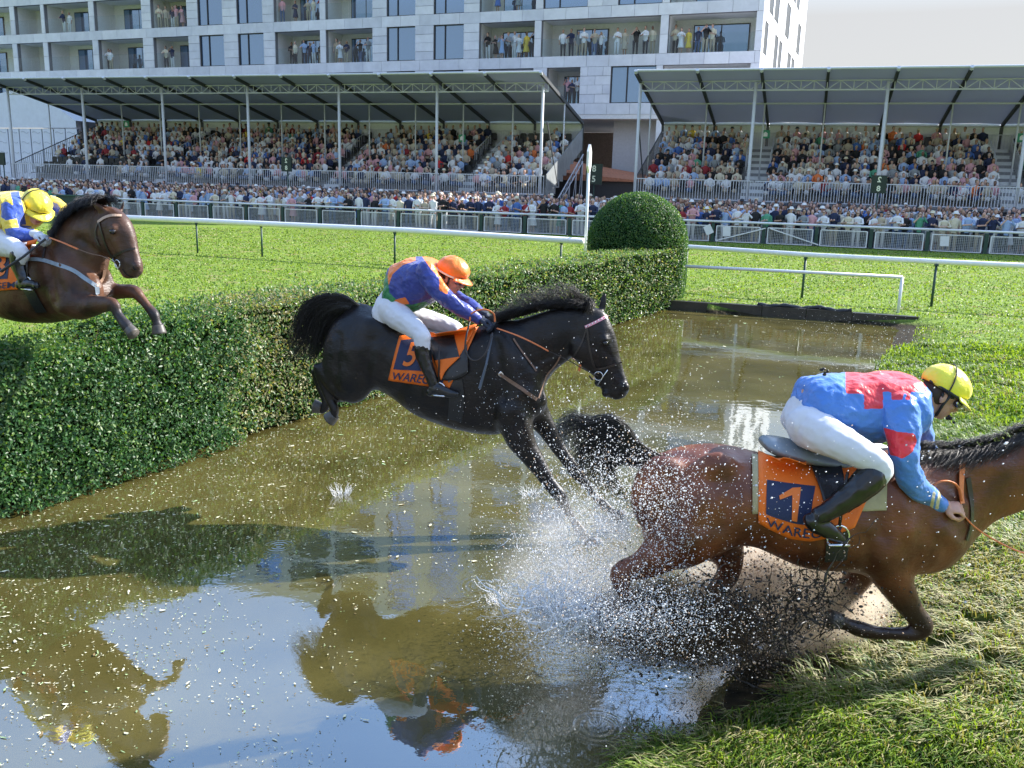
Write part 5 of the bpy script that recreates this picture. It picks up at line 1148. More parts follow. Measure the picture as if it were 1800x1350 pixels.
def number_saddle(s, bv, e_label, cloth, uv, num, word, flap, pad=None, seat=None, girth=None, extra=None, loc=None):
    e = empty('racing_saddle', loc, e_label, 'saddle')
    if pad: patch('saddle_pad', bv, s, pad, KHAKI, e, lift=.008)
    o, at = patch('number_cloth', bv, s, cloth['quad'], ORANGE, e, 26, 20, lift=.014, bulge=cloth.get('bulge', 0), wav=.004)
    pn = on_patch('number_panel', at, [gridrect(*uv['panel'])], NAVY, o, .006); on_patch('numeral', at, [numeral_one(*uv['num']) if num == '1' else letters(num, *uv['num'], .012)], OTEXT, o, .011)
    on_patch('lettering', at, [letters(word, *uv['word'], .010, arc=uv.get('arc', 0))], NAVY, o, .009)
    patch('saddle_flap', bv, s, flap, SADL, e, 12, 12, lift=.03, bulge=6, thick=.008)
    if seat:
        mb = MB(); s.loft(mb, seat, sub=4, n=16, e=2.0); me = remesh(mb, .008, 3); me.materials.append(SADG if cloth.get('greyseat') else SADL); link('saddle_seat', me, e)
    if girth: ribbon('girth', bv, s, girth, .11, SADL, e, lift=.008, k=6)
    return e, at
e5, at5 = number_saddle(S5, BV5, 'light racing saddle over an orange number cloth marked 5 on the near-black horse', dict(quad=[(703, 592), (842, 577), (790, 684), (684, 668)]),
    dict(panel=(.04, .10, .52, .74), num=(.16, .17, .32, .66), word=(.05, .80, .86, .96)), '5', 'WAREGEM', [(752, 600), (822, 592), (824, 655), (778, 668)],
    seat=[((742, 578), (748, 596), .08), ((755, 582), (760, 602), .13), ((780, 588), (782, 606), .13), ((800, 582), (803, 602), .11), ((812, 574), (815, 594), .07)], girth=[(800, 668), (803, 695), (802, 715), (800, 738)], loc=S5.P(780, 600))
patch('saddle_pad', BV5, S5, [(782, 628), (823, 618), (822, 652), (790, 672)], PADG, e5, 10, 10, lift=.026)
patch('cloth_corner', BV5, S5, [(768, 636), (812, 629), (786, 652), (779, 668)], ORANGE, e5, 8, 8, lift=.05)
patch('cloth_front', BV5, S5, [(800, 590), (842, 576), (824, 606), (810, 628)], ORANGE, e5, 8, 8, lift=.035)
# ---------------------------------------------------------------- riders
FLESH = mat('rider_skin', (.56, .31, .22), .45, .08, 25, spec=.4, sss=.1); LIP = mat('lips', (.42, .14, .12), .45, 0); RHAIR = mat('rider_hair', (.05, .03, .02), .6, .1)
BREECH = mat('white_breeches', (.70, .70, .74), .6, .04, 10, bump=.2, bscale=120, bd=.002); BOOT = mat('black_boot', (.008, .008, .009), .28, .1, 12, spec=.5, coat=.2, bump=.25, bscale=22)
GLOVE = mat('navy_glove', (.02, .028, .05), .7, .2, 30, bump=.3, bscale=120); LENSM = mat('goggle_lens', (.02, .02, .022), .08, 0, spec=.8, coat=1)
def silk(n, c): return mat(n, c, .34, .05, 8, bump=.55, bscale=13, bd=.03, sheen=.2)
def silk_blocks(cols):
    m = silk('silk_blocks', cols[0]); t = m.node_tree; b = t.nodes['Principled BSDF']; cur = b.inputs['Base Color'].links[0].from_socket if b.inputs['Base Color'].links else None
    for k, c in enumerate(cols[1:], 1):
        a = t.nodes.new('ShaderNodeAttribute'); a.attribute_name = 'block%d' % k; g = t.nodes.new('ShaderNodeMapRange'); g.inputs[1].default_value = .47; g.inputs[2].default_value = .53; t.links.new(a.outputs['Fac'], g.inputs[0])
        x = t.nodes.new('ShaderNodeMix'); x.data_type = 'RGBA'; t.links.new(g.outputs[0], x.inputs[0]); t.links.new(cur, x.inputs[6]); x.inputs[7].default_value = (*c, 1); cur = x.outputs[2]
    t.links.new(cur, b.inputs['Base Color']); return m
def frame(f, up):
    f = np.array(f, float); f /= np.linalg.norm(f); u = np.array(up, float); u -= f*np.dot(u, f); u /= np.linalg.norm(u); r = np.cross(f, u); return f, r, u
def head_parts(c, f, r, u, mb):
    """skull, jaw and features; c = centre between the ears, metres"""
    A = np.column_stack([f, r, u]); L_ = lambda x, y, z: c+f*x+r*y+u*z
    mb.ell(L_(0, 0, .035), .098, .078, .098, A, 18, 14); mb.ell(L_(.028, 0, -.04), .068, .058, .075, A, 14, 10); mb.ell(L_(.052, 0, -.088), .034, .034, .024, A, 10, 8)
    mb.ell(L_(.068, 0, -.005), .028, .05, .045, A, 10, 8); mb.tube([L_(.085, 0, .018), L_(.104, 0, -.012), L_(.112, 0, -.030)], [.010, .013, .015], 8)
    for s_ in (-1, 1):
        mb.ell(L_(.103, s_*.012, -.033), .011, .009, .009, A, 8, 6); mb.ell(L_(.066, s_*.036, -.022), .024, .022, .02, A, 10, 8); mb.ell(L_(.074, s_*.028, .022), .02, .026, .010, A, 8, 6)
        mb.ell(L_(-.008, s_*.08, -.012), .019, .009, .031, A, 10, 8)
    mb.ell(L_(.087, 0, -.056), .013, .024, .007, A, 10, 6); mb.ell(L_(.084, 0, -.067), .012, .021, .0075, A, 10, 6)
    mb.tube([L_(-.01, 0, -.05), L_(-.035, 0, -.14)], [.056, .06], 12)
def hand_parts(mb, w, f, r, u, side_, curl=.9, sz=1.0, grow=0.):
    """w wrist, f along the hand, u back of the hand, r towards the little finger * side_"""
    L_ = lambda x, y, z: w+(f*x+r*side_*y+u*z)*sz
    A = np.column_stack([f, r, u]); mb.ell(L_(.045, 0, 0), .052*sz+grow, .042*sz+grow, .017*sz+grow, A, 14, 10); mb.tube([L_(-.03, 0, 0), L_(.03, 0, 0)], [.027*sz+grow, .032*sz+grow], 10)
    for i, (yy, ln) in enumerate(((-.031, .92), (-.011, 1.03), (.010, .97), (.029, .78))):
        p = L_(.082, yy, 0); d = 0; pts = [L_(.055, yy*.9, 0), p]; rad = [.0105*sz+grow]*2
        for seg, k in ((.040, .75), (.027, 1.0), (.021, .7)):
            d += curl*k; p = p+(f*math.cos(d)-u*math.sin(d))*seg*ln*sz+r*side_*yy*.06; pts.append(p); rad.append((.0098 if seg > .03 else .0088)*sz+grow)
        mb.tube(pts, rad, 8)
        for q_, rr in zip(pts[1:], rad[1:]): mb.ell(q_, rr*1.03, rr*1.03, rr*1.03, nu=8, nv=6)
    t0 = L_(.02, -.032, -.006); t1 = L_(.05, -.055, -.020); t2 = L_(.078, -.045, -.038); t3 = L_(.096, -.028, -.046); mb.tube([t0, t1, t2, t3], [.014*sz+grow, .0125*sz+grow, .011*sz+grow, .009*sz+grow], 8); mb.ell(t3, .009*sz+grow, .009*sz+grow, .009*sz+grow, nu=8, nv=6)
def rider(S, loc, label, D):
    """D: stations and limb chains traced in the side view"""
    e = empty('person', loc, label, 'person'); g = MB()
    # body underneath
    S.loft(g, [(q[0], q[1], q[2]*.8) for q in D['torso']], e=2.1)
    def thin(ch, k=.72): return [(q[0], q[1], q[2]*k)+tuple(q[3:]) for q in ch]
    for k_ in ('arm', 'far_arm', 'leg', 'far_leg'): S.chain(g, thin(D[k_]), sub=3)
    f, r, u = frame(*D['head_dir']); hc = S.P(*D['head'], 0); head_parts(hc, f, r, u, g)
    g.tube([hc-u*.10-f*.01, S.P(*D['torso'][-2][0], 0)*.5+S.P(*D['torso'][-2][1], 0)*.5], [.055, .07], 10)
    hb = []
    for hd in D['hands']:
        w = S.P(hd['w'][0], hd['w'][1], hd['w'][2]); hf, hr, hu = frame(hd['f'], hd['u']); hb.append((w, hf, hr, hu, hd)); hand_parts(g, w, hf, hr, hu, hd['s'], hd.get('curl', .95), .92 if hd['glove'] else 1.0)
    me = remesh(g, .0058, 2, .4); me.materials.append(FLESH); me.materials.append(LIP); cc = facecenters(me)-hc; X, Y, Z = cc@f, cc@r, cc@u
    me.polygons.foreach_set('material_index', ((X > .082) & (np.abs(Y) < .024) & (Z < -.049) & (Z > -.073)).astype(np.int32)); link('body', me, e)
    for s_ in (-1, 1):
        q = MB(); q.ell(hc+f*.083+r*s_*.030+u*.006, .012, .012, .012, nu=10, nv=8); q.build('eye', EYE, e, True)
    # hair at the nape
    q = MB(); A = np.column_stack([f, r, u]); q.ell(hc-f*.03+u*.0, .078, .078, .085, A, 16, 12); q.build('hair', RHAIR, e, True)
    # silks
    g = MB(); S.loft(g, D['torso'][D.get('t0', 0):-1], e=2.2); S.chain(g, D['arm'], sub=4); S.chain(g, D['far_arm'], sub=4); me = remesh(g, .0058, 9, .5); wrinkle(me, .014, 10, 3); wrinkle(me, .005, 28, 8); wrinkle(me, .002, 60, 9)
    V = vco(me); x, y = projN(V); sk = D['silk_fn'](x, y, V); E_ = np.empty(len(me.edges)*2, dtype=np.int32); me.edges.foreach_get('vertices', E_); E_ = E_.reshape(-1, 2); deg = np.bincount(E_.ravel(), minlength=len(V))
    for k in range(1, len(D['silk_mats'])):
        w = (sk == k).astype(float)
        for _ in range(3): w = .5*w+.5*(np.bincount(E_[:, 0], w[E_[:, 1]], len(V))+np.bincount(E_[:, 1], w[E_[:, 0]], len(V)))/deg
        at = me.attributes.new('block%d' % k, 'FLOAT', 'POINT'); at.data.foreach_set('value', w.astype(np.float32))
    me.materials.append(silk_blocks(D['silk_mats'])); link('silks_jacket', me, e)
    # collar
    # breeches
    g = MB(); S.loft(g, D['pelvis'], e=2.1); S.chain(g, D['leg'][:D['knee']], sub=4); S.chain(g, D['far_leg'][:D['fknee']], sub=4); me = remesh(g, .0085, 5, .5); wrinkle(me, .006, 15, 5); wrinkle(me, .0025, 40, 6); me.materials.append(BREECH); link('breeches', me, e)
    for nm, ch, ft in (('leg', D['boot'], D['foot']), ('far', D['far_boot'], D['far_foot'])):
        g = MB(); S.chain(g, ch, sub=3, lat=.95); S.chain(g, ft, sub=3, lat=.8); me = remesh(g, .006, 3, .5); wrinkle(me, .0035, 26, 9); me.materials.append(BOOT); b_ = link('boot', me, e)
        p = S.P(*D['stirrup' if nm == 'leg' else 'far_stirrup']); q = MB(); q.tube([p+S.u*.055*math.cos(a)+UP*(.062*math.sin(a)+.03)*1. for a in np.linspace(-.5, math.pi+.5, 12)], .006, 6); q.obox(p-S.u*.052-S.n*.02-UP*.006, S.u*.104, S.n*.05, UP*.01); q.build('stirrup', METAL, e, True); q = MB(); q.tube([p+UP*.09, S.P(*D['leather'][:2], p@S.n-S.p0@S.n-.03)], .008, 5); q.build('stirrup_leather', LEATH, e, True)
    for (w, hf, hr, hu, hd) in hb:
        if hd['glove']:
            g = MB(); hand_parts(g, w, hf, hr, hu, hd['s'], hd.get('curl', .95), .97, .0032); g.tube([w-hf*.07, w-hf*.0], [.032, .029], 10); me = remesh(g, .0048, 2, .4); me.materials.append(hd['glove']); link('glove', me, e)
    # helmet with silk cap, peak, strap, goggles
    L_ = lambda x, y, z: hc+f*x+r*y+u*z
    nu_, nv_ = 40, 18; V = []; Fc = []
    for i in range(nv_+1):
        t = (math.pi*.60)*i/nv_
        for j in range(nu_):
            a = 2*math.pi*j/nu_; x, y, z = math.sin(t)*math.cos(a), math.sin(t)*math.sin(a), math.cos(t); k = 1+.02*math.sin(a*7+t*3)*math.sin(t)+.012*math.sin(a*13+2*t)
            low = max(0, -z)
            V.append(L_(-.006+.128*x*k, .108*y*k, .048+.112*z*k*(1 if z > 0 else .75)-.0*low+(.03*max(0, x)*(i/nv_)**2)))
    Fc = [[i*nu_+j, i*nu_+(j+1) % nu_, (i+1)*nu_+(j+1) % nu_, (i+1)*nu_+j] for i in range(nv_) for j in range(nu_)]
    o = link('cap', mkmesh('cap', V, Fc, [D['cap']], smooth=True), e); md = o.modifiers.new('t', 'SOLIDIFY'); md.thickness = .008
    V = []; 
    for i in range(5):
        for j in range(17): a = -1.15+2.3*j/16; q = i/4; V.append(L_((.116+.062*q*math.cos(a*.9))*math.cos(a)-.004, (.106+.03*q)*math.sin(a), .040-.016*q-.012*math.cos(a)*q))
    Fc = [[i*17+j, i*17+j+1, (i+1)*17+j+1, (i+1)*17+j] for i in range(4) for j in range(16)]; o = link('cap_peak', mkmesh('cap_peak', V, Fc, [D['cap']], smooth=True), e); md = o.modifiers.new('t', 'SOLIDIFY'); md.thickness = .006
    q = MB(); q.ell(L_(-.004, 0, .06), .012, .012, .1); 
    q = MB(); q.tube([L_(-.004+.0*0+.118*math.cos(a), .1*math.sin(a), .028) for a in np.linspace(-2.6, 2.6, 30)], .008, 6); q.build('helmet_rim', BLACK, e, True)
    q = MB(); ys = np.linspace(-1, 1, 17)
    q.tube([L_(.098-.030*abs(y_)**2.2, .072*y_, .004) for y_ in ys], [.020+.003*math.sin(abs(y_)*3) for y_ in ys], 10, flat=1.0)
    gm = q.build('goggles', LENSM, e, True)
    q = MB(); q.tube([L_(.07*math.cos(a)-.01, .088*math.sin(a), .012+.012*(1-math.cos(a))) for a in np.linspace(.9, 2*math.pi-.9, 26)], .010, 6, flat=1); q.build('goggle_strap', BLACK, e, True)
    q = MB()
    for s_ in (-1, 1): q.ell(L_(.066, s_*.077, .006), .009, .005, .009, nu=8, nv=6)
    q.build('goggle_stud', METAL, gm, True)
    q = MB()
    for s_ in (-1, 1): q.tube([L_(.01, s_*.087, .02), L_(.012, s_*.073, -.045), L_(.028, s_*.045, -.098), L_(.035, 0, -.112)], .008, 6); q.tube([L_(-.03, s_*.087, .01), L_(.0, s_*.076, -.03)], .007, 5)
    q.build('chin_strap', BLACK, e, True)
    if D.get('band'):
        q = MB(); q.tube([L_(-.006+.131*math.cos(a), .111*math.sin(a), .030+.03*max(0, math.cos(a))**2*.0) for a in np.linspace(-math.pi, math.pi, 40)], .010, 6, flat=.4); q.build('cap_band', D['band'], e, True)
    if D.get('cap_cord'):
        q = MB(); q.tube([L_(-.02-.05*math.cos(a)*.3, .112*math.sin(a), .05+.115*math.cos(a)) for a in np.linspace(-1.9, 1.9, 26)], .004, 5); q.build('cap_cord', BLACK, e, True)
    return e
BLUE5 = (.03, .048, .27); ORG5 = (.88, .2, .02); GRN5 = (.02, .2, .07)
def in_poly(x, y, poly):
    c = np.zeros(len(x), bool); n = len(poly); j = n-1
    for i in range(n):
        xi, yi = poly[i]; xj, yj = poly[j]; k = ((yi > y) != (yj > y)) & (x < (xj-xi)*(y-yi)/(yj-yi+1e-9)+xi); c ^= k; j = i
    return c
def silk5(x, y, C_):
    r = np.zeros(len(x)); r[in_poly(x, y, [(738, 445), (800, 445), (800, 470), (786, 518), (772, 510), (772, 488), (758, 474)])] = 1
    r[in_poly(x, y, [(676, 512), (684, 470), (700, 458), (730, 448), (731, 458), (708, 466), (690, 482), (684, 500)])] = 1
    r[in_poly(x, y, [(672, 540), (672, 488), (681, 482), (684, 514), (700, 530), (722, 536), (747, 530), (760, 536), (720, 556)])] = 2
    r[in_poly(x, y, [(692, 528), (712, 522), (720, 534), (704, 536)])] = 1; return r
rider(S5, S5.P(700, 560), 'jockey in royal blue and orange silks with an orange cap, crouched over the near-black horse', dict(
    torso=[((680, 512), (701, 552), .15), ((682, 492), (716, 549), .165), ((692, 470), (738, 541), .18), ((712, 459), (758, 530), .19), ((735, 455), (776, 515), .20), ((754, 456), (788, 500), .16), ((766, 464), (790, 496), .10), ((776, 470), (792, 494), .065)],
    pelvis=[((690, 500), (712, 552), .15), ((674, 512), (705, 562), .165), ((664, 528), (702, 572), .175), ((661, 545), (692, 578), .17), ((666, 558), (682, 576), .12)],
    arm=[(748, 478, 17, .17), (762, 497, 16, .20), (776, 515, 14, .22), (790, 530, 12.5, .22), (812, 544, 11, .19), (832, 556, 9.5, .15), (840, 561, 8.5, .13)],
    far_arm=[(762, 476, 15, -.17), (785, 505, 13, -.21), (800, 522, 12, -.2), (822, 536, 10.5, -.15), (846, 551, 8.5, -.10)],
    leg=[(690, 545, 27, .10), (700, 556, 24, .16), (716, 568, 20, .24), (732, 580, 17, .30), (742, 590, 14.5, .335), (742, 600, 14, .34), (743, 612, 13.5, .34), (746, 625, 13, .34), (756, 650, 11, .345), (762, 668, 9, .345)], knee=7,
    far_leg=[(695, 548, 24, -.12), (725, 556, 21, -.2), (760, 566, 18, -.27), (790, 576, 16, -.31), (803, 584, 14, -.32), (800, 600, 13, -.32), (797, 620, 11, -.32), (795, 650, 9, -.32)], fknee=6,
    boot=[(742, 611, 14.8, .34), (745, 627, 14, .34), (750, 643, 12, .345), (756, 657, 10.5, .345), (761, 672, 9.5, .345)], foot=[(757, 689, 9, .345), (764, 683, 11, .345), (778, 687, 10, .345), (792, 692, 7.5, .345), (803, 693, 4.5, .345)],
    far_boot=[(800, 600, 14, -.32), (797, 625, 12, -.32), (797, 650, 10, -.32)], far_foot=[(796, 660, 9, -.32), (812, 668, 9, -.32), (825, 671, 6, -.32)],
    stirrup=(771, 694, .345), far_stirrup=(812, 676, -.32), leather=(772, 606), head=(793, 487), head_dir=((.93, -.22, -.40), (.30, -.12, .94)),
    hands=[dict(w=(843, 561, .12), f=(.93, -.25, -.22), u=(.15, .25, 1), s=-1, glove=GLOVE), dict(w=(850, 552, -.09), f=(.9, -.1, -.4), u=(.3, .0, 1), s=1, glove=GLOVE)],
    silk_mats=[BLUE5, ORG5, GRN5], silk_fn=silk5, cap=silk('orange_cap', (.9, .2, .02)), band=mat('pale_band', (.8, .6, .42), .6, 0)))
# whip and rein loop of rider five
wv = MB(); wv.tube([S5.P(865, 588, .24), S5.P(855, 640, .34), S5.P(843, 683, .38)], [.010, .009, .012], 8); o = wv.build('whip', mat('whip_blue_grey', (.07, .09, .12), .4, .1)); tag(o, 'dark blue-grey riding whip hanging from the gloved hand over the near-black shoulder', 'whip')
cord('rein_loop', S5, [(826, 564, .2), (828, 552, .2), (842, 545, .18), (856, 545, .16), (868, 552, .14), (870, 566, .14)], .008, RUBB, h5, flat=.6)
cord('rein_slack', S5, [(826, 564, .2), (820, 590, .29), (818, 615, .32), (828, 632, .33), (842, 632, .33), (855, 618, .32), (866, 585, .24)], .007, LEATH, h5, flat=.6)
# ---------------------------------------------------------------- horse number one
p1 = _C+4.75*ray(1400, 890)
S1 = Side((p1[0], p1[1], 0), 86)
h1 = empty('horse', S1.P(1400, 890), 'bay horse wearing number one, galloping out of the pond through spray and mud', 'horse')
def build_h1():
    s = S1; mb = MB()
    s.loft(mb, [((1142, 838), (1133, 935), .12), ((1152, 815), (1136, 965), .2), ((1175, 797), (1152, 990), .26), ((1211, 787), (1200, 990), .29), ((1252, 783), (1243, 968), .295), ((1300, 788), (1290, 950), .28), ((1350, 800), (1340, 964), .285), ((1400, 810), (1398, 988), .30), ((1460, 810), (1460, 994), .305), ((1520, 800), (1525, 998), .295), ((1570, 790), (1590, 1003), .27), ((1615, 786), (1645, 998), .23), ((1655, 800), (1683, 970), .18), ((1680, 830), (1694, 945), .12)])
    s.loft(mb, [((1590, 792), (1670, 985), .17), ((1630, 790), (1705, 950), .14), ((1680, 790), (1742, 916), .11), ((1735, 786), (1782, 900), .095), ((1790, 770), (1822, 885), .085), ((1850, 740), (1868, 862), .08), ((1905, 712), (1900, 840), .075), ((1935, 705), (1915, 830), .07)])
    s.loft(mb, [((1925, 698), (1885, 790), .085), ((1960, 712), (1900, 835), .10), ((1990, 745), (1925, 860), .09), ((2020, 790), (1960, 880), .065), ((2045, 835), (1995, 900), .055), ((2055, 865), (2015, 905), .045)], e=2.1)
    for sg in (1, -1):
        s.ball(mb, 1580, 900, 78, .12*sg, .42, tall=1.2); s.ball(mb, 1640, 925, 50, .08*sg, .55); s.ball(mb, 1215, 925, 62, .17*sg, .38, tall=1.2); s.ball(mb, 1165, 870, 58, .13*sg, .5, tall=1.3); s.ball(mb, 1260, 835, 48, .18*sg, .32)
    s.chain(mb, [(1545, 960, 55, .14), (1565, 1005, 38, .16), (1585, 1045, 27, .17), (1605, 1075, 20, .17), (1622, 1100, 19, .17), (1608, 1113, 15, .17), (1575, 1114, 12.5, .17), (1540, 1112, 12.5, .17), (1512, 1106, 15, .17), (1490, 1098, 13, .17), (1474, 1092, 14, .17)])
    s.chain(mb, [(1535, 960, 48, -.14), (1510, 1010, 28, -.15), (1488, 1045, 21, -.15), (1465, 1068, 17, -.15), (1430, 1078, 12, -.15), (1398, 1092, 12, -.15), (1375, 1112, 13, -.15)])
    s.chain(mb, [(1200, 930, 66, .13), (1165, 970, 42, .17), (1125, 995, 26, .18), (1090, 1008, 20, .18), (1098, 1040, 14.5, .18), (1118, 1078, 12.5, .18), (1135, 1108, 14.5, .18), (1155, 1125, 13, .18)])
    s.chain(mb, [(1250, 930, 56, -.13), (1278, 970, 34, -.16), (1282, 1005, 23, -.16), (1258, 1040, 18, -.16), (1268, 1080, 13, -.16), (1292, 1115, 13, -.16), (1310, 1140, 13, -.16)])
    s.chain(mb, [(1178, 803, 17), (1162, 808, 14), (1145, 800, 9)])
    ear(s, mb, (1925, 705), (1915, 660), .027, .05, .075); ear(s, mb, (1940, 705), (1945, 658), .027, -.05, -.07)
    me, o = finish_body(mb, 'body', coat('bay_coat', (.075, .021, .009), (.20, .06, .022), (.014, .009, .007), .38, .45, .0), h1, lambda x, y, V: sstep(y, 1010, 1085)*.92+sstep(x, 1880, 1960)*.2, wfn=lambda x, y, V: sstep(x, 1145, 1175)*(1-sstep(x, 1700, 1760))*(1-sstep(y, 985, 1040)), side=s, relief=[(1560, 820, 1600, 925, 16, .018), (1535, 830, 1550, 940, 13, -.02), (1590, 945, 1555, 985, 20, .018), (1530, 950, 1528, 990, 11, -.015), (1290, 850, 1270, 925, 20, -.026), (1255, 850, 1235, 925, 14, -.014), (1225, 880, 1205, 960, 24, .018), (1175, 840, 1160, 930, 10, -.018), (1235, 820, 1270, 815, 24, .016), (1160, 860, 1145, 930, 14, .012), (1640, 840, 1700, 870, 12, -.014), (1670, 815, 1760, 815, 20, .012), (1655, 930, 1680, 955, 14, .016), (1400, 900, 1380, 960, 14, -.007), (1450, 880, 1440, 960, 10, .007)])
    for pts in ([(1478, 1092, 14, .17), (1458, 1088, 18, .17)], [(1378, 1110, 14, -.15), (1365, 1128, 18, -.15)], [(1153, 1124, 14, .18), (1172, 1138, 18, .18)], [(1308, 1138, 14, -.16), (1322, 1152, 18, -.16)]):
        q = MB(); s.chain(q, pts, ends=False); q.build('hoof', HOOF, h1, True)
    horse_eye(s, h1, 1952, 748, .021, .09); P = lambda px, py, o=0.: s.P(px, py, o)
    strands('tail', [[P(1166, 803, .02), P(1125, 780, .05), P(1096, 745, .06), P(1068, 731, .06), P(1036, 741, .06), P(1005, 726, .05), P(982, 738, .04), P(984, 762, .02), P(1004, 778, 0)], [P(1166, 808, .02), P(1128, 790, .05), P(1098, 762, .06), P(1068, 752, .06), P(1036, 760, .05), P(1004, 768, .03), P(980, 778, .02), P(968, 786, 0), P(958, 790, 0)], [P(1165, 815, .01), P(1132, 806, .03), P(1100, 788, .04), P(1072, 780, .04), P(1046, 784, .03), P(1026, 800, .02), P(1022, 826, .02), P(1040, 850, 0), P(1062, 858, 0)], [P(1163, 824, 0), P(1142, 826, .02), P(1118, 818, .02), P(1096, 812, .02), P(1080, 820, .02), P(1078, 842, .01), P(1092, 862, 0), P(1110, 878, 0), P(1130, 893, 0)]], 950, .010, .0018, HAIRB, h1, 7, .024, 20, .7)
    roots = [(1610, 792), (1635, 790), (1662, 789), (1690, 788), (1718, 786), (1745, 781), (1772, 773), (1800, 762), (1830, 748), (1870, 728), (1915, 706)]
    strands('mane', [[P(*r, .0), P(r[0]-8, r[1]+6, .09), P(r[0]-20, r[1]+22, .13), P(r[0]-34, r[1]+36, .16), P(r[0]-46, r[1]+44, .18)] for r in roots], 1500, .010, .0018, HAIRB, h1, 8, .012, 9, .4)
    strands('mane_crest', [[P(*r, .0), P(r[0]-8, r[1]-10, .03), P(r[0]-22, r[1]-10, .06), P(r[0]-36, r[1]+2, .1)] for r in roots], 700, .008, .0017, HAIRB, h1, 9, .012, 8, .4)
    bv = bvh([me])
    cord('rein', s, [(1686, 896, .18), (1712, 925, .19), (1750, 950, .17), (1800, 972, .14), (1870, 985, .10), (1950, 960, .08), (1990, 900, .07)], .009, RUBB, h1, flat=.5)
    cord('rein_bridge', s, [(1641, 853, .2), (1655, 846, .22), (1672, 847, .22), (1685, 858, .21), (1690, 880, .2)], .010, RUBB, h1, flat=.5)
    ribbon('neck_strap', bv, s, [(1692, 792), (1689, 815), (1686, 845), (1686, 872), (1688, 885)], .035, RUBB, h1, lift=.012); q = MB(); c = hit(bv, 1684, 794, s, .1, .03)[0]; q.ell(c, .014, .014, .014, nu=10, nv=8); q.build('strap_stud', METAL, h1, True)
    ribbon('breastplate', bv, s, [(1700, 840), (1706, 880), (1706, 920), (1698, 950)], .03, LEATH, h1)
    ribbon('cheekpiece', bv, s, [(1920, 720), (1945, 790), (1965, 850)], .018, LEATH, h1); ribbon('noseband', bv, s, [(1950, 868), (1985, 845), (2015, 815)], .016, LEATH, h1)
    return me, bv
ME1, BV1 = build_h1()
e1, at1 = number_saddle(S1, BV1, 'grey seated racing saddle over an orange number cloth marked 1 on the bay horse', dict(quad=[(1331, 796), (1548, 822), (1500, 925), (1332, 917)], bulge=28, greyseat=True),
    dict(panel=(.07, .38, .50, .83), num=(.18, .41, .37, .805), word=(.07, .865, .84, .965), arc=0), '1', 'WAREGEM', [(1416, 806), (1475, 812), (1490, 900), (1448, 890)], pad=[(1321, 800), (1560, 826), (1558, 897), (1322, 903)],
    seat=[((1338, 775), (1345, 790), .08), ((1350, 769), (1360, 798), .14), ((1375, 771), (1388, 806), .16), ((1405, 778), (1415, 812), .16), ((1440, 790), (1445, 815), .14), ((1490, 798), (1492, 820), .12), ((1535, 785), (1535, 812), .10)], girth=[(1468, 905), (1470, 935), (1470, 965), (1468, 984)], loc=S1.P(1420, 820))
LB1 = (.07, .22, .62); RD1 = (.72, .03, .045); YB1 = (.6, .52, .32)
def silk1(x, y, C_):
    r = np.zeros(len(x))
    for P_ in ([(1486, 640), (1628, 640), (1628, 687), (1600, 689), (1600, 703), (1567, 703), (1567, 689), (1552, 688), (1552, 718), (1519, 719), (1518, 692), (1487, 692)], [(1553, 752), (1580, 759), (1608, 762), (1612, 775), (1604, 795), (1586, 806), (1565, 800)], [(1500, 763), (1520, 769), (1516, 780), (1500, 775)]): r[in_poly(x, y, P_)] = 1
    r[in_poly(x, y, [(1590, 688), (1594, 694), (1590, 704), (1586, 702)])] = 0
    for k, c in ((1636, 2), (1646, 2)): r[in_poly(x, y, [(k-2, 894), (k+4, 862), (k+9, 866), (k+3, 898)])] = c
    return r
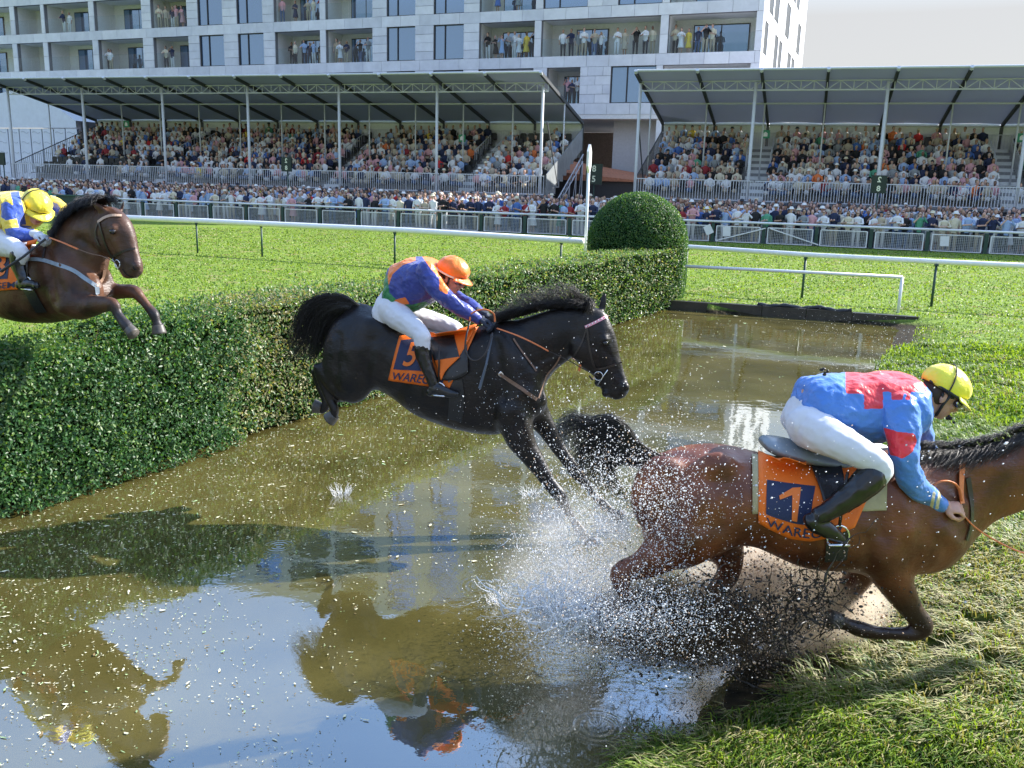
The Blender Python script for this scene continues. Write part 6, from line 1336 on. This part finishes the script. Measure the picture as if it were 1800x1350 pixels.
rider(S1, S1.P(1450, 780), 'jockey in sky blue silks with red bars and a yellow cap, riding the bay horse', dict(
    torso=[((1402, 702), (1440, 752), .15), ((1414, 676), (1450, 757), .18), ((1438, 664), (1484, 768), .195), ((1490, 662), (1535, 772), .205), ((1545, 660), (1580, 766), .21), ((1588, 661), (1612, 748), .185), ((1611, 670), (1628, 726), .11), ((1626, 684), (1640, 720), .065)],
    pelvis=[((1428, 680), (1462, 765), .17), ((1404, 696), (1450, 778), .185), ((1387, 722), (1438, 782), .18), ((1382, 744), (1424, 786), .17), ((1392, 762), (1415, 783), .13)],
    arm=[(1580, 722, 32, .18), (1585, 755, 28, .23), (1588, 788, 24, .26), (1592, 815, 21, .27), (1600, 840, 19.5, .26), (1620, 864, 17, .24), (1638, 878, 14.5, .22), (1650, 886, 12.5, .21)],
    far_arm=[(1598, 728, 28, -.18), (1618, 765, 22, -.22), (1632, 795, 17, -.2), (1645, 830, 15, -.15), (1652, 862, 12, -.08)],
    leg=[(1420, 748, 38, .10), (1442, 760, 36, .18), (1475, 777, 30, .27), (1510, 796, 26, .33), (1540, 814, 23, .36), (1545, 830, 22, .365), (1528, 848, 20, .365), (1500, 868, 18, .37), (1470, 890, 16, .37), (1445, 905, 13, .37)], knee=7,
    far_leg=[(1425, 752, 40, -.12), (1470, 775, 34, -.24), (1520, 795, 28, -.32), (1550, 812, 24, -.34), (1545, 835, 20, -.34), (1520, 865, 17, -.34), (1490, 890, 14, -.34)], fknee=5,
    boot=[(1532, 838, 27, .365), (1512, 858, 25, .37), (1488, 876, 21.5, .37), (1462, 894, 18, .37), (1440, 906, 15.5, .37)], foot=[(1424, 915, 13, .37), (1436, 922, 16, .37), (1455, 932, 15, .37), (1470, 941, 11.5, .37), (1480, 947, 7, .37)],
    far_boot=[(1545, 835, 25, -.34), (1515, 865, 20, -.34), (1488, 892, 15, -.34)], far_foot=[(1478, 905, 13, -.34), (1495, 918, 13, -.34), (1512, 925, 9, -.34)],
    stirrup=(1472, 955, .37), far_stirrup=(1500, 930, -.34), leather=(1490, 830), head=(1653, 694), head_dir=((.86, -.12, -.50), (.47, .02, .85)),
    hands=[dict(w=(1656, 889, .21), f=(.97, -.12, -.05), u=(.05, -.55, .84), s=-1, glove=None, curl=1.0), dict(w=(1640, 893, .05), f=(-.2, -.6, -.5), u=(.6, -.5, .4), s=1, glove=GLOVE)],
    silk_mats=[LB1, RD1, YB1], silk_fn=silk1, cap=silk('yellow_cap', (.88, .80, .05)), cap_cord=True))
# ---------------------------------------------------------------- horse in the air on the left
S3 = Side((-3.0, 6.85, 0), 119)
h3 = empty('horse', S3.P(100, 480), 'dark bay horse jumping the hedge at the left edge of the photo', 'horse')
def build_h3():
    s = S3; mb = MB()
    s.loft(mb, [((-185, 470), (-180, 560), .12), ((-168, 448), (-162, 600), .22), ((-135, 432), (-128, 612), .27), ((-90, 430), (-88, 590), .28), ((-45, 440), (-42, 560), .285), ((0, 446), (4, 556), .30), ((45, 440), (48, 566), .30), ((85, 425), (95, 568), .27), ((115, 420), (135, 560), .23), ((145, 438), (168, 545), .18), ((168, 462), (184, 522), .12)])
    s.loft(mb, [((88, 420), (165, 530), .16), ((104, 400), (178, 500), .14), ((124, 378), (184, 470), .115), ((144, 364), (188, 448), .10), ((168, 358), (192, 436), .09), ((186, 362), (190, 425), .08)])
    s.loft(mb, [((187, 362), (164, 402), .08), ((204, 366), (162, 420), .10), ((220, 380), (167, 436), .112), ((231, 402), (180, 445), .10), ((237, 426), (197, 454), .076), ((242, 447), (207, 465), .06), ((246, 462), (214, 477), .06), ((247, 478), (220, 487), .056), ((240, 487), (228, 490), .036)], e=2.1)
    for sg in (1, -1):
        s.ball(mb, 182, 425, 21, .06*sg, .6); s.ball(mb, 199, 402, 7.5, .088*sg, .7); s.ball(mb, 240, 468, 9, .045*sg, .8); s.ball(mb, 118, 500, 44, .14*sg, .45, tall=1.2); s.ball(mb, 158, 510, 30, .09*sg, .6); s.ball(mb, -130, 510, 50, .17*sg, .4)
    s.chain(mb, [(118, 520, 34, .14), (136, 540, 25, .16), (160, 538, 20, .16), (182, 535, 15, .16), (200, 536, 12.5, .16), (206, 550, 9, .16), (214, 562, 8.2, .16), (223, 573, 10, .16), (229, 580, 8.5, .16)])
    s.chain(mb, [(158, 508, 26, -.13), (185, 512, 18, -.14), (212, 512, 13.5, -.14), (236, 513, 12.5, -.14), (248, 525, 9.5, -.14), (260, 540, 8.5, -.14), (271, 553, 10.5, -.14), (275, 565, 8.5, -.14), (278, 573, 10, -.14)])
    s.chain(mb, [(-140, 560, 44, .13), (-120, 610, 28, .16), (-140, 640, 16, .16), (-165, 650, 12, .16), (-165, 680, 9, .16), (-160, 715, 9, .16), (-150, 730, 10, .16)])
    s.chain(mb, [(-130, 560, 44, -.13), (-60, 585, 24, -.16), (-70, 620, 16, -.16), (-95, 640, 12, -.16), (-90, 680, 9, -.16), (-80, 710, 9, -.16)])
    ear(s, mb, (184, 372), (157, 353), .03, .065, .11); ear(s, mb, (212, 373), (219, 350), .03, -.07, -.09)
    me, o = finish_body(mb, 'body', coat('dark_bay_coat', (.03, .014, .008), (.13, .06, .034), (.03, .026, .027), .42, .36, .0), h3, lambda x, y, V: np.maximum(sstep(y, 528, 552)*(x > 188), .45*sstep(x, 195, 225)*(y < 492)), wfn=lambda x, y, V: (1-sstep(x, 135, 170))*(1-sstep(y, 560, 590)), side=s, relief=[(98, 440, 128, 520, 9, .016), (85, 450, 95, 530, 8, -.018), (128, 520, 105, 548, 12, .016), (140, 420, 165, 440, 7, -.012), (125, 400, 150, 405, 11, .010), (150, 480, 165, 520, 7, .014), (205, 425, 222, 462, 5, .006), (192, 425, 206, 452, 4, -.007), (45, 470, 30, 540, 10, -.007)])
    for pts in ([(226, 577, 10, .16), (235, 588, 12.5, .16)], [(277, 571, 10.5, -.14), (280, 587, 14, -.14)], [(-152, 728, 11, .16), (-140, 740, 14, .16)]):
        q = MB(); s.chain(q, pts, ends=False); q.build('hoof', HOOF, h3, True)
    horse_eye(s, h3, 198, 407, .026, .102); q = MB(); q.ell(s.P(238, 470, .060), .020, .014, .024, nu=10, nv=8); q.build('nostril', NOST, h3, True); ribbon('mouth_line', bvh([me]), s, [(216, 473), (222, 481), (230, 486), (240, 487)], .008, NOST, h3, lift=.002)
    P = lambda px, py, o=0.: s.P(px, py, o)
    roots = [(188, 360), (172, 358), (156, 361), (143, 367), (131, 376), (120, 386), (109, 398), (98, 412)]; tips = [(168, 344), (148, 350), (130, 356), (116, 366), (106, 376), (98, 390), (92, 404), (86, 420)]
    strands('mane', [[P(*r, .0), P(r[0]*.7+t[0]*.3+2, r[1]*.4+t[1]*.6-4, .05), P(r[0]*.3+t[0]*.7, r[1]*.2+t[1]*.8-3, .09), P(t[0], t[1]+2, .14), P(t[0]-4, t[1]+14, .18)] for r, t in zip(roots, tips)], 1900, .014, .0017, HAIRB, h3, 14, .016, 9, .45)
    strands('forelock', [[P(192, 360), P(198, 350, .03), P(206, 354, .07), P(212, 366, .1)], [P(194, 360), P(184, 349, .03), P(196, 350, .05), P(206, 356, .08)]], 260, .013, .0014, HAIRB, h3, 15, .012, 8)
    bv = bvh([me]); R = lambda nm, pts, w, mt=LEATH, **k: ribbon(nm, bv, s, pts, w, mt, h3, **k)
    R('browband', [(173, 391), (184, 383), (198, 379), (214, 380)], .022, mat('tan_browband', (.55, .38, .28), .5, 0)); R('cheekpiece', [(175, 391), (180, 410), (187, 432), (196, 448), (203, 457)], .015); R('noseband', [(196, 452), (208, 446), (224, 439), (237, 437)], .015); R('throatlash', [(173, 393), (168, 412), (176, 432)], .012)
    q = MB(); c = s.P(206, 464, .085); q.tube([c+s.u*.03*math.cos(a)+UP*.03*math.sin(a) for a in np.linspace(0, 6.283, 17)], .004, 6); q.tube([s.P(198, 455, .09), s.P(208, 474, .09)], .0045, 6); q.build('snaffle_bit', METAL, h3, True)
    cord('rein_grip', s, [(88, 418, .2), (112, 427, .24), (137, 438, .22)], .0125, RUBB, h3, flat=.35); cord('rein', s, [(137, 438, .22), (160, 446, .18), (185, 452, .13), (204, 463, .09)], .008, LBROWN, h3, flat=.4)
    R('breastplate', [(52, 456), (75, 457), (104, 466), (130, 476), (150, 490), (169, 503)], .03, mat('grey_blue_strap', (.3, .36, .42), .5, .15, 20)); R('breastplate_end', [(169, 503), (180, 490), (183, 474)], .028, LBROWN); R('breastplate_drop', [(170, 504), (171, 512), (171, 518)], .03, mat('grey_strap', (.26, .32, .38), .5, .1)); R('wither_strap', [(84, 420), (80, 436), (76, 455)], .018)
    return me, bv
ME3, BV3 = build_h3()
e3, at3 = number_saddle(S3, BV3, 'racing saddle over an orange number cloth at the left edge of the photo', dict(quad=[(-62, 440), (44, 440), (36, 508), (-66, 516)]), dict(panel=(.10, .08, .80, .72), num=(.55, .12, .76, .66), word=(.08, .80, .93, .95)), '3', 'WAREGEM', [(30, 449), (46, 446), (46, 484), (36, 486)], seat=[((-40, 436), (-36, 452), .1), ((-10, 440), (-8, 456), .13), ((30, 436), (32, 452), .1), ((48, 428), (50, 444), .07)], girth=[(50, 505), (62, 528), (74, 548)], loc=S3.P(0, 460))
patch('cloth_front', BV3, S3, [(48, 424), (66, 420), (50, 460), (40, 470)], ORANGE, e3, 8, 8, lift=.03); patch('cloth_loop', BV3, S3, [(38, 462), (52, 456), (44, 480), (40, 476)], ORANGE, e3, 6, 6, lift=.035)
YL3 = (.85, .62, .07); BL3 = (.04, .09, .42)
def silk3(x, y, C_):
    r = np.zeros(len(x))
    for P_ in ([(18, 338), (33, 336), (40, 362), (46, 395), (32, 395), (24, 362)], [(2, 358), (12, 354), (26, 364), (32, 384), (10, 387), (2, 382)], [(8, 402), (30, 400), (60, 402), (60, 425), (14, 425)], [(82, 352), (100, 358), (106, 366), (98, 388), (82, 380)], [(33, 395), (56, 398), (56, 408), (34, 404)]): r[in_poly(x, y, P_)] = 1
    return r
rider(S3, S3.P(0, 420), 'jockey in yellow and blue quartered silks with a yellow cap at the left edge', dict(
    torso=[((-42, 396), (-14, 436), .16), ((-34, 372), (0, 430), .18), ((-18, 354), (20, 416), .2), ((2, 341), (40, 404), .205), ((24, 338), (54, 394), .2), ((42, 342), (62, 386), .15), ((50, 352), (66, 380), .09), ((56, 358), (68, 378), .06)],
    pelvis=[((-32, 380), (0, 428), .17), ((-46, 398), (-8, 440), .18), ((-54, 416), (-14, 450), .18), ((-48, 432), (-22, 452), .13)],
    arm=[(24, 364, 17, .19), (20, 382, 15, .23), (21, 400, 13, .25), (32, 411, 11.5, .24), (48, 414, 10, .21), (60, 413, 8.5, .18)],
    far_arm=[(58, 362, 15, -.18), (78, 358, 13, -.24), (98, 362, 12.5, -.27), (114, 374, 11, -.25), (112, 392, 9, -.18)],
    leg=[(-26, 420, 28, .12), (-8, 426, 25, .2), (12, 432, 20, .28), (30, 439, 16, .33), (37, 447, 14, .34), (34, 460, 13, .34), (38, 476, 11, .34), (44, 490, 9, .34)], knee=6,
    far_leg=[(-20, 420, 26, -.12), (20, 430, 20, -.26), (52, 440, 15, -.32), (54, 456, 13, -.32), (52, 480, 11, -.32)], fknee=4,
    boot=[(33, 449, 15, .345), (33, 464, 14, .345), (37, 478, 12, .345), (42, 490, 10.5, .345)], foot=[(36, 500, 9.5, .345), (44, 500, 10.5, .345), (54, 500, 9, .345), (64, 502, 6, .345)],
    far_boot=[(54, 452, 15, -.32), (52, 475, 12, -.32), (52, 492, 10, -.32)], far_foot=[(52, 500, 9, -.32), (64, 503, 8, -.32)],
    stirrup=(50, 508, .345), far_stirrup=(58, 510, -.32), leather=(46, 448), head=(63, 367), head_dir=((.62, -.50, -.60), (.42, -.28, .86)),
    hands=[dict(w=(66, 413, .19), f=(.88, -.4, -.1), u=(.1, .1, 1), s=-1, glove=mat('white_glove', (.6, .62, .66), .6, .1)), dict(w=(108, 398, -.14), f=(-.3, -.7, -.5), u=(.7, -.3, .5), s=1, glove=GLOVE)],
    silk_mats=[YL3, BL3], silk_fn=silk3, cap=silk('golden_cap', (.85, .72, .05)), cap_cord=True))
wv = MB(); wv.tube([S3.P(80, 420, .26), S3.P(40, 452, .42), S3.P(2, 477, .5)], [.009, .009, .012], 8); o = wv.build('whip', BLACK); tag(o, 'black riding whip held backwards by the jockey at the left edge', 'whip')
# ---------------------------------------------------------------- spray, mud and splashes
DROP = leafmat('water_drop', (.9, .91, .92), .45, .15, (.95, .96, .98)); DROPT = leafmat('muddy_drop', (.62, .46, .32), .3, .4, (.75, .58, .42)); MUDC = mat('black_mud', (.018, .014, .010), .35, .3, 30); FOAM = leafmat('foam_thread', (.88, .89, .9), .4, .25, (.95, .96, .98))
OCT = np.array([(1, 0, 0), (-1, 0, 0), (0, 1, 0), (0, -1, 0), (0, 0, 1), (0, 0, -1)], float); OF = np.array([(0, 2, 4), (2, 1, 4), (1, 3, 4), (3, 0, 4), (2, 0, 5), (1, 2, 5), (3, 1, 5), (0, 3, 5)])
def drops(name, P, rad, mats, mi, label, vel=None, stretch=1.6):
    n = len(P); a = RNG.normal(size=(n, 3)) if vel is None else vel+RNG.normal(size=(n, 3))*.35; a /= np.linalg.norm(a, axis=1)[:, None]
    b = np.cross(a, [0.3, .9, .1]); b /= np.linalg.norm(b, axis=1)[:, None]; c = np.cross(a, b); st = RNG.uniform(1, stretch, (n, 1)); r = np.asarray(rad)[:, None]
    V = np.stack([P+(a*o[0]*st+b*o[1]+c*o[2])*r for o in OCT], 1).reshape(-1, 3); F = (np.arange(n)[:, None, None]*6+OF[None]).reshape(-1, 3)
    o = link(name, mkmesh(name, V, F, mats, np.repeat(mi, 8), smooth=True)); tag(o, label, 'spray', kind='stuff'); return o
def cloud(S, n, px, py, sx, sy, off, so, fn=None):
    """positions scattered round a place beside the horse"""
    c = S.P(px, py, off); k = S.sc(c); q = RNG.normal(size=(n, 3)); P = c+S.u*(q[:, :1]*sx*k)+UP*(q[:, 1:2]*sy*k)+S.n*(q[:, 2:3]*so)
    return P[P[:, 2] > .003]
def spray():
    P = [cloud(S1, 12000, 1030, 1000, 70, 75, -.45, .25), cloud(S1, 9000, 1010, 1085, 75, 36, .0, .28), cloud(S1, 6500, 1130, 1085, 85, 38, .66, .1), cloud(S1, 1500, 1010, 930, 50, 50, .2, .12), cloud(S1, 4200, 1075, 860, 62, 55, .28, .1), cloud(S1, 2600, 1170, 920, 40, 85, .40, .05), cloud(S1, 2500, 1080, 940, 120, 130, .1, .3), cloud(S1, 700, 1250, 880, 110, 80, .42, .06), cloud(S5, 700, 920, 740, 90, 60, .3, .1), cloud(S1, 130, 1600, 850, 150, 100, .40, .1)]
    n1 = sum(len(p) for p in P); a = gz(1560, 640, .2); b = gz(1480, 640, 0)
    q = RNG.normal(size=(2600, 3)); far = gz(1545, 640, .3)+q*np.array([.42, 1.3, .28]); far = far[far[:, 2] > .01]; P.append(far)
    P.append(gz(1150, 760, .1)+RNG.normal(size=(1500, 3))*np.array([1.0, .8, .15]))
    P = np.concatenate(P); P = P[P[:, 2] > .002]
    base = S1.P(1030, 1100, .1); v = P-base+np.array([0, 0, .25]); rad = RNG.gamma(1.6, .00075, len(P))+.0009; rad = np.minimum(rad, .0055); rad[-len(far)-1500:] *= 1.5
    drops('water_spray', P, rad, [DROP, DROPT], (RNG.uniform(0, 1, len(P)) < .12).astype(int), 'white water drops thrown up between the two leading horses', v)
    # threads of water
    b = MB()
    def thread(p, d, ln, r, g=1.2, k=9):
        pts = []; ph = random.uniform(0, 6)
        for i in range(k): t = i/(k-1); pts.append(p+d*ln*t-UP*g*(ln*t)**2*.5+np.array([math.sin(ph+t*9), math.cos(ph*2+t*8), math.sin(ph+t*11)])*ln*.05)
        b.tube(pts, [max(.0006, r*(1-.8*i/(k-1))*(1+.5*math.sin(i*2.3+ph))) for i in range(k)], 5)
    for i in range(520):
        c0 = random.choice([(1010, 1100), (985, 1085), (1045, 1110), (1095, 1120), (1140, 1120)]); p = S1.P(c0[0]+random.gauss(0, 22), c0[1]+random.gauss(0, 14), random.gauss(.15, .15)); p[2] = max(p[2], .005)
        d = np.array([random.gauss(-.15, .7), random.gauss(-.1, .5), abs(random.gauss(.7, .5))]); d /= np.linalg.norm(d); thread(p, d, abs(random.gauss(.22, .14)), random.uniform(.0014, .0038))
    for i in range(70):
        c0 = random.choice([(1010, 1100), (985, 1085), (1045, 1110), (930, 1075)]); p = S1.P(c0[0]+random.gauss(0, 18), c0[1]+random.gauss(0, 10), random.gauss(.15, .12)); p[2] = max(p[2], .005); d = np.array([random.gauss(-.2, .6), random.gauss(-.1, .4), abs(random.gauss(.8, .4))]); d /= np.linalg.norm(d); thread(p, d, abs(random.gauss(.2, .1)), random.uniform(.004, .009), 1.6, 12)
    for i in range(120):
        p = S1.P(random.gauss(1030, 70), random.gauss(990, 50), random.gauss(.1, .2)); d = np.random.normal(size=3); d /= np.linalg.norm(d); thread(p, d, random.uniform(.03, .14), random.uniform(.001, .0026))
    for (px, py, n, s_) in ((600, 872, 46, .11), (934, 872, 34, .12), (1052, 1277, 22, .06), (880, 1060, 40, .12)):
        c = gz(px, py)
        for i in range(n): a = random.uniform(0, 6.28); rr = random.uniform(.2, 1)*s_*.7; thread(c+np.array([math.cos(a)*rr, math.sin(a)*rr, .002]), np.array([math.cos(a)*.5, math.sin(a)*.5, .9]), random.uniform(.4, 1.2)*s_, .0022, 3)
    o = b.build('water_threads', FOAM, smooth=True); tag(o, 'thin curling threads of splashing water around the hooves', 'splash', kind='stuff')
    # mud
    b = MB(); C0 = []
    def mudrun(p, d, ln, r):
        pts = [p.copy()]; k = 14
        for i in range(k):
            d = d+np.random.normal(size=3)*.30; d /= np.linalg.norm(d); p = p+d*ln/k; pts.append(p.copy()); C0.append(p.copy())
        b.tube(pts, [r*random.uniform(.3, 1.6)*(1-.6*i/k) for i in range(k+1)], 5)
    for i in range(210):
        t = random.random(); c = random.choice([(1215, 1130), (1260, 1120), (1320, 1110), (1380, 1100), (1440, 1060), (1330, 1150), (1200, 1090)])
        p = S1.P(c[0]+random.gauss(0, 34), c[1]+random.gauss(0, 26), random.gauss(.3, .12)); p[2] = max(p[2], .02); d = np.array([random.gauss(.1, .6), random.gauss(0, .4), abs(random.gauss(.7, .5))]); d /= np.linalg.norm(d)
        mudrun(p, d, abs(random.gauss(.26, .13)), random.uniform(.0015, .006))
    for i in range(260):
        c = random.choice([(1215, 1130), (1260, 1120), (1320, 1110), (1380, 1080), (1440, 1060), (1300, 1060)]); b.ell(S1.P(c[0]+random.gauss(0, 45), c[1]+random.gauss(0, 34), random.gauss(.32, .1)), random.uniform(.004, .014), random.uniform(.004, .012), random.uniform(.004, .010), nu=7, nv=5)
    o = b.build('mud_strings', MUDC, smooth=True); tag(o, 'black strings and clots of mud flung up under the bay horse', 'mud', kind='stuff')
    C0 = np.array(C0); j = RNG.integers(0, len(C0), 5000); P = C0[j]+RNG.normal(size=(5000, 3))*.03
    P = np.concatenate([P, cloud(S1, 2200, 1360, 1070, 120, 50, .3, .15), cloud(S1, 4500, 1230, 1130, 95, 26, .38, .1), cloud(S1, 700, 1650, 1080, 120, 80, .1, .4)])
    drops('mud_spray', P, np.minimum(RNG.gamma(1.4, .0013, len(P))+.0009, .010), [MUDC, DROPT], (RNG.uniform(0, 1, len(P)) < .22).astype(int), 'dark mud specks flying below the belly of the bay horse')
    P = np.concatenate([cloud(S1, 5200, 1400, 1050, 95, 55, -.25, .15), cloud(S1, 2500, 1300, 1000, 80, 50, -.25, .15)])
    drops('muddy_mist', P, RNG.gamma(2, .0012, len(P))+.0015, [DROPT], np.zeros(len(P), int), 'tan droplets hanging behind the flung mud')
    # clods of turf in the air and on the bank
    for i, (px, py, lab) in enumerate(((1668, 735, 'small dark clod of turf in the air below the yellow cap'), (1615, 1278, None), (1452, 652, 'wisp of dark weed flying over the back of the sky blue silks'))):
        if not lab: continue
        q = MB(); p = S1.P(px, py, .1)
        for k_ in range(5): q.ell(p+np.random.normal(size=3)*.012, random.uniform(.006, .013), random.uniform(.006, .012), random.uniform(.005, .010), nu=7, nv=5)
        tag(q.build('turf_clod', MUDC, smooth=True), lab, 'clod')
spray()
def vol(name, S, px, py, off, rx, ry, rz, col, dens, label, seed):
    c = S.P(px, py, off); m = bpy.data.materials.new(name); m.use_nodes = True; t = m.node_tree; t.nodes.clear(); n = t.nodes.new; l = t.links.new; o = n('ShaderNodeOutputMaterial'); v = n('ShaderNodeVolumePrincipled'); v.inputs['Color'].default_value = (*col, 1); v.inputs['Anisotropy'].default_value = .3
    tc = n('ShaderNodeTexCoord'); gr = n('ShaderNodeVectorMath'); gr.operation = 'LENGTH'; l(tc.outputs['Object'], gr.inputs[0]); mr = n('ShaderNodeMapRange'); mr.inputs[1].default_value = 1.0; mr.inputs[2].default_value = .25; mr.inputs[3].default_value = 0; mr.inputs[4].default_value = 1; l(gr.outputs['Value'], mr.inputs[0])
    nz = n('ShaderNodeTexNoise'); nz.inputs['Scale'].default_value = 2.4; nz.inputs['Detail'].default_value = 3; mp = n('ShaderNodeMapping'); mp.inputs['Location'].default_value = (seed, 0, 0); l(tc.outputs['Object'], mp.inputs[0]); l(mp.outputs[0], nz.inputs['Vector'])
    m2 = n('ShaderNodeMapRange'); m2.inputs[1].default_value = .36; m2.inputs[2].default_value = .62; m2.inputs[3].default_value = .15; m2.inputs[4].default_value = dens; l(nz.outputs[0], m2.inputs[0]); mu = n('ShaderNodeMath'); mu.operation = 'MULTIPLY'; l(mr.outputs[0], mu.inputs[0]); l(m2.outputs[0], mu.inputs[1]); l(mu.outputs[0], v.inputs['Density']); l(v.outputs[0], o.inputs['Volume'])
    q = MB(); q.ell((0, 0, 0), 1, 1, 1, nu=20, nv=14); ob = link(name, q.mesh(name, m)); ob.scale = (rx, ry, rz); ob.location = c; tag(ob, label, 'spray', kind='stuff'); return ob
vol('spray_mist', S1, 1020, 1000, -.05, .5, .4, .42, (.96, .93, .89), 2.6, 'pale mist of fine spray around the impact of the hooves', 3)
vol('muddy_spray_mist', S1, 1380, 1045, -.25, .66, .3, .38, (.985, .90, .79), 30.0, 'tan mist of muddy water hanging under the bay horse', 8)
vol('churned_mud_cloud', S1, 1190, 1095, .22, .56, .34, .25, (.26, .19, .13), 30.0, 'dark brown cloud of churned mud hiding the hind legs of the bay horse', 5)
SC.cycles.volume_step_rate = 1.5; SC.cycles.volume_max_steps = 64; SC.cycles.volume_bounces = 4
